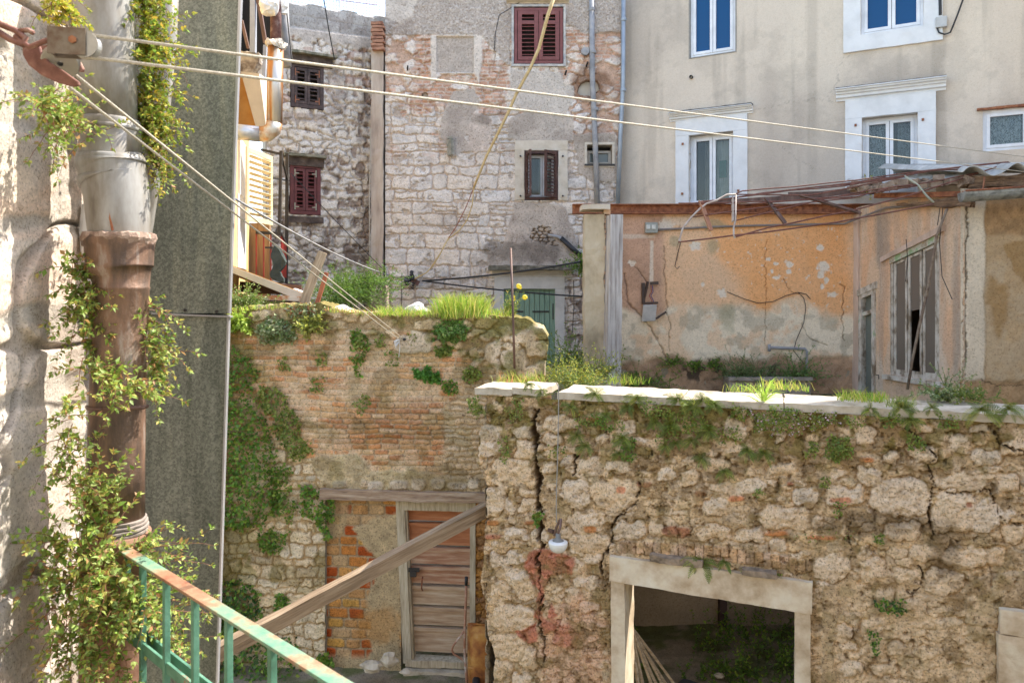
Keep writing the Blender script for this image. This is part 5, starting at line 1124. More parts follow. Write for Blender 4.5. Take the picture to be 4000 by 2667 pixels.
# coping, doorway frame
COPE_L = [(1858, 2002, 1502), (2006, 2128, 1490), (2180, 2660, 0), (2664, 3060, 0), (3064, 3546, 0), (3549, 4300, 0)]
for i, (a, c, _) in enumerate(COPE_L):
    ua, uc_ = FRONT.uv(a, 1540)[0], FRONT.uv(c, 1560)[0]; low = -.0 if i > 1 else .0
    zt_ = EYE - 1.02 if i > 1 else EYE - .99 - (.02 if i == 0 else 0)
    b = MB(); b.pbox(FRONT, ua, zt_ - .07, uc_, zt_ - .004 * (i % 2), -.62 if i > 1 else -.5, .035 if i > 1 else .02 + .02 * i)
    o = b.build('coping_slab', COPE, front_wall, rough=(.07, .012, 5))
    if i == 0: o['label'] = 'short tilted coping slab at the left end of the rubble wall'
u0, _, u1, z1 = dO
fu0, fu1 = FRONT.uv(2445, 2400)[0], FRONT.uv(3105, 2400)[0]
DST = M('doorway limestone', [(.3, (.38, .27, .16)), (.46, (.58, .46, .32)), (.56, (.68, .58, .43)), (.72, (.75, .68, .55))], 3.4, .88, bmp=.5, bscale=40)
for nm, (a, c, za, zc, o_) in {'door_jamb': (u0 - .035, fu0 - .0, -.1, z1 - .0, .055), 'door_jamb.': (fu1, u1 + .035, -.1, z1 - .06, .055)}.items():
    b = MB(); b.pbox(FRONT, a, za, c, zc, -.42, o_); b.build('door_jamb', DST, front_wall, rough=(.08, .009, 5))
zl = FRONT.uv(2445, 2262)[1]; zl2 = FRONT.uv(3105, 2343)[1]
b = MB(); ze = FRONT.uv(2370, 2180)[1]; ze2 = FRONT.uv(3208, 2262)[1]
b.prism([FRONT.pt(u0 - .05, z1 - .1, .07), FRONT.pt(u1 + .045, z1 - .16, .07), FRONT.pt(u1 + .045, z1 + .13, .07), FRONT.pt(u0 - .05, z1 + .14, .07)], FRONT.n * -.5)
b.build('door_lintel', DST, front_wall, rough=(.08, .009, 5))
b = MB(); b.pbox(FRONT, u0 + .35, z1 + .145, u0 + .85, z1 + .21, .0, .1); b.pbox(FRONT, u0 + 1.2, z1 + .135, u1 - .25, z1 + .18, .0, .11); b.each('lintel_ledge', M('broken tile', [(.35, (.12, .09, .06)), (.6, (.36, .27, .19))], 8, .9), front_wall, rough=(.05, .014, 9))
# second doorway at the right edge of the picture
ua = FRONT.uv(3895, 2500)[0]; za = FRONT.uv(3895, 2460)[1]; zb_ = FRONT.uv(3895, 2362)[1]
b = MB(); b.pbox(FRONT, ua, za + .004, ua + .7, zb_, -.1, .09); b.build('door_lintel', DST, front_wall, rough=(.08, .01, 5))
b = MB(); b.pbox(FRONT, ua - .01, -.1, ua + .26, za, -.1, .085); b.build('door_jamb', DST, front_wall, rough=(.08, .01, 5))
# room behind the doorway
room_back = wall('room_wall', Plane(0, 10.6, 0), -.6, 5.2, -.05, 3.0, .03, fn_plain((.36, .31, .26), .6, 2.5, .02), PLASTM); tag(room_back, 'dim grey plastered back wall inside the empty doorway', 'wall')
b = MB(); b.box((2.3, 10.75, 1.5), 5.8, .24, 3.1); b.box((-.12, 9.5, 1.5), .2, 2.4, 3.1); b.box((5.3, 8.9, 1.5), .2, 3.8, 3.1); b.build('wall_core', MORT, room_back)
b = MB(); q = atY(3105 - 280, 2300, 10.5); b.box((q.x, 10.54, 1.5), .1, .12, 3.0); b.build('corner_post', DARKW, room_back)
# door in the brick wall with its frame
DP = Plane(*(IN.pt(0, 0, -.02).xy), -5); DW = M('bare door frame wood', [(.3, (.26, .2, .13)), (.5, (.48, .40, .28)), (.7, (.6, .53, .4))], 3, .85, bmp=.6, stretch=(9, 9, 1))
xa, xb_, xc, xd = 1558, 1600, 1832, 1856; zt_ = DP.uv(1700, 1955)[1]; zg = .12
for (xt0, xt1, xb0, xb1) in [(1545, 1578, 1575, 1608), (1836, 1857, 1834, 1856)]:
    b = MB(); a = [DP.at(xt0, 1958, .05), DP.at(xt1, 1958, .05), DP.at(xb1, 2590, .05), DP.at(xb0, 2590, .05)]; b.prism(a, DP.n * -.14); b.each('door_frame_post', DW, brick_wall, rough=(.1, .004, 6))
b = MB(); b.pbox(DP, DP.uv(1580, 1970)[0], DP.uv(1700, 1990)[1], DP.uv(1842, 1970)[0], zt_, -.08, .055); b.build('door_frame_head', DW, brick_wall, rough=(.1, .004, 6))
b = MB(); a = [DP.at(1578, 1985, .02), DP.at(1590, 1985, .02), DP.at(1618, 2590, .02), DP.at(1606, 2590, .02)]; b.prism(a, DP.n * -.1); b.build('door_stop', DW, brick_wall)
ys = [1985, 2048, 2140, 2158, 2232, 2300, 2352, 2378, 2446, 2560]; ys = [1985, 2045, 2140, 2215, 2292, 2375, 2455, 2560]
zs = [DP.uv(1700, y)[1] for y in ys]; ud0, ud1 = DP.uv(1588, 2200)[0], DP.uv(1842, 2200)[0]
door = None; random.seed(8)
PL = [M('door board red brown', [(.3, (.26, .08, .03)), (.55, (.42, .16, .065)), (.75, (.54, .3, .17))], 2.2, .75, bmp=.6, bscale=7, stretch=(1, 1, 10), bdist=.005), M('door board faded', [(.3, (.26, .10, .05)), (.5, (.42, .23, .14)), (.7, (.56, .42, .3))], 2.2, .8, bmp=.7, bscale=7, stretch=(1, 1, 10), bdist=.005), M('door board bleached', [(.3, (.28, .17, .1)), (.5, (.45, .31, .2)), (.7, (.58, .46, .34))], 2.2, .85, bmp=.8, bscale=7, stretch=(1, 1, 10), bdist=.005)]
for i in range(len(zs) - 1):
    b = MB(); top, bot = zs[i] - .004, zs[i + 1] + .004; sh = (i / 7) * .035
    b.pbox(DP, ud0 + sh + .01, bot + .02, ud1, top, -.1, -.05); b.pbox(DP, ud0 + sh + .01, top - .045, ud1, top, -.05, -.03)
    m = PL[min(2, i // 2 if i < 4 else 2)] if i != 3 else PL[1]
    if door is None: door = b.build('door', m, brick_wall, rough=(.12, .004, 5))
    else: b.build('door_board', m, door, rough=(.12, .004, 5))
door['label'] = 'old horizontal boarded wooden door, red brown above and bleached below'
b = MB(); q = DP.at(1614, 2240, .03); b.tube([q + Vector((-.035, 0, .02)), q + Vector((-.03, 0, .07)), q + Vector((.03, 0, .07)), q + Vector((.035, 0, .02))], .008, 6); b.obox(q, Vector((.04, 0, 0)), Vector((0, .015, 0)), Vector((0, 0, .035))); b.beam(q + Vector((-.06, .0, .05)), q + Vector((.08, .0, .05)), .012, .05); b.build('padlock', IRON, door)
b = MB(); q = DP.at(1650, 2262, .0); b.tube([q + Vector((0, .03, .02)), q + Vector((0, -.04, .02)), q + Vector((-.005, -.04, -.1)), q + Vector((0, .0, -.14))], .009, 6); b.build('door_handle', RUST, door)
b = MB(); b.pbox(DP, ud0, DP.uv(1700, 2598)[1], ud1 + .05, DP.uv(1700, 2572)[1], -.1, .06); b.build('door_sill', DW, brick_wall, rough=(.08, .012, 6))
b = MB(); b.pbox(DP, ud0, -.1, ud1 + .06, DP.uv(1700, 2603)[1], -.1, .14); b.build('threshold', COPE, brick_wall, rough=(.08, .02, 5))
# timber lintel
timber('timber_lintel', BRICK.at(1262, 1918, -.05) , BRICK.at(1925, 1936, -.05), .28, .125, M('lintel timber', [(.3, (.18, .11, .07)), (.5, (.40, .28, .19)), (.68, (.56, .45, .34))], 2.5, .9, bmp=1, bscale=9, stretch=(1, 12, 12), bdist=.012), brick_wall, (.08, .014, 5))
# diagonal prop
pa = atY(1905, 1985, 8.02); pb = atY(640, 2660, 6.55); pb.z = max(.05, pb.z)
timber('timber_prop', pb, pa, .12, .135, M('prop timber', [(.3, (.15, .10, .055)), (.5, (.29, .20, .12)), (.68, (.42, .31, .2))], 2.2, .88, bmp=1, bscale=7, stretch=(.8, 12, 12), bstretch=(.7, 14, 14), bdist=.01), None, (.14, .008, 3))
tag(bpy.data.objects['timber_prop'], 'long squared timber prop leaning diagonally across the wooden door', 'timber prop')
# wheelbarrow standing on its nose
WB = 8.9; wbt = thing('wheelbarrow', (atY(1880, 2667, WB).x, WB, 0), 'rusty orange wheelbarrow stood upright on its nose beside the wooden door', 'wheelbarrow')
RT = M('orange rust tray', [(.3, (.16, .05, .02)), (.45, (.36, .13, .03)), (.6, (.52, .26, .06)), (.72, (.5, .36, .22))], 5, .7, bmp=.4, bscale=30)
b = MB(); P_ = lambda x, y, o=0: atY(x, y, WB + o)
# tray: dished shell facing the viewer's left, rims rolled
cols_ = [(1826, .12), (1834, .02), (1850, -.04), (1890, -.06), (1930, -.04), (1950, .04)]; rows_ = [(2436, .09), (2444, .02), (2466, -.01), (2476, -.04), (2520, -.06), (2620, -.07), (2640, -.04), (2690, -.05), (2760, .05)]
vs = [P_(x, y, a + c) for y, c in rows_ for x, a in cols_]; n_ = len(cols_); fs = [(j * n_ + i, (j + 1) * n_ + i, (j + 1) * n_ + i + 1, j * n_ + i + 1) for j in range(len(rows_) - 1) for i in range(n_ - 1)]
k = len(vs); vs += [v + Vector((0, .012, 0)) for v in vs]; fs += [tuple(reversed([q + k for q in f])) for f in fs]; b.add(vs, fs); tr = b.build('tray', RT, wbt, smooth=False)
sub = tr.modifiers.new('s', 'SUBSURF'); sub.levels = 2; sub.render_levels = 2
b = MB(); b.tube([P_(1827, 2437), P_(1840, 2434), P_(1930, 2443)], .012, 8); b.tube([P_(1828, 2606, -.08), P_(1935, 2620, -.08)], .012, 8); b.build('tray_rim', RT, wbt, smooth=True)
for dx, dy in ((0, 0), (98, .35)):
    b = MB(); b.tube([atY(x + dx, y, WB - .06 + dy) for x, y in [(1822, 2258), (1820, 2340), (1816, 2440), (1814, 2520), (1817, 2580), (1822, 2640), (1828, 2760)]], .016, 10)
    hd = b.build('handle', M('handle tube', [(.3, (.25, .1, .05)), (.55, (.38, .2, .13)), (.7, (.55, .5, .45))], 8, .6, bmp=.2), wbt, smooth=True)
    b = MB(); b.tube([atY(1822 + dx, 2252, WB - .06 + dy), atY(1821 + dx, 2284, WB - .06 + dy)], .02, 12); b.build('grip', BLACK, hd, smooth=True)
b = MB(); b.tube([P_(x, y, -.06) for x, y in [(1815, 2460), (1795, 2488), (1770, 2520), (1765, 2538), (1772, 2552), (1800, 2570), (1820, 2584)]], .013, 8); b.build('leg', bpy.data.materials['handle tube'], wbt, smooth=True)
b = MB(); b.lathe(P_(1862, 2695, -.12) + Vector((-.05, 0, 0)), [(.02, 0), (.13, .0), (.15, .02), (.15, .07), (.13, .09), (.02, .09)], 20, (1, 0, 0)); b.build('wheel', BLACK, wbt, smooth=True)
# wall lamp
wl = thing('wall_lamp', FRONT.at(2168, 2080, .03), 'round white glass wall lamp on a bent rusty arm', 'lamp')
c = FRONT.at(2180, 2118, .26); b = MB(); rr = 38 / F * c.y
b.lathe(c, [(rr * 1.0, .0), (rr * .99, -.02), (rr * .9, -rr * .5), (rr * .7, -rr * .8), (rr * .4, -rr * .98), (0, -rr * 1.04)], 28)
b.lathe(c, [(rr * 1.0, .0), (rr * .93, .012), (rr * .6, .018), (0, .018)], 28); OPAL = M('opal glass', (.82, .82, .8), 3, .25, bmp=0); b.build('globe', OPAL, wl, smooth=True)
b = MB(); b.lathe(c, [(rr * .62, .012), (rr * .58, .022), (rr * .36, .034), (rr * .26, .05), (rr * .26, .085), (0, .09)], 24); b.build('lamp_cap', M('grey lamp cap', (.2, .2, .19), 8, .6, bmp=.2), wl, smooth=True)
b = MB(); b.tube([FRONT.at(2146, 2072, .0), FRONT.at(2160, 2078, .05)], .016, 8); b.tube([FRONT.at(2166, 2090, .04), FRONT.at(2172, 2062, .08), FRONT.at(2186, 2030, .14), FRONT.at(2192, 2028, .2), FRONT.at(2188, 2060, .26), c + Vector((0, 0, .09))], .013, 8); b.beam(FRONT.at(2140, 2068, .03), FRONT.at(2172, 2078, .03), .02, .03); b.build('bracket', DRUST, wl, smooth=False)
b = MB(); b.tube([FRONT.at(x, y, o) for x, y, o in [(2172, 1492, .09), (2182, 1510, .09), (2182, 1600, .07), (2180, 1700, .07), (2178, 1800, .07), (2174, 1900, .07), (2173, 1970, .07), (2174, 2040, .08)]], .006, 6); tag(b.build('lamp_cable', M('grey cable', (.33, .31, .28), 8, .7, bmp=0)), 'thin grey cable hanging down the rubble wall to the round lamp', 'cable')
# iron rod
b = MB(); b.tube([atY(1995, 970, 8.9), atY(2003, 1200, 8.7), atY(2010, 1440, 8.55)], .014, 8); tag(b.build('iron_rod', DRUST, smooth=True), 'thin rusty iron rod standing up behind the left coping slabs', 'rod')
# stones on the ground and on the wall top
def rock(name, c, r, label, m=None, sq=(1, 1, .7), seed=1):
    bm = bmesh.new(); bmesh.ops.create_icosphere(bm, subdivisions=3, radius=1); random.seed(seed); o_ = Vector((seed * 3.7, 1, 2))
    for v in bm.verts:
        d = Vector((round(v.co.x * 1.6) / 1.6, round(v.co.y * 1.6) / 1.6, round(v.co.z * 1.6) / 1.6)); v.co = v.co.lerp(d, .35) * (1 + .3 * mnoise.noise(v.co * 1.3 + o_))
        v.co = Vector((v.co.x * sq[0], v.co.y * sq[1], v.co.z * sq[2])) * r + mnoise.noise_vector(v.co * 5 + o_) * r * .05
    me = bpy.data.meshes.new(name); bm.to_mesh(me); bm.free(); me.materials.append(m or LSTONE); o = bpy.data.objects.new(name, me); col.objects.link(o); reg(o, Matrix.Translation(c), None); tag(o, label, 'stone'); return o
WST = M('white stone', [(.3, (.5, .48, .44)), (.7, (.72, .7, .67))], 4, .85, bmp=.5)
rock('loose_stone', atY(1628, 1212, 9.5), .12, 'rounded white stone sitting among grass on top of the brick wall', WST, (1.15, 1, .75), 3)
rock('loose_stone', atY(1335, 1210, 9.5), .1, 'angular pale stone on the brick wall top, left of the rounded white one', WST, (1.4, 1, .6), 5)
rock('loose_stone', atY(1150, 1150, 10.6), .12, 'white stone lying on the sloping rusty canopy', WST, (1.3, 1, .6), 6)
rock('loose_stone', atY(1455, 2600, 9.0) , .10, 'cut pale block lying at the foot of the brick infill', COPE, (1.3, .8, .7), 7)
rock('loose_stone', atY(1520, 2575, 9.0), .10, 'upright pale block leaning beside the wooden door frame', COPE, (1, .7, 1.0), 8)
rock('loose_stone', atY(1585, 2622, 8.9), .06, 'small pale stone at the door threshold', COPE, (1.2, .8, .6), 9)
# ---- yellow house with shutter, balcony, flue
YEL = Plane(-3.88, 10.0, 0); YEL.d = Vector((-.236, .972, 0)).normalized(); YEL.n = Vector((YEL.d.y, -YEL.d.x, 0))
yh = thing('yellow_house', (-4.3, 11.5, 3.2), 'narrow yellow house side glimpsed beyond the zinc duct, with a cream louvred shutter', 'house')
YELM = M('yellow render', [(.3, (.58, .40, .16)), (.7, (.74, .55, .26))], 2.5, .9, bmp=.3)
b = MB(); b.pbox(YEL, -.8, -.1, 3.0, YEL.uv(1000, 250)[1] + .5, -1.5, 0); b.build('wall', YELM, yh)
b = MB(); b.pbox(YEL, YEL.uv(925, 700)[0], YEL.uv(930, 1045)[1], YEL.uv(957, 700)[0], YEL.uv(940, 770)[1], -.01, .02); b.build('white_panel', M('whitewash', (.75, .75, .75), 3, .8, bmp=.1), yh)
b = MB(); b.pbox(YEL, YEL.uv(930, 700)[0], YEL.uv(940, 770)[1], YEL.uv(952, 700)[0], YEL.uv(940, 550)[1], -.02, .035); b.build('window_frame', VINYL, yh)
CRS = M('cream shutter paint', [(.3, (.62, .5, .3)), (.7, (.78, .66, .42))], 5, .6, bmp=.1)
Z1 = 11.5; A = atY(962, 862, Z1); T = atY(962, 572, Z1); Bp = atY(1062, 872, Z1 * 1.075)
b = MB(); ax = Vector((Bp.x - A.x, Bp.y - A.y, 0)); louvre(b, A, ax, Vector((ax.y, -ax.x, 0)), ax.length, T.z - A.z, .075, .08, (), .088, .035, -.3, rod=True); b.build('shutter', CRS, yh, bevel=.003)
# brown plank wall and beam end further back
b = MB(); b.box((atY(1000, 1000, 13.0).x, 13.0, 4.6), .5, .1, 2.8); b.build('timber_wall', M('tan planks', [(.3, (.22, .13, .07)), (.7, (.42, .27, .14))], 3, .85, stretch=(8, 1, .6)), yh)
# eaves: solid near-black block painting the shade under the roof, posts and rafters
b = MB(); b.box((-4.7, 11.7, 9.8), 1.9, .4, 2.6); 
for (x0_, y0_, x1_, y1_, w_) in []: pass
b.build('roof_shade_block', M('roof shade black', (.012, .012, .014), 3, .9, bmp=0), yh)
b = MB()
for (xa_, ya_, xb2, yb2, w_, Yd) in [(990, -20, 989, 208, .075, 10.7), (1037, 178, 1030, 330, .05, 10.8)]: b.beam(atY(xa_, ya_, Yd), atY(xb2, yb2, Yd), w_, w_)
b.each('porch_post', M('blue grey paint', (.36, .39, .45), 6, .6, bmp=.1), yh)
b = MB(); b.beam(atY(1005, -20, 10.7), atY(1037, 170, 10.7), .05, .05); b.beam(atY(944, 80, 11.1), atY(970, 190, 11.1), .05, .04); b.each('brace', DRUST, yh)
b = MB(); b.prism([atY(x, y, 10.75) for x, y in [(930, 195), (1010, 205), (1012, 245), (985, 285), (925, 282)]], (0, .5, 0)); b.build('broken_eave', M('crumbling mortar', [(.35, (.16, .12, .09)), (.6, (.5, .44, .36))], 7, .95, bmp=1), yh, rough=(.06, .03, 6))
b = MB(); b.prism([atY(x, y, 10.6) for x, y in [(940, 280), (1012, 288), (1040, 500), (1000, 500)]], (.05, .4, 0)); b.build('rafter', M('pale board', [(.3, (.45, .4, .32)), (.7, (.58, .52, .42))], 3, .8), yh)
b = MB(); b.prism([atY(x, y, 10.7) for x, y in [(925, 300), (945, 285), (1000, 500), (960, 520), (925, 480)]], (0, .5, 0)); b.build('soffit', M('orange soffit', [(.3, (.38, .16, .03)), (.7, (.5, .26, .07))], 4, .8), yh)
b = MB(); b.beam(atY(1013, 245, 10.9), atY(1040, 380, 10.9), .04, .09); b.build('fascia', WSTONE, yh)
# flue
fl_ = thing('flue_pipe', atY(1075, 500, 10.2), 'galvanised flue with orange rust, rag stuffed round its top joint', 'flue')
GALV = M('rust streaked zinc', [(.36, (.36, .12, .03)), (.5, (.46, .22, .08)), (.56, (.55, .5, .44)), (.75, (.66, .66, .66))], 1.6, .35, metal=.5, bmp=.1, stretch=(3.5, 3.5, .35))
r_ = 30 / F * 10.2
b = MB(); b.tube([atY(1077, 178, 10.2), atY(1072, 480, 10.2)], r_, 22); b.build('upper_pipe', GALV, fl_, smooth=True)
b = MB(); b.tube([atY(1072, 480, 10.2), atY(1067, 505, 10.2), atY(1045, 522, 10.2), atY(1015, 525, 10.2)], [r_ * 1.02, r_ * 1.05, r_ * 1.05, r_], 22); b.build('elbow', M('rusty elbow', [(.35, (.4, .14, .04)), (.5, (.5, .28, .14)), (.6, (.62, .58, .5))], 3, .4, metal=.4, bmp=.2), fl_, smooth=True)
b = MB(); b.tube([atY(1015, 525, 10.2), atY(900, 512, 10.0)], r_, 22); b.build('side_pipe', M('zinc pipe', [(.3, (.48, .48, .46)), (.7, (.66, .66, .66))], 2, .35, metal=.5, bmp=.05), fl_, smooth=True)
b = MB(); b.tube([atY(1077, 180, 10.2), atY(1079, -60, 10.2)], 21 / F * 10.2, 18); b.build('inner_pipe', M('rusty inner pipe', [(.3, (.07, .03, .03)), (.55, (.16, .08, .07)), (.72, (.3, .22, .2))], 12, .8, metal=.2, bmp=.5), fl_, smooth=True)
b = MB(); b.lathe(atY(1077, 185, 10.2), [(r_ + .01, -.02), (r_ + .035, .02), (r_ + .03, .06), (r_ - .01, .09), (r_ - .04, .07)], 26); b.build('rag', M('rag', (.66, .6, .52), 9, .95, bmp=.4), fl_, rough=(.03, .035, 14))
bm_ = MB(); bm_.lathe(atY(1050, 25, 10.05), [(0, -.12), (.09, -.1), (.14, .0), (.13, .12), (.06, .2), (0, .22)], 16); bm_.lathe(atY(1104, 30, 10.25), [(0, -.1), (.05, -.09), (.08, .0), (.07, .12), (0, .16)], 12)
tag(bm_.build('plastic_bag', M('white plastic', (.8, .78, .76), 3, .4, bmp=.2), rough=(.04, .03, 9)), 'white plastic bag tied round the rusty flue, high on the left', 'bag')
b = MB(); b.tube([atY(1103, -30, 12.5), atY(1118, 260, 12.4)], .09, 14); dp = b.build('grey_downpipe', GREYP, yh, smooth=True)
b = MB(); b.tube([atY(1112, -30, 12.3), atY(1140, 235, 12.2)], .012, 6); b.build('cable', BLACK, yh)
# balcony
bal = thing('balcony', atY(1060, 1110, 12.8), 'small balcony with a black rail and red uprights beside the yellow house', 'balcony')
b = MB(); by_ = lambda x, y, Y=12.6: atY(x, y, Y)
b.beam(by_(1000, 908), by_(1098, 913), .04, .05); b.beam(by_(1098, 913), by_(1120, 958, 13.4), .04, .04); b.beam(by_(1098, 590), by_(1091, 920), .045, .045); b.beam(by_(1122, 600, 13.4), by_(1118, 1110, 13.4), .05, .05); b.beam(by_(1020, 585), by_(1100, 603), .03, .04); b.beam(by_(1098, 603), by_(1122, 700, 13.4), .03, .03); b.beam(by_(1036, 967, 12.55), by_(1066, 968, 12.55), .03, .03); b.beam(by_(1062, 695), by_(1118, 705, 13.4), .025, .03); b.beam(by_(1000, 1098), by_(1098, 1108), .04, .04)
b.build('rail', IRON, bal)
REDI = M('red iron', (.30, .025, .02), 9, .5, bmp=0)
for x in (1001, 1030, 1058): b = MB(); b.beam(by_(x, 912), by_(x, 1102), .018, .018); b.build('baluster', REDI, bal)
for k in range(7): b = MB(); x = 1099 + k * 3; Y = 12.7 + k * .1; b.beam(atY(x, 920 + k * 6, Y), atY(x, 1085, Y), .018, .018); b.build('baluster', REDI, bal)
b = MB(); b.box((atY(1060, 1110, 12.9).x, 13.0, by_(1060, 1112).z), .6, 1.0, .05); b.build('floor', DARKW, bal)
# jacket over the rail
J = [(1072, 958), (1090, 975), (1112, 1022), (1098, 1045), (1090, 1060), (1108, 1090), (1105, 1105), (1085, 1098), (1060, 1090), (1056, 1060), (1062, 1030), (1058, 1008)]
b = MB(); b.prism([atY(x, y, 12.45) for x, y in J], (0, .09, 0)); tag(b.build('jacket', M('dark green cloth', [(.3, (.025, .035, .035)), (.7, (.06, .08, .075))], 5, .9, bmp=.8, bscale=14, bdist=.03), rough=(.06, .035, 5)), 'dark grey green jacket hung over the balcony rail', 'jacket')
# canopy with rusty edge
can = thing('canopy', atY(1050, 1130, 10.4), 'low sloping sheet canopy with a rusty front edge behind the brick wall', 'canopy')
a0, a1 = atY(890, 1030, 10.3), atY(1192, 1146, 10.3); back_ = Vector((-.3, 1.2, -.12))
b = MB(); b.prism([a0, a1, a1 + Vector((0, 0, -.05)), a0 + Vector((0, 0, -.05))], back_); b.build('roof_sheet', M('orange rusty sheet', [(.3, (.32, .14, .04)), (.55, (.5, .27, .08)), (.75, (.6, .4, .18))], 9, .8, bmp=.5), can)
b = MB(); dd = Vector((0, -.02, 0)); b.prism([a0 + dd + Vector((0, 0, -.012)), a1 + dd + Vector((0, 0, -.012)), a1 + dd + Vector((-.02, 0, -.12)), a0 + dd + Vector((0, 0, -.1))], (0, .03, 0)); b.build('fascia', M('grey painted metal', [(.4, (.42, .4, .36)), (.7, (.5, .48, .44))], 4, .6), can)
b = MB(); b.beam(atY(890, 1155, 10.25), atY(1186, 1168, 10.25), .06, .065); b.build('angle_iron', M('rusty white angle iron', [(.38, (.36, .12, .04)), (.5, (.5, .3, .18)), (.58, (.62, .58, .52))], 6, .7, bmp=.3), can)
b = MB(); b.beam(atY(960, 1186, 10.5), atY(1200, 1182, 10.5), .09, .08); b.beam(atY(940, 1120, 11.3), atY(1180, 1135, 11.3), .1, .16); b.each('joist', DARKW, can)
tag(timber('standing_plank', atY(1175, 1215, 10.1), atY(1260, 985, 10.1), .04, .12, WOOD, None, (.12, .004, 5)), 'grey wooden plank standing at a slant behind the brick wall', 'plank')
b = MB(); b.beam(atY(1232, 1208, 10.0), atY(1276, 1065, 10.0), .05, .055, (0, 1, 0)); tag(b.build('iron_bar', M('red oxide iron', [(.3, (.25, .07, .03)), (.7, (.42, .15, .07))], 9, .7)), 'red oxide iron bar standing at a slant, right of the grey plank', 'bar')
b = MB(); b.prism([atY(x, y, 12.2) for x, y in [(1380, 1240), (1420, 1205), (1505, 1115), (1512, 1240)]], (0, .6, 0)); stp = b.build('sloping_masonry', M('old brick and mortar', [(.35, (.22, .15, .12)), (.6, (.4, .32, .26))], 7, .95, bmp=1), rough=(.1, .04, 5)); tag(stp, 'sloping remnant of brick masonry at the foot of the pale stone house', 'masonry')
# rooftop mesh fence
rf = thing('roof_fence', BACK.pt(BACK.uv(1300, 40)[0], BACK.uv(1300, 38)[1], -.1), 'wire mesh fence with slim posts on the breeze block parapet', 'fence')
za_ = BACK.uv(1300, 45)[1]; b = MB()
uu0, uu1 = BACK.uv(1130, 0)[0], BACK.uv(1508, 0)[0]
for k in range(int((uu1 - uu0) / .07)): u = uu0 + k * .07; b.tube([BACK.pt(u, za_, -.15), BACK.pt(u, za_ + 1.1, -.15)], .0028, 4, caps=False)
for k in range(16): b.tube([BACK.pt(uu0, za_ + .05 + k * .07, -.15), BACK.pt(uu1, za_ + .05 + k * .07, -.15)], .0028, 4, caps=False)
b.build('mesh', M('green wire', (.03, .12, .14), 9, .5, bmp=0), rf)
for x in (1333, 1472): b = MB(); u = BACK.uv(x, 0)[0]; b.tube([BACK.pt(u, za_ - .1, -.15), BACK.pt(u, za_ + 1.1, -.15)], .022 if x < 1400 else .01, 8); b.build('post', WSTONE, rf)
b = MB(); b.tube([BACK.at(1260, -5, -.2), BACK.at(1475, 20, -.2)], .012, 6); b.build('top_rail', M('pink rail', (.5, .35, .4), 9, .6, bmp=0), rf)
# ---- cables, bamboo bundle, insulators
def cable(pts, r, label, m, name='cable', cat='cable', group=None, n=6, sag=0):
    b = MB(); b.tube(pts, r, n); return tag(b.build(name, m, smooth=True), label, cat, group)
def sagline(p, q, s, n=14): return [p.lerp(q, i / n) + Vector((0, 0, -s * 4 * (i / n) * (1 - i / n))) for i in range(n + 1)]
BAM = M('bamboo cane', [(.3, (.45, .30, .12)), (.6, (.62, .46, .22)), (.75, (.68, .55, .32))], 7, .6, bmp=.2)
bc = [(2168, -20, .030), (2140, 60, .030), (2105, 190, .028), (2070, 270, .027), (2020, 360, .026), (1985, 440, .025), (1938, 535, .024), (1900, 610, .022), (1868, 690, .02), (1850, 735, .018)]
b = MB(); b.tube([atY(x, y, 14.3 + (y / 735) * .4) for x, y, r in bc], [r * 1.15 for x, y, r in bc], 10)
for x, y, r in bc[1:]: b.lathe(atY(x, y, 14.3 + (y / 735) * .4) + Vector((0, 0, -.01)), [(r * 1.1, -.012), (r * 1.45, 0), (r * 1.1, .012)], 10)
can_ = b.build('bamboo_cane', BAM, smooth=True); tag(can_, 'long bent bamboo cane slanting across the pale stone house', 'cane')
for pts, r, m in (([(1850, 735), (1845, 800), (1825, 860), (1795, 900), (1770, 920), (1755, 930), (1740, 950), (1715, 1000), (1690, 1040), (1665, 1065), (1620, 1090)], .012, BAM), ([(1850, 735), (1820, 810), (1780, 890), (1752, 930)], .009, M('red brown hose', (.3, .1, .06), 9, .6, bmp=0)), ([(1752, 930), (1720, 990), (1680, 1052)], .014, BAM)):
    b = MB(); b.tube([STONE.at(x, y, .25) for x, y in pts], r, 6); b.build('trailing_cord', m, can_, smooth=True)
ins = thing('cable_junction', STONE.at(1600, 1095, .2), 'clutter of black insulators and a brown bracket where the overhead cables meet', 'cable junction')
b = MB()
for x, y in [(1608, 1068), (1612, 1085), (1585, 1095), (1598, 1090), (1590, 1105)]: b.lathe(STONE.at(x, y, .22), [(0, -.06), (.035, -.05), (.045, -.02), (.03, 0), (.045, .03), (.02, .06), (0, .065)], 10)
for k in range(5): b.lathe(STONE.at(1610, 1108, .22) + Vector((0, 0, -.03 * k)), [(.0, 0), (.045, .002), (.045, .014), (.0, .018)], 10)
b.each('insulator', BLACK, ins, smooth=True)
b = MB(); b.beam(STONE.at(1608, 1092, .2), STONE.at(1636, 1108, .2), .06, .1); b.build('bracket', M('brown bracket', (.12, .055, .045), 9, .7, bmp=0), ins)
b = MB(); random.seed(4)
for k in range(9):
    p = STONE.at(1590 + random.uniform(-10, 30), 1095 + random.uniform(-12, 10), .22); b.tube([p, p + Vector((random.uniform(-.1, .1), -.03, random.uniform(-.12, .05))), p + Vector((random.uniform(-.14, .1), 0, random.uniform(-.2, .0)))], .006, 5)
b.each('wire_ends', IRON, ins)
j = STONE.at(1600, 1095, .22); j2 = STONE.at(1650, 1097, .22)
cable(sagline(atY(915, 775, 7.2), j, .12), .012, 'twisted overhead cable running down left from the black insulators past the yellow house', GREYP)
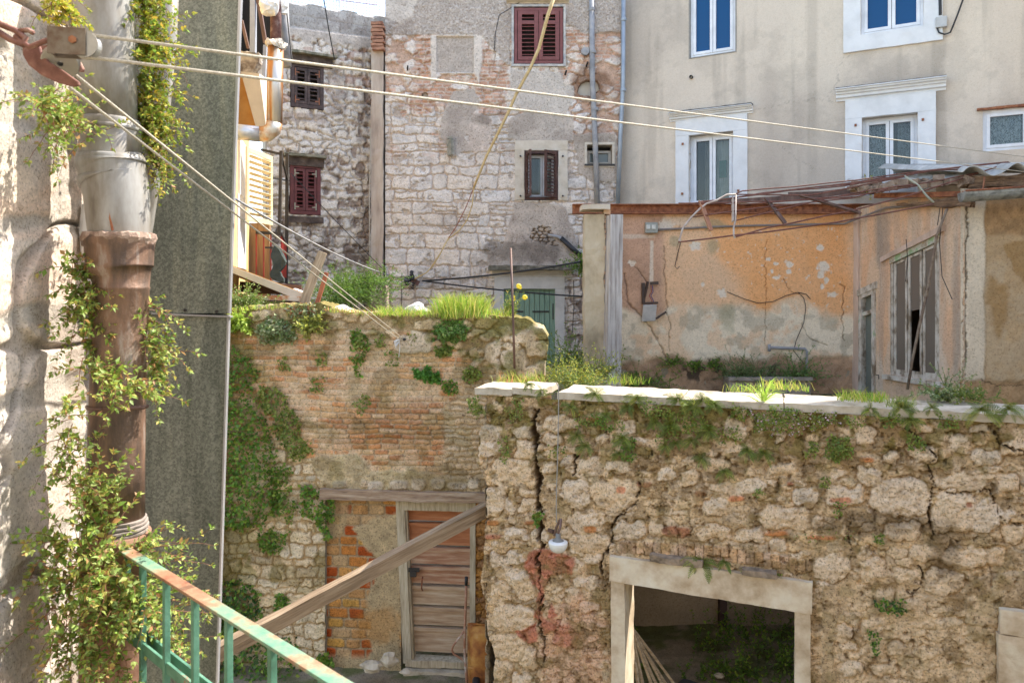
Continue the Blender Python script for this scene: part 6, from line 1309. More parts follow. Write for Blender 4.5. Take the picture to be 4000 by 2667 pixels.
cable(sagline(STONE.at(1160, 690, .3) + Vector((0, -.4, 0)), STONE.at(1510, 1065, .2), .02), .008, 'thin dark cable crossing below the dark red shutters', BLACK)
cable(sagline(j2, atY(2270, 1022, 14), .05), .018, 'upper of two black cables from the insulators to the pier', BLACK); cable(sagline(j2, atY(2275, 1158, 14), .03), .016, 'lower of two black cables from the insulators to the pier', BLACK)
b = MB(); b.tube([atY(1262, -20, 14.2), atY(1285, 120, 14.5), atY(1307, 235, 14.75)], .012, 5); tag(b.build('cable', BLACK), 'thin black cable hanging down over the breeze block parapet', 'cable')
# ---- clothesline with pulleys
ROPE = M('clothesline rope', [(.35, (.42, .38, .3)), (.65, (.64, .60, .5))], 160, .85, bmp=.5, bscale=300, bdist=.001)
pul = atY(300, 175, 1.5)
ln = thing('clothesline', pul, 'upper pair of clothesline ropes stretched from the square pulley towards the far right', 'clothesline')
def ropeline(p, q, r0, parent, sag_=0.0, name='rope', nn=26):
    b = MB(); pts = sagline(Vector(p), Vector(q), sag_, nn); b.tube(pts, r0, 8); return b.build(name, ROPE, parent, smooth=True)
ropeline(atY(350, 137, 1.5), atY(4150, 632, 9.4), .0036, ln, .0); ropeline(atY(335, 223, 1.5), atY(4150, 690, 9.2), .0036, ln, .0)
ln2 = thing('clothesline', atY(300, 330, 1.6), 'lower clothesline slanting down from the curved pulley to a knot in the brick wall', 'clothesline')
e_ = BRICK.at(1575, 1325, .04)
ropeline(atY(298, 296, 1.6), BRICK.at(1572, 1320, .04), .0036, ln2); ropeline(atY(272, 342, 1.6), BRICK.at(1560, 1326, .04), .0036, ln2)
b = MB(); random.seed(6)
for k in range(7):
    p = BRICK.at(1560, 1325, .05); w_ = random.uniform(.03, .07); b.tube([p, p + Vector((-w_, -.02, -.02)), p + Vector((-w_ * .8, -.02, -.08)), p + Vector((-w_ * .1, -.01, -.03))], .003, 5)
b.tube([BRICK.at(x, y, .06) for x, y in [(1560, 1326), (1562, 1350), (1558, 1395)]], .003, 5); b.tube([BRICK.at(x, y, .06) for x, y in [(1560, 1326), (1550, 1340), (1545, 1360)]], .003, 5)
b.build('knot', WSTONE, ln2); b = MB(); b.lathe(e_ + Vector((.02, 0, 0)), [(.012, -.02), (.02, .03), (0, .035)], 8, BRICK.n); b.build('wall_hook', IRON, ln2)
PRST = M('brown rusty pulley', [(.3, (.14, .06, .045)), (.55, (.27, .13, .1)), (.75, (.42, .3, .22))], 28, .6, metal=.3, bmp=.3, bscale=150)
pr = thing('square_pulley', pul, 'small rusty pulley in a square iron cheek holding the upper clothesline', 'pulley')
b = MB()
X = Vector((1, .12, -.03)).normalized(); N = Vector((.12, -1, 0)).normalized(); U_ = Vector((0, 0, 1))
for o_ in (-.016, .014): b.obox(atY(275, 170, 1.5) - N * o_, X * .036, N * .0015, U_ * .027)
b.obox(atY(212, 165, 1.5), X * .0016, N * .018, U_ * .027); b.build('cheek', M('worn iron cheek', [(.3, (.12, .06, .035)), (.48, (.19, .15, .11)), (.7, (.26, .23, .19))], 25, .5, metal=.5, bmp=.3), pr)
b = MB(); b.lathe(atY(335, 178, 1.5) - N * .012, [(.006, 0), (.027, 0), (.027, .003), (.022, .008), (.022, .014), (.027, .019), (.027, .022), (.006, .022)], 28, N); b.build('wheel', M('steel wheel', (.42, .41, .38), 20, .4, metal=.6, bmp=0), pr, smooth=False)
b = MB(); b.lathe(atY(300, 167, 1.5) + N * .017, [(.008, 0), (.008, .004), (0, .005)], 6, N); b.build('bolt', RUST, pr)
b = MB(); b.tube([atY(x, y, 1.5) for x, y in [(212, 165), (185, 158), (150, 172), (115, 185), (85, 165), (60, 140)]], .0055, 8); b.tube([atY(x, y, 1.5) for x, y in [(-40, 60), (0, 95), (60, 120), (100, 150), (90, 175), (40, 155), (0, 130), (-40, 110)]], .0065, 8); b.tube([atY(x, y, 1.5) for x, y in [(75, 122), (110, 118), (130, 130)]], .005, 8); b.build('hook', PRST, pr, smooth=True)
p2 = thing('curved_pulley', atY(210, 260, 1.58), 'larger brown rusty pulley with curved cheeks holding the lower clothesline', 'pulley')
b = MB(); O_ = [(85, 165), (140, 185), (200, 175), (262, 225), (312, 262), (312, 280), (290, 282), (240, 235), (200, 215), (175, 200), (160, 190), (150, 215), (175, 250), (240, 300), (305, 330), (300, 340), (270, 340), (220, 325), (150, 290), (110, 250), (85, 200)]
top = [(150, 180), (205, 172), (262, 210), (310, 245), (322, 270), (318, 282), (296, 280), (250, 245), (215, 225), (180, 212)]
bot = [(85, 175), (150, 180), (156, 205), (185, 240), (240, 275), (300, 318), (306, 333), (285, 340), (225, 325), (160, 295), (110, 255), (88, 215)]
b.prism([atY(x, y, 1.54) for x, y in bot], (.004, .004, 0)); b.prism([atY(x, y, 1.585) for x, y in top], (.004, .004, 0)); b.build('cheek', PRST, p2, bevel=.0015)
b = MB(); b.lathe(atY(235, 250, 1.556), [(.006, 0), (.034, 0), (.036, .002), (.029, .008), (.036, .015), (.034, .017), (.006, .017)], 28, Vector((-.25, .65, .72))); b.build('wheel', bpy.data.materials['steel wheel'], p2)
# ---- near wall, pipes and duct
NEAR = Plane(-1.47, 2.55, 94.5)
nw = thing('near_wall', (-1.6, 1.6, 0), 'pale rough stone wall close at the left edge, lit by the sun', 'wall')
wall('wall', NEAR, -.95, .42, 3.1, 6.3, .0052, fn_near, M_attr('near wall stone', .92, .9, 90, .3, .006, .2, 50, speck=(.5, 120)), nw, sat=1.0, tint=(1.2, 1.15, 1.1))
b = MB(); b.pbox(NEAR, -1.9, -.1, .45, 7.6, -.6, -.035); b.build('wall_core', MORT, nw)
# white plastic soil pipe: three telescoping lengths, built off vertical as in the photo
PVC = M('dirty white plastic pipe', [(.3, (.10, .085, .065)), (.43, (.23, .21, .18)), (.58, (.34, .335, .32)), (.75, (.46, .46, .46))], 7, .4, bmp=.08, bscale=20, stretch=(1.5, 1.5, .5))
dq = 2.32; Pq = lambda x, y, dy=0: atY(x, y, dq + dy)
pv = thing('plastic_drainpipe', Pq(460, 900), 'dirty white plastic drainpipe socketed into the brown iron pipe', 'drainpipe')
def cone(name, m, parent, L):
    "L: (xl, xr, y) outline rows in photo pixels at the pipe's distance"
    b = MB(); pts = [Pq((a + c) / 2, y) for a, c, y in L]; rs = [(c - a) / 2 / F * dq for a, c, y in L]; b.tube(pts, rs, 36); return b.build(name, m, parent, smooth=True)
cone('upper_pipe', PVC, pv, [(272, 505, -120), (275, 508, 0), (300, 520, 250), (325, 528, 480)])
cone('middle_pipe', PVC, pv, [(318, 536, 470), (316, 538, 480), (316, 540, 492), (322, 540, 505), (320, 545, 640), (330, 552, 660)])
cone('lower_pipe', PVC, pv, [(314, 552, 612), (310, 556, 622), (314, 560, 650), (322, 562, 680), (340, 575, 760), (360, 578, 930), (372, 576, 960)])
for L in ([(321, 541, 498), (316, 546, 503), (316, 546, 511), (321, 541, 516)], [(316, 556, 628), (309, 563, 634), (309, 563, 646), (318, 560, 652)], [(318, 560, 690), (315, 564, 695), (320, 564, 702)]): cone('pipe_collar', PVC, pv, L)
b = MB(); b.tube([Pq(x, y, -.085) for x, y in [(408, 690), (420, 760), (430, 850), (440, 900)]], .004, 6); b.build('rust_trickle', RUST, pv)
IRONP = M('streaked iron pipe', [(.28, (.05, .035, .03)), (.45, (.13, .085, .06)), (.58, (.22, .13, .085)), (.7, (.34, .29, .25))], 6, .55, metal=.25, bmp=.5, bscale=60, stretch=(3.2, 3.2, .7), bstretch=(1, 1, 1))
ci = thing('iron_drainpipe', Pq(450, 1500), 'brown rusty cast iron drainpipe with a flared socket, wrapped by creeper', 'drainpipe')
L = [(338, 592, 925), (334, 596, 935), (336, 597, 950), (345, 592, 965), (348, 588, 1030), (342, 590, 1045), (352, 586, 1058), (372, 578, 1080), (374, 574, 1120), (372, 578, 1124), (374, 574, 1128), (368, 570, 1300), (360, 560, 1570), (352, 556, 1800), (345, 556, 2020)]
cone('pipe', IRONP, ci, L)
b = MB(); cc = Pq(467, 930); b.lathe(cc, [(.1, -.02), (.107, .0), (.104, .012), (.088, .016)], 30); b.build('mortar_ring', M('crusty mortar', [(.35, (.18, .11, .08)), (.6, (.4, .3, .24))], 30, .95, bmp=.8), ci, rough=(.02, .007, 30))
b = MB(); pc = Pq(460, 1582); b.tube([pc + Vector((.0, -.083, 0)), pc + Vector((.06, -.07, 0)), pc + Vector((.1, -.045, 0)), pc + Vector((.102, -.02, 0))], .0065, 8); b.tube([pc + Vector((-.08, -.03, 0)), pc + Vector((-.05, -.075, 0)), pc + Vector((0, -.086, 0))], .0055, 8); b.build('pipe_clip', DRUST, ci, smooth=True)
b = MB()
for k, (y, r) in enumerate([(2028, .93), (2042, .97), (2058, 1.0), (2074, .98)]): b.lathe(Pq(460, y), [(.078 * r, -.007), (.09 * r, -.003), (.09 * r, .003), (.078 * r, .007)], 28)
b.build('rope_packing', M('pale packing', (.27, .23, .2), 30, .9, bmp=.5), ci, rough=(.025, .004, 30))
cone('lower_pipe', M('rusty lower pipe', [(.3, (.15, .07, .04)), (.6, (.3, .17, .11))], 9, .85, bmp=.4), ci, [(335, 580, 2070), (330, 578, 2100), (330, 545, 2130), (322, 540, 2700), (318, 538, 2800)])
# a second white pipe behind
b = MB(); b.tube([atY(668, -120, 2.6), atY(655, 150, 2.6), atY(622, 500, 2.6), atY(560, 900, 2.6), atY(545, 1000, 2.6)], .03, 20); tag(b.build('rear_pipe', PVC, smooth=True), 'second white pipe showing behind the plastic drainpipe, beside the zinc duct', 'pipe')
b = MB(); b.tube([atY(318, 2040, 2.45), atY(312, 2667, 2.45), atY(310, 2760, 2.45)], .008, 6); b.tube([atY(345, 800, 2.5), atY(335, 900, 2.5), atY(342, 1000, 2.5)], .02, 8); tag(b.build('thin_pipe', WSTONE), 'thin white pipe running down between the near wall and the iron drainpipe', 'pipe')
# zinc duct
def spangle():
    m, t, b = mk('spangled zinc'); tc = t.nodes.new('ShaderNodeTexCoord'); v = t.nodes.new('ShaderNodeTexVoronoi'); v.inputs['Scale'].default_value = 170; v.feature = 'F1'; v.distance = 'CHEBYCHEV'
    n = nnoise(t, 120, 3); mp = t.nodes.new('ShaderNodeMix'); mp.data_type = 'VECTOR'; mp.inputs[0].default_value = .02
    t.links.new(tc.outputs['Object'], mp.inputs[4]); t.links.new(n.outputs[1], mp.inputs[5]); t.links.new(mp.outputs[1], v.inputs['Vector'])
    r = ramp(t, v.outputs['Color'], [(.3, (.16, .175, .15)), (.5, (.22, .24, .205)), (.75, (.30, .32, .275))])
    n2 = nnoise(t, 4, 6, .65, (2.2, 2.2, .22), 1.0); r2 = ramp(t, n2.outputs[0], [(.33, (.62, .63, .6)), (.5, (1, 1, .98)), (.68, (1.4, 1.33, 1.2))])
    mx = t.nodes.new('ShaderNodeMix'); mx.data_type = 'RGBA'; mx.blend_type = 'MULTIPLY'; mx.inputs[0].default_value = 1
    t.links.new(r.outputs[0], mx.inputs[6]); t.links.new(r2.outputs[0], mx.inputs[7]); t.links.new(mx.outputs[2], b.inputs['Base Color'])
    b.inputs['Roughness'].default_value = .5; b.inputs['Metallic'].default_value = .35; bump(t, b, n2.outputs[0], .2, .01); return m
ZN = spangle(); DY = 2.78
dt = thing('zinc_duct', (atY(700, 1200, DY).x, DY + .2, 0), 'tall grey spangled zinc duct rising beside the drainpipes', 'duct')
def slab(y0, y1, xr0, xr1, name, ex=0):
    b = MB(); p = [atY(520, y0, DY - ex), atY(xr0, y0, DY - ex), atY(xr1, y1, DY - ex), atY(500, y1, DY - ex)]; b.prism([p[0], p[1], p[2], p[3]], (-.17, .35, 0)); return b.build(name, ZN, dt, bevel=.003)
slab(-150, 1225, 942, 893, 'upper_duct', .004); slab(1229, 3950, 891, 805, 'lower_duct')
b = MB(); b.prism([atY(590, 1222, DY - .012), atY(898, 1234, DY - .012), atY(898, 1240, DY - .012), atY(590, 1228, DY - .012)], (0, .03, 0))
b.prism([atY(936, -150, DY - .008), atY(946, -150, DY - .008), atY(896, 1225, DY - .008), atY(889, 1225, DY - .008)], (0, .02, 0)); b.prism([atY(887, 1229, DY - .004), atY(894, 1229, DY - .004), atY(808, 3950, DY - .004), atY(802, 3950, DY - .004)], (0, .02, 0)); b.build('seam_and_lit_edge', M('zinc seam and lit edge', (.55, .56, .58), 9, .35, metal=.6, bmp=0), dt)  # cross seam is real; paler side strips paint the sunlit edge
b = MB()
for x, y in [(641, 1212), (724, 1212), (847, 1217)]: b.lathe(atY(x, y, DY - .004), [(.006, 0), (.006, .003), (0, .004)], 10, (0, -1, 0))
b.each('rivets', IRON, dt)
# green railing
ral = thing('green_railing', (-.8, 1.8, EYE - 1.3), 'green painted balcony railing with rust patches along its flat top rail', 'railing')
GRN = M('chipped green paint', [(.28, (.05, .12, .08)), (.45, (.08, .21, .14)), (.64, (.12, .27, .19)), (.69, (.32, .12, .07))], 14, .6, bmp=.3, bscale=60)
GTOP = M('worn handrail paint', [(.36, (.11, .25, .17)), (.44, (.2, .29, .19)), (.5, (.30, .19, .11)), (.62, (.27, .11, .06)), (.7, (.1, .05, .035))], 7, .55, bmp=.35, bscale=70)
zr = EYE - .77; r0 = atZ(488, 2148, zr); r1 = atZ(1330, 2672, zr); rd = (r1 - r0).normalized(); r2 = r0 + rd * 1.7
b = MB(); b.beam(r0, r2, .036, .008); b.build('top_rail', GTOP, ral, bevel=.0015)
zl_ = zr - .245
for o_, nm in ((0, 'lower_rail'),):
    b = MB(); sd_ = rd.cross(Vector((0, 0, 1))).normalized(); lp = Vector((r0.x, r0.y, zl_)); b.beam(lp - rd * .1, lp + rd * 1.7, .008, .03)
    b.beam(lp - rd * .1 - sd_ * .03, lp + rd * 1.7 - sd_ * .03, .008, .03); b.build(nm, GRN, ral, bevel=.001)
for x in (558, 650, 762, 893, 1063, 1262, 1500, 1800):
    rr_ = ray(x, 2200); a = Vector((rr_.x, rr_.y, 0)); 
    M2 = np.array([[a.x, -rd.x], [a.y, -rd.y]]); s_ = np.linalg.solve(M2, np.array([r0.x, r0.y]))[1]; pt_ = r0 + rd * float(s_)
    b = MB(); b.beam(pt_ + Vector((0, 0, -.006)), pt_ + Vector((0, 0, -1.05)), .016, .016, rd); b.build('baluster', GRN, ral, bevel=.0015)
b = MB(); pt_ = Vector((r0.x, r0.y, 0)) - rd * .09; b.beam((pt_.x, pt_.y, zl_ + .01), (pt_.x, pt_.y, zl_ - .8), .016, .016, rd); b.build('baluster', GRN, ral)
b = MB(); pt_ = r0 - rd * -.02; b.beam(pt_ + Vector((0, 0, -.01)), pt_ + Vector((0, 0, -.09)), .014, .014, rd); b.build('rail_stub', GRN, ral)
# ---- unseen houses added for light: warm bounce from behind, shade on the coping
b = MB(); b.box((-2, -4.2, 4.6), 26, 2.2, 9.4); tag(b.build('light_bounce_house', M('bounce house render', (.62, .54, .42), 2, .9, bmp=.2)), 'unseen cream house block added behind the viewpoint to bounce warm light', 'house')
b = MB(); b.box((11.3, 6.0, 7), 5.2, 8.4, 14.2); tag(b.build('coping_shade_house', M('grey render', (.5, .46, .4), 2, .9, bmp=.2)), 'unseen tall grey house block added beyond the right edge to shade the coping', 'house')
# dry sticks in the doorway
random.seed(12); stk = thing('sticks', atY(2450, 2600, 7.9), 'bundle of long bare wooden laths leaning inside the empty doorway', 'laths')
for k in range(7):
    b = MB(); t0 = atY(2446 + k * 3, 2392 + k * 10 + random.uniform(-10, 10), 7.9 + .03 * k); t1 = atY(2510 + k * 34 + random.uniform(-8, 8), 2780, 7.75 + .05 * k); b.beam(t0, t1, .035, .025); b.build('lath', WOOD, stk, rough=(.2, .006, 4))
# ================================================================== PLANTS
def leafmat(name, trans=.35, rough=.55):
    m, t, b = mk(name); a = t.nodes.new('ShaderNodeAttribute'); a.attribute_name = 'Col'
    t.links.new(a.outputs['Color'], b.inputs['Base Color']); b.inputs['Roughness'].default_value = rough; b.inputs['Specular IOR Level'].default_value = .4
    tr = t.nodes.new('ShaderNodeBsdfTranslucent'); ms = t.nodes.new('ShaderNodeMixShader'); ms.inputs[0].default_value = trans
    t.links.new(a.outputs['Color'], tr.inputs[0]); t.links.new(b.outputs[0], ms.inputs[1]); t.links.new(tr.outputs[0], ms.inputs[2]); t.links.new(ms.outputs[0], t.nodes['Material Output'].inputs[0]); return m
LEAFM = leafmat('leaf'); STEMM = M('stem', [(.3, (.16, .10, .05)), (.7, (.3, .18, .1))], 30, .8, bmp=0)
def unit(a): return a / np.maximum(np.linalg.norm(a, axis=-1, keepdims=True), 1e-9)
class Leaves:
    def __init__(s, seed): s.r = np.random.RandomState(seed); s.V = []; s.C = []; s.st = MB()
    def put(s, P, D, N, L, W, C):
        D = unit(D); S = unit(np.cross(D, N)); N = unit(np.cross(S, D)); L = np.asarray(L)[:, None]; W = np.asarray(W)[:, None]
        v = np.stack([P, P + D * L * .42 + S * W * .5 + N * W * .16, P + D * L - N * L * .08, P + D * L * .42 - S * W * .5 + N * W * .16], 1)
        s.V.append(v.reshape(-1, 3)); s.C.append(np.repeat(C, 4, 0))
    def pal(s, n, pal):
        p = np.array(pal); c = p[s.r.randint(len(p), size=n)]; return np.clip(c * (1.0 + .75 * s.r.rand(n, 1)) * (.92 + .16 * s.r.rand(n, 3)) * np.array([1.08, 1, .9]), 0, .9)
    def stem(s, root, d0, length, leafL, leafW, pal, droop=.3, k=9, r=.0015, wob=.35, upturn=0., dens=1, tipc=4, both=True, sc_=(.22, .10, .06)):
        R_ = s.r; p = np.array(root, float); d = unit(np.array(d0, float)); pts = [p.copy()]; st = length / k
        for i in range(k):
            d = unit(d + (R_.rand(3) - .5) * wob + np.array([0, 0, -droop / k * 2 + upturn / k * (i - k / 2) * .6])); p = p + d * st; pts.append(p.copy())
        if r: s.st.tube(pts, [r * (1 - .6 * i / k) for i in range(k + 1)], 4, sc_, caps=False)
        pts = np.array(pts); n = int(max(3, k * 2 * dens)); t = np.sort(R_.rand(n)) * .9 + .1; idx = np.clip(t * k, 0, k - .001); i0 = idx.astype(int); f = (idx - i0)[:, None]
        P = pts[i0] * (1 - f) + pts[i0 + 1] * f; T = unit(pts[i0 + 1] - pts[i0]); side = unit(np.cross(T, R_.randn(n, 3)))
        D = side * .9 + T * .5 + np.array([0, 0, .12]); N = np.array([0, 0, 1.]) + R_.randn(n, 3) * .45; sz = leafL * (.55 + .6 * R_.rand(n)) * (1 - .35 * t)
        s.put(P, D, N, sz, sz * leafW, s.pal(n, pal))
        if tipc:
            P = np.repeat(pts[-1:], tipc, 0); T = np.repeat(unit(pts[-1:] - pts[-2:-1]), tipc, 0); D = T + R_.randn(tipc, 3) * .55; s.put(P, D, np.array([0, 0, 1.]) + R_.randn(tipc, 3) * .5, leafL * (.4 + .4 * R_.rand(tipc)), leafL * leafW * .5 * np.ones(tipc), s.pal(tipc, pal))
    def build(s, name, label, cat, group=None, parts=True):
        V = np.concatenate(s.V); C = np.concatenate(s.C); n = len(V) // 4; q = np.arange(n)[:, None] * 4
        Fq = np.concatenate([q + [0, 1, 2], q + [0, 2, 3]])
        base = V[V[:, 2] <= np.percentile(V[:, 2], 12)].mean(0)
        if s.st.v:
            o = thing(name, base, label, cat, group); np_mesh('leaves', V, Fq, C, LEAFM, o, smooth=False); s.st.build('stems', STEMV, o)
        else: o = np_mesh(name, V, Fq, C, LEAFM, None, smooth=False); tag(o, label, cat, group)
        return o
STEMV = leafmat('stem tissue', .1, .7)
NEARG = [(.17, .27, .05), (.22, .30, .07), (.13, .23, .04), (.26, .30, .08), (.20, .30, .10), (.24, .33, .12), (.30, .30, .08), (.15, .24, .06), (.30, .19, .09)]
SUNG = [(.26, .34, .05), (.34, .36, .05), (.20, .30, .05), (.42, .36, .06), (.30, .30, .08)]
IVY = [(.07, .17, .02), (.10, .20, .03), (.14, .25, .035), (.075, .15, .03), (.18, .26, .04)]
LIGHTV = [(.14, .2, .04), (.19, .24, .05), (.10, .17, .035), (.22, .25, .07)]
GLAUC = [(.24, .29, .17), (.17, .24, .11), (.30, .34, .22), (.14, .2, .07)]
GRASSC = [(.22, .36, .04), (.32, .38, .07), (.16, .30, .04), (.40, .38, .12)]
FERNC = [(.12, .19, .03), (.17, .23, .04), (.09, .15, .03), (.22, .26, .05)]
DARKG = [(.035, .085, .022), (.05, .11, .03), (.03, .07, .02), (.07, .13, .04)]
# --- near creepers (pellitory) on the pipes and near wall
def creeper(label, spots, n, length, seed, pal=NEARG, L=.026, out=(.5, -.35, .1), droop=.5, spread=.8, k=9, dens=1.2, dy=0, cat='creeper', upt=0):
    lv = Leaves(seed); r = lv.r
    for i in range(n):
        x, y, Y = spots[r.randint(len(spots))]; p = atY(x + r.randn() * 10, y + r.randn() * 14, Y)
        d = np.array(out) + r.randn(3) * spread * .6
        lv.stem(p, d, length * (.5 + .8 * r.rand()), L, .55, pal, droop, k, .0013, .4, upt, dens, 5)
    return lv.build('creeper', label, cat)
line = lambda a, b, n, Y0, Y1=None: [(a[0] + (b[0] - a[0]) * i / (n - 1), a[1] + (b[1] - a[1]) * i / (n - 1), Y0 + ((Y1 or Y0) - Y0) * i / (n - 1)) for i in range(n)]
creeper('yellow green pellitory spilling down the right side of the plastic drainpipe at the top', line((545, -40), (560, 500), 12, 2.42), 150, .15, 1, SUNG + NEARG[:3], .027, (.7, -.35, .1), .5, .7)
creeper('sunlit pellitory sprigs on the duct side below the top clump, above the iron socket', line((560, 420), (600, 640), 6, 2.42), 55, .13, 2, SUNG + NEARG, .024, (.7, -.35, -.1), .7, .7)
creeper('pellitory tuft growing from the near wall under the curved pulley', line((150, 420), (330, 520), 6, 1.9, 2.2), 60, .13, 3, NEARG, .024, (.25, -.3, .2), .4, .8)
creeper('small pellitory tuft at the very top between near wall and drainpipe', line((215, -30), (270, 40), 4, 2.1), 22, .1, 4, SUNG, .024, (.2, -.3, -.3), .6, .8)
creeper('dense pellitory bunch growing over the left of the iron drainpipe below its socket', line((300, 1050), (340, 1330), 8, 2.28), 60, .13, 5, NEARG, .028, (.45, -.4, .15), .45, .8)
creeper('pellitory trail crossing the middle of the iron drainpipe', line((330, 1400), (560, 1560), 8, 2.2), 26, .12, 6, NEARG, .028, (.55, -.3, .1), .5, .7)
creeper('long pellitory trail hanging right of the iron drainpipe in front of the duct', line((560, 1200), (590, 1480), 10, 2.34), 34, .14, 7, NEARG, .027, (.75, -.2, -.1), .6, .7)
creeper('sparse pellitory sprigs low on the gap between near wall and iron drainpipe', line((270, 1560), (290, 1900), 8, 2.1), 30, .12, 8, NEARG, .025, (.3, -.4, .1), .4, .8)
creeper('tall upright pellitory stems in front of the foot of the iron drainpipe', line((330, 1980), (400, 2120), 5, 2.15), 24, .24, 9, NEARG, .03, (.1, -.25, 1), -.1, .5, 12, 1.3)
creeper('biggest pellitory bush, heaped behind the end of the green railing', line((200, 2120), (560, 2330), 12, 2.15) + line((240, 2260), (560, 2420), 10, 2.2), 135, .18, 10, NEARG, .031, (.3, -.4, .2), .4, .9)
creeper('pellitory sprays reaching right across the zinc duct beside the railing', line((520, 2150), (600, 2560), 10, 2.25), 42, .2, 11, NEARG, .028, (.8, -.3, .25), .3, .6)
creeper('straggling pellitory hanging below the bush at the bottom left corner', line((200, 2380), (460, 2600), 8, 2.1), 40, .16, 12, NEARG, .027, (.2, -.4, -.3), .6, .8)
# --- mats of leaves on masonry
def mat_on(P, poly, n, L, seed, pal, label, cat='creeper', thick=.12, off=.03, name='creeper', group=None, stems=0, wleaf=.75, hang=-.3, clump=0, sc_=.02):
    lv = Leaves(seed); r = lv.r; pp = np.array(poly, float); x0, y0 = pp.min(0); x1, y1 = pp.max(0); X = []; Y = []; tot = 0
    for it in range(40):
        xs = x0 + r.rand(n * 3) * (x1 - x0); ys = y0 + r.rand(n * 3) * (y1 - y0)
        d = poly_sd(xs, ys, poly) + (fbm(xs * sc_, ys * sc_, seed, 4) - .5) * 60
        ok = (d > 0) & (fbm(xs * sc_ * 1.4, ys * sc_ * 1.4, seed + 5, 3) + .22 * r.rand(len(xs)) > .50 - np.clip(d, 0, 40) * .004)
        X.append(xs[ok]); Y.append(ys[ok]); tot += ok.sum()
        if tot >= n: break
    xs = np.concatenate(X)[:n]; ys = np.concatenate(Y)[:n]; n = len(xs)
    if n < 4: return None
    bulge = ss(0, 70, poly_sd(xs, ys, poly)) * (.4 + 1.1 * fbm(xs * sc_ * 1.5, ys * sc_ * 1.5, seed + 9, 3))
    o = off + thick * bulge * r.rand(n) ** .6
    P0 = np.array([P.at(x, y, 0) for x, y in zip(xs, ys)]) + np.outer(o, np.array(P.n)); nn = np.array(P.n)
    D = r.randn(n, 3) * .7 + nn * .45 + np.array([0, 0, hang]); N = nn * .8 + np.array([0, 0, .5]) + r.randn(n, 3) * .4
    sz = L * (.5 + .8 * r.rand(n)); lv.put(P0, D, N, sz, sz * wleaf, lv.pal(n, pal))
    for i in range(stems):
        j = r.randint(n); p = P0[j]; q = [p + np.array([0, 0, -.03 * k]) + r.randn(3) * .02 + nn * .01 for k in range(5)]; lv.st.tube(q, .002, 4, (.2, .13, .07), caps=False)
    return lv.build(name, label, cat, group)
mat_on(BRICK, [(800,1380),(900,1340),(985,1400),(1000,1520),(1040,1600),(1080,1750),(1090,1850),(1100,1960),(1020,2060),(930,2070),(800,2040)], 3400, .05, 21, IVY, 'largest dark green ivy mass on the brick wall against the zinc duct', thick=.3, stems=60)
mat_on(BRICK, [(990,1430),(1060,1510),(1090,1500),(1130,1560),(1170,1620),(1180,1700),(1230,1760),(1190,1800),(1130,1790),(1090,1720),(1060,1640),(1000,1560)], 1000, .042, 22, LIGHTV, 'paler green creeper fanning right from the ivy across the bricks', thick=.16, stems=30)
mat_on(BRICK, [(1070,1780),(1150,1830),(1130,1900),(1170,1960),(1130,2040),(1080,2010),(1060,1900)], 520, .042, 23, LIGHTV + IVY, 'light creeper below the fanned one, left of the timber lintel', thick=.14)
mat_on(BRICK, [(1190,1890),(1260,1900),(1310,1960),(1300,2010),(1275,2110),(1240,2040),(1180,2010),(1170,1930)], 520, .045, 24, IVY, 'ivy clump hanging at the left end of the timber lintel', thick=.16)
mat_on(BRICK, [(990,2060),(1130,2070),(1140,2110),(1080,2170),(1020,2150)], 300, .045, 25, IVY + LIGHTV, 'small ivy clump over the white rubble', thick=.12)
mat_on(BRICK, [(840,2260),(960,2250),(1020,2330),(1030,2420),(960,2480),(840,2480)], 800, .05, 26, DARKG + IVY, 'dark ivy patch behind the railing against the duct', thick=.18)
mat_on(BRICK, [(1080,2290),(1120,2310),(1150,2350),(1110,2400),(1080,2380)], 190, .045, 27, IVY, 'little dark ivy sprig above the timber prop', thick=.1)
mat_on(BRICK, [(820,2470),(1000,2450),(1150,2480),(1200,2580),(1240,2610),(1180,2660),(820,2700)], 1200, .055, 28, IVY + DARKG, 'leafy weeds at the foot of the wall under the timber prop', cat='weeds', thick=.35)
mat_on(BRICK, [(1250,2550),(1300,2540),(1315,2590),(1280,2620),(1250,2610)], 150, .06, 29, IVY, 'small leafy weed at the foot of the brick infill', cat='weed', thick=.15, name='weed')
mat_on(BRICK, [(1010,1250),(1080,1215),(1130,1260),(1160,1310),(1110,1340),(1030,1330),(1000,1300)], 650, .05, 30, GLAUC, 'grey green wormwood spilling over the brick wall top near the duct', thick=.2)
mat_on(BRICK, [(1100,1200),(1200,1180),(1280,1200),(1260,1240),(1140,1250)], 420, .04, 31, GLAUC + [(.3, .14, .08), (.34, .28, .1)], 'low reddish green weeds on the wall top by the standing plank', cat='weeds', thick=.15)
mat_on(BRICK, [(1380,1290),(1430,1290),(1450,1340),(1420,1400),(1430,1450),(1400,1470),(1380,1400),(1370,1340)], 330, .045, 32, IVY + LIGHTV, 'narrow creeper hanging down the brick wall middle', thick=.12)
mat_on(BRICK, [(1620,1440),(1680,1425),(1725,1450),(1715,1490),(1660,1500),(1620,1480)], 420, .045, 33, [(.07, .19, .03), (.1, .24, .04)], 'round bright green plant on the brick wall', thick=.16, cat='plant')
mat_on(BRICK, [(1680,1350),(1740,1330),(1780,1350),(1760,1390),(1700,1400)], 260, .04, 34, LIGHTV, 'light green plant under the big grass tuft', thick=.14, cat='plant')
mat_on(BRICK, [(1730,1490),(1770,1480),(1790,1510),(1760,1545),(1735,1530)], 130, .04, 35, IVY, 'small plant below right of the round bright green one', thick=.1, cat='plant')
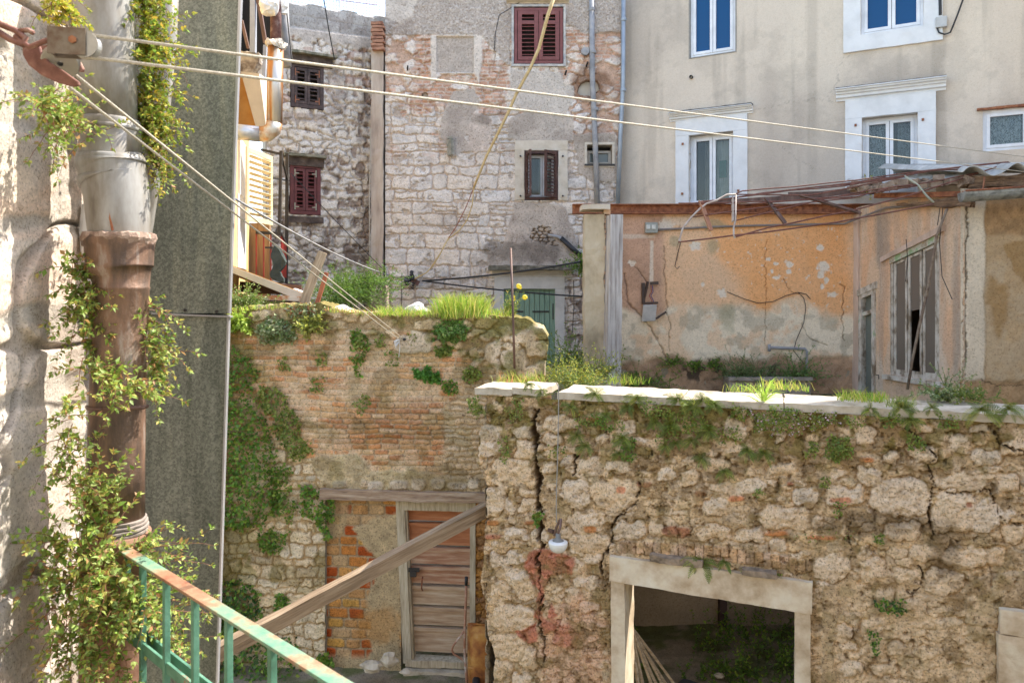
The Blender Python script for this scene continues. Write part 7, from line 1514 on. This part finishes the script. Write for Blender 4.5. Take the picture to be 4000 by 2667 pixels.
mat_on(BRICK, [(1810,1430),(1860,1420),(1885,1460),(1850,1490),(1815,1470)], 200, .04, 36, LIGHTV, 'small plant just above the left coping slab', thick=.1, cat='plant')
mat_on(BRICK, [(1370,1560),(1420,1540),(1450,1570),(1420,1620),(1390,1600)], 90, .035, 37, LIGHTV, 'thin sprig in the middle of the brickwork', thick=.08, cat='plant')
mat_on(BRICK, [(1690,1270),(1790,1250),(1860,1270),(1820,1320),(1760,1350),(1700,1330)], 700, .045, 38, [(.12, .24, .05), (.2, .3, .1), (.09, .17, .04)], 'bushy green plant hanging under the tall yellow grass', thick=.22, cat='plant')
for i, (x, y) in enumerate([(1480, 1330), (1530, 1400), (1260, 1400), (1110, 1420), (1240, 1500), (1620, 1330)]):
    mat_on(BRICK, [(x-26,y-26),(x+26,y-30),(x+30,y+26),(x-20,y+30)], 70, .035, 60 + i, LIGHTV, 'tiny weed rooted in the upper brickwork', cat='weed', name='weed', group='tiny weeds in the upper brickwork', thick=.06)
# --- grass
def grass(label, spots, n, h, seed, pal=GRASSC, w_=.006, lean=.35, name='grass_tuft', cat='grass tuft', kind=None, group=None, Y=9.3, jit=(14, 4), jy=.12):
    lv = Leaves(seed); r = lv.r; V = []; C = []
    V3 = []; F3 = []
    for i in range(n):
        x, y = spots[r.randint(len(spots))][:2]; YY = Y + r.randn() * jy; p = np.array(atY(x + r.randn() * jit[0], y + r.randn() * jit[1], YY)); d = unit(np.array([r.randn() * lean, r.randn() * lean, 1.])); hh = h * (.4 + .9 * r.rand()); s_ = unit(np.cross(d, [r.randn(), r.randn(), .1])) * w_ / 2
        bend = np.array([d[0], d[1], -.25]) * hh * .35; a, b_, c_ = p, p + d * hh * .55, p + d * hh * .85 + bend * .8
        cc = lv.pal(1, pal)[0]; k = len(V3); V3 += [a - s_, a + s_, b_ - s_ * .8, b_ + s_ * .8, c_]; C += [cc] * 5; F3 += [(k, k + 1, k + 3), (k, k + 3, k + 2), (k + 2, k + 3, k + 4)]
    o = np_mesh(name, np.array(V3), np.array(F3), np.array(C), LEAFM, None, smooth=False)
    return tag(o, label, cat, group, kind)
grass('big sunlit yellow green grass tuft on the brick wall top', line((1730, 1240), (1885, 1240), 12, 0), 1500, .36, 71, w_=.007, lean=.3)
grass('low sunlit grass right of the big tuft on the wall top', line((1870, 1235), (1985, 1240), 8, 0), 320, .14, 72)
grass('low grass left of the big tuft, round the rounded white stone', line((1480, 1230), (1700, 1235), 12, 0), 620, .15, 73)
grass('sparse yellow grass along the wall top right of the standing bars', line((1290, 1215), (1480, 1232), 12, 0), 420, .07, 74, GRASSC + [(.4, .2, .1)])
grass('small grass along the left end of the wall top', line((900, 1215), (1100, 1200), 10, 0), 220, .07, 75)
grass('grass clump behind the left coping slabs', line((1960, 1500), (2120, 1490), 8, 0), 220, .16, 76, GRASSC + [(.42, .2, .12)], Y=8.4)
grass('short grass on the coping at the doorway side', line((3000, 1516), (3150, 1526), 8, 0), 170, .12, 77, Y=7.3)
grass('single strong grass clump hanging over the coping edge', [(2985, 1560)], 34, .26, 78, [(.28, .42, .08)], .012, .7, Y=6.9, jit=(6, 6), jy=.03)
grass('dry grass on the coping right of the sunlit part', line((3290, 1560), (3450, 1570), 8, 0), 330, .12, 79, Y=6.75)
grass('fine grass at the step of the coping', line((3480, 1590), (3560, 1590), 6, 0), 160, .13, 80, [(.2, .26, .1), (.25, .3, .1)], Y=6.6)
grass('thin grass behind the coping near the wooden post', line((2400, 1500), (2500, 1500), 6, 0), 90, .16, 81, Y=8.9)
grass('short grass blade row at the coping in front of the planter', line((2850, 1530), (2980, 1530), 6, 0), 90, .11, 82, Y=7.6)
# flowering plant
lv = Leaves(90); tips = [(2026, 1118), (2032, 1124), (2050, 1162), (2006, 1160), (2007, 1170), (2012, 1215), (2040, 1112), (1990, 1195)]
for i in range(34): lv.stem(atY(1985 + lv.r.randn() * 14, 1240, 9.4), (lv.r.randn() * .25, lv.r.randn() * .25, 1), .3 * (.4 + lv.r.rand()), .05, .3, LIGHTV + SUNG, 0, 7, .003, .25, 0, 1, 2, sc_=(.2, .3, .08))
for x, y in tips: q = atY(x, y, 9.4); r0_ = atY(1985, 1235, 9.4); lv.st.tube([r0_, r0_.lerp(q, .5) + Vector((.01, 0, .04)), q], .0025, 4, (.22, .3, .1), caps=False)
fl2 = lv.build('flowering_weed', 'tall thin weed with yellow flowers on the wall top beside the iron rod', 'weed')
for x, y in tips[:5]:
    b = MB(); b.lathe(atY(x, y, 9.38), [(0, -.01), (.02, -.006), (.035 if x == 2050 or y < 1120 else .022, .006), (.02, .014), (0, .012)], 10, (.2, -1, .3)); b.build('flower', M('yellow petals', (.85, .62, .02), 30, .6, bmp=0), fl2)
# --- bushes
def bush(label, c, rad, n, seed, pal, L=.04, cat='bush', name='bush', up=.5, k=7, stemr=.003, dens=1.3, droop=.1):
    lv = Leaves(seed); r = lv.r; c = np.array(c)
    for i in range(n):
        d = unit(r.randn(3) * np.array([1, .8, .6]) + np.array([0, -.1, up])); p = c + r.randn(3) * np.array(rad) * np.array([.45, .4, .12])
        lv.stem(p, d, rad[2] * (.6 + .8 * r.rand()), L, .55, pal, droop, k, stemr, .4, 0, dens, 4, sc_=(.14, .2, .06))
    return lv.build(name, label, cat)
bush('sunlit green bush in the gap between the brick wall and the pier', atY(2230, 1490, 9.6), (.38, .4, .30), 230, 101, SUNG + LIGHTV, .035)
bush('darker nettle bush against the foot of the stone house by the green door', atY(2240, 1420, 11.6), (.35, .3, .55), 150, 102, IVY + LIGHTV, .05)
bush('weeds at the foot of the masonry pier', atY(2330, 1460, 10.4), (.3, .25, .32), 110, 103, LIGHTV + SUNG, .04)
bush('green shrub left in the trough planter', ORANGE.at(2915, 1470, .22), (.42, .14, .36), 150, 104, [(.10, .17, .07), (.14, .2, .09), (.08, .13, .05)], .035)
bush('leafy shrub at the right end of the trough planter', ORANGE.at(3110, 1475, .2), (.16, .12, .42), 80, 105, [(.10, .19, .06), (.14, .24, .08)], .05)
bush('weeds at the foot of the orange wall beside the wooden post', ORANGE.at(2500, 1500, .15), (.5, .1, .3), 90, 106, IVY, .04)
bush('small weed under the crack of the orange wall', ORANGE.at(2622, 1420, .05), (.1, .06, .2), 30, 107, IVY, .04)
bush('small fern like weed at the foot of the orange wall', ORANGE.at(2710, 1430, .05), (.12, .05, .14), 24, 108, IVY, .045)
bush('little weed left of the planter at the orange wall', ORANGE.at(2790, 1430, .05), (.12, .05, .14), 24, 109, IVY, .045)
bush('weed bush growing on the slope right of the standing bars', atY(1370, 1160, 12.0), (.6, .4, .42), 240, 110, [(.09, .18, .03), (.12, .22, .04)], .05)
bush('green weeds climbing the sloping masonry', atY(1430, 1110, 12.3), (.4, .3, .35), 130, 111, [(.09, .18, .03), (.12, .22, .04)], .05)
bush('upright stalk of weed behind the standing bars', atY(1300, 1200, 11.6), (.08, .08, .62), 24, 112, [(.05, .13, .03)], .06, up=2)
bush('ivy bush at the left behind the brick wall, beside the duct', atY(950, 1195, 10.0), (.28, .2, .26), 170, 113, IVY + GLAUC, .045)
bush('small green plant by the end of the waste pipe', atY(2270, 1050, 14.2), (.1, .1, .34), 50, 114, IVY, .06)
bush('spiky grey green weed spreading on the coping at the right', atY(3690, 1545, 6.9), (.26, .12, .12), 60, 115, GLAUC, .04, droop=.2)
bush('tall thin weed standing on the coping before the side window', atY(3705, 1530, 7.2), (.05, .05, .3), 12, 116, GLAUC, .04, up=2.5)
bush('low weeds at the right end of the coping', atY(3790, 1550, 6.8), (.2, .12, .12), 50, 117, LIGHTV, .03)
bush('tuft of green weed on the rubble under the roof sheets', atY(3395, 738, 11.2), (.06, .06, .14), 16, 118, LIGHTV + SUNG, .05)
bush('light rosette plant at the left end of the wall top', BRICK.at(935, 1275, .05), (.1, .08, .18), 40, 119, [(.26, .38, .06), (.3, .42, .1)], .09, 'plant', 'rosette_plant')
bush('yellowish rosette plant hanging at the wall top under the plank', BRICK.at(1210, 1275, .05), (.1, .08, .14), 40, 120, [(.34, .38, .1), (.26, .3, .1)], .08, 'plant', 'rosette_plant')
# --- ferns on the front wall
def fern(P, x, y, size, seed, label, pal=FERNC, n=9, hang=0):
    n += 6; r = np.random.RandomState(seed); lv = Leaves(seed); base = np.array(P.at(x, y, .03)); nn = np.array(P.n); dd = np.array(P.d)
    for i in range(n):
        a = (i / max(1, n - 1) - .5) * (4.2 + hang * 2) + r.randn() * .25; L = size * (.55 + .6 * r.rand()); d = unit(dd * math.sin(a) + np.array([0, 0, math.cos(a) - hang * .3]) + nn * (.35 + .5 * r.rand())); p = base.copy(); K = 13; pts = [p.copy()]
        for k in range(K): d = unit(d + np.array([0, 0, -.05 - .006 * k]) + r.randn(3) * .03); p = p + d * L / K; pts.append(p.copy())
        pts = np.array(pts); T = unit(np.diff(pts, axis=0)); S = unit(np.cross(T, nn + r.randn(3) * .25)); w_ = np.sin(np.linspace(.5, 2.95, K)) * L * .17 + .004; c = lv.pal(1, pal).repeat(K, 0)
        for sg in (1, -1): lv.put(pts[:-1], S * sg + T * .45, np.cross(T, S), w_, np.full(K, L / K * .55), c * (.8 + .4 * r.rand(K, 1)))
        lv.st.tube(pts, .0016, 4, (.12, .14, .04), caps=False)
    return lv.build('fern', label, 'fern')
FX = [(1880, 1600, .12, 'fern left of the top of the wide crack', 0), (2068, 1500, .1, 'fern hanging between the two short coping slabs', .4), (2120, 1530, .1, 'fern beside the top of the wide crack', .3), (2230, 1590, .13, 'fern under the coping right of the lamp cable', .2),
 (2255, 1700, .13, 'fern below the first fern right of the lamp cable', .3), (2290, 1740, .13, 'lowest fern right of the lamp cable', .4), (2325, 1540, .14, 'fern at the coping above the round boulder', .1), (2370, 1620, .1, 'small fern left of the round boulder', .3), (2430, 1710, .16, 'dark fern hanging under the round boulder', .5),
 (2450, 1590, .12, 'fern right of the round boulder', .2), (2490, 1555, .16, 'yellow tipped fern at the coping, first of the dense row', .1), (2620, 1660, .14, 'fern right below the dense row', .3), (2650, 1560, .17, 'fern in the middle of the dense row under the coping', .1),
 (2700, 1590, .16, 'fern low in the dense row', .3), (2745, 1560, .17, 'largest dark fern of the dense row', .2), (2790, 1580, .14, 'fern at the right end of the dense row', .2), (2770, 1680, .16, 'long fern hanging under the dense row', .5), (2700, 1720, .12, 'small fern below the long hanging one', .3),
 (2740, 1790, .11, 'fern tuft in the middle of the wall', .4), (2830, 1840, .12, 'fern tuft beside a pale boulder', .3), (2920, 1760, .13, 'fern under the flowering creeper', .4), (2985, 1770, .14, 'star shaped fern under the flowering creeper', .2), (2640, 1730, .1, 'small fern left of the hanging one', .3), (2600, 1740, .1, 'fern hanging by the dark stain', .4),
 (3400, 1600, .13, 'fern hanging at the step of the coping', .3), (3520, 1590, .16, 'tall fern above the long right crack', 0), (3560, 1640, .12, 'fern beside the long right crack', .4), (3640, 1590, .1, 'small fern at the right part of the coping', .1), (3830, 1600, .2, 'large dark fern hanging from the coping at the right', .2),
 (3940, 1595, .14, 'fern at the far right of the coping', .2), (2740, 2190, .2, 'large fern growing on the doorway lintel', .3), (2830, 2195, .11, 'small fern on the lintel right of the large one', .2), (2560, 1650, .12, 'fern over the pale block right of the round boulder', .3), (2420, 1770, .1, 'pale fern below the dark hanging one', .4)]
for i, (x, y, s_, lab, hg) in enumerate(FX): fern(FRONT, x, y, s_, 200 + i, lab, FERNC + ([(.4, .36, .1)] if 'yellow' in lab else []), 11 if s_ > .13 else 8, hg)
FM = [([(2860,1580),(3000,1600),(3120,1590),(3260,1610),(3280,1650),(3180,1680),(3060,1700),(2990,1680),(2920,1640)], 900, .02, 'dense mat of round leaves with small violet flowers under the coping', LIGHTV + [(.42, .34, .4)]),
 ([(2850,1570),(2900,1570),(2910,1640),(2860,1620)], 120, .025, 'little creeper at the left end of the violet flowered mat', LIGHTV), ([(3230,1700),(3320,1700),(3330,1780),(3260,1800),(3220,1760)], 480, .025, 'round moss green cushion on the upper right of the wall', LIGHTV),
 ([(3130,1740),(3190,1720),(3200,1770),(3150,1780)], 110, .025, 'small cushion left of the round moss green one', LIGHTV), ([(3200,1860),(3240,1850),(3240,1900),(3200,1900)], 90, .022, 'tiny cushion right of the middle of the wall', LIGHTV), ([(3540,1690),(3610,1700),(3590,1760),(3540,1740)], 150, .025, 'creeper tuft on the long right crack', LIGHTV),
 ([(3410,2340),(3520,2330),(3550,2380),(3500,2400),(3420,2370)], 170, .028, 'dark sprig with hanging stems right of the doorway', DARKG + IVY), ([(3380,2460),(3410,2450),(3440,2530),(3410,2560)], 90, .025, 'lowest thin sprig right of the doorway', DARKG + IVY), ([(2440,1720),(2480,1700),(2490,1790),(2450,1800),(2430,1780)], 170, .025, 'creeper hanging beside the boulder stack', IVY),
 ([(2330,1640),(2370,1620),(2390,1670),(2340,1680)], 100, .025, 'small creeper on the brick fragment', IVY), ([(2880,2210),(2960,2220),(3060,2230),(3000,2250),(2900,2240)], 160, .022, 'low moss and seedlings along the lintel top', LIGHTV), ([(2085,1980),(2125,1990),(2120,2050),(2090,2040)], 130, .03, 'bright green sprig in the wide crack above the lamp', LIGHTV + IVY),
 ([(1950,1720),(1990,1700),(2000,1790),(1960,1800)], 110, .025, 'sprig on the left pier of the rubble wall', LIGHTV), ([(1980,1540),(2050,1560),(2040,1660),(1990,1660)], 160, .022, 'trailing green sprig under the short coping slabs', LIGHTV), ([(1835,1560),(1880,1540),(1890,1610),(1850,1620)], 150, .03, 'feathery green sprig at the left edge of the pier', LIGHTV),
 ([(3080,2080),(3330,2060),(3330,2100),(3100,2110)], 40, .02, 'scattered tiny weeds over the brick arch', LIGHTV), ([(3250,1950),(3300,1960),(3290,2010),(3250,2000)], 60, .022, 'tiny weed left of the big pale boulder', LIGHTV), ([(3410,2080),(3450,2080),(3450,2120),(3415,2115)], 80, .022, 'tiny weed below the big pale boulder', LIGHTV), ([(2940,1900),(3000,1890),(3000,1930),(2950,1940)], 60, .02, 'tiny weed in the middle of the rubble wall', LIGHTV)]
for x0_, y0_, w__, n_, lab_ in [(2290,1640,45,110,'mossy weed patch right of the lamp cable top'),(2400,1660,40,90,'mossy weed patch left of the round boulder'),(2560,1600,60,200,'leafy band under the coping right of the round boulder'),(2660,1630,55,200,'thick leafy patch inside the dense fern row'),(2600,1690,45,120,'weed patch under the pale block near the dark stain'),
    (2710,1660,50,160,'weed patch between the dense fern row and the long hanging fern'),(2990,1650,60,160,'dark weed patch below the strong grass clump'),(3060,1620,60,200,'upper weed patch under the violet flowers'),(3330,1640,45,90,'weed patch left of the coping step'),(3480,1640,45,110,'weed patch just under the coping step'),(3700,1640,45,80,'thin weed patch left of the large dark fern'),(2180,1760,35,70,'weed patch between the wide crack and the cable'),(2850,1700,50,110,'weed patch above the star shaped fern')]:
    FM.append(([(x0_-w__,y0_-w__*.6),(x0_+w__,y0_-w__*.7),(x0_+w__*1.1,y0_+w__*.5),(x0_-w__*.8,y0_+w__*.6)], n_, .024, lab_, FERNC + LIGHTV))
for i, (pl, n, L, lab, pal) in enumerate(FM): mat_on(FRONT, pl, n, L, 300 + i, pal, lab, cat='weeds' if 'weed' in lab else 'plant', thick=.07, off=.05, name='wall_plant', sc_=.04)
# --- growth on the floor of the roofless room
def floor_growth(label, x0, x1, y0, y1, n, h, seed, pal, L):
    lv = Leaves(seed); r = lv.r
    for i in range(n):
        x = x0 + r.rand() * (x1 - x0); y = y0 + r.rand() * (y1 - y0)
        if fbm(np.array([x * 1.6]), np.array([y * 1.6]), seed)[0] < .46: continue
        lv.stem((x, y, .03), (r.randn() * .4, r.randn() * .4, 1), h * (.4 + .8 * r.rand()), L, .55, pal, .1, 6, .003, .4, 0, 1.2, 3, sc_=(.08, .12, .04))
    return lv.build('undergrowth', label, 'undergrowth')
floor_growth('tall nettles against the back wall inside the doorway', 1.0, 4.2, 9.6, 10.4, 170, .6, 401, IVY, .07)
floor_growth('leafy undergrowth on the right of the doorway room', 2.6, 4.4, 8.2, 9.7, 170, .45, 402, IVY, .07)
floor_growth('low weeds in the middle of the doorway room', 1.2, 3.0, 7.9, 9.4, 150, .25, 403, IVY, .06)
for i in range(7): rock('loose_stone', (2.55 + .17 * math.sin(i * 5.1) + i * .03, 9.0 - .22 * i + .1 * math.cos(i * 3), .08), .05 + .012 * (i % 3), 'pale stone chip on the mossy floor inside the doorway', LSTONE, (1.3, 1, .6), 30 + i)['group'] = 'stone chips inside the doorway'
b = MB(); b.beam((2.0, 8.9, .08), (2.5, 8.5, .1), .3, .03); tag(b.build('slate_slab', M('dark slate', (.05, .055, .06), 6, .7, bmp=.3), rough=(.1, .01, 5)), 'dark slate slab lying on the floor inside the doorway', 'slab')
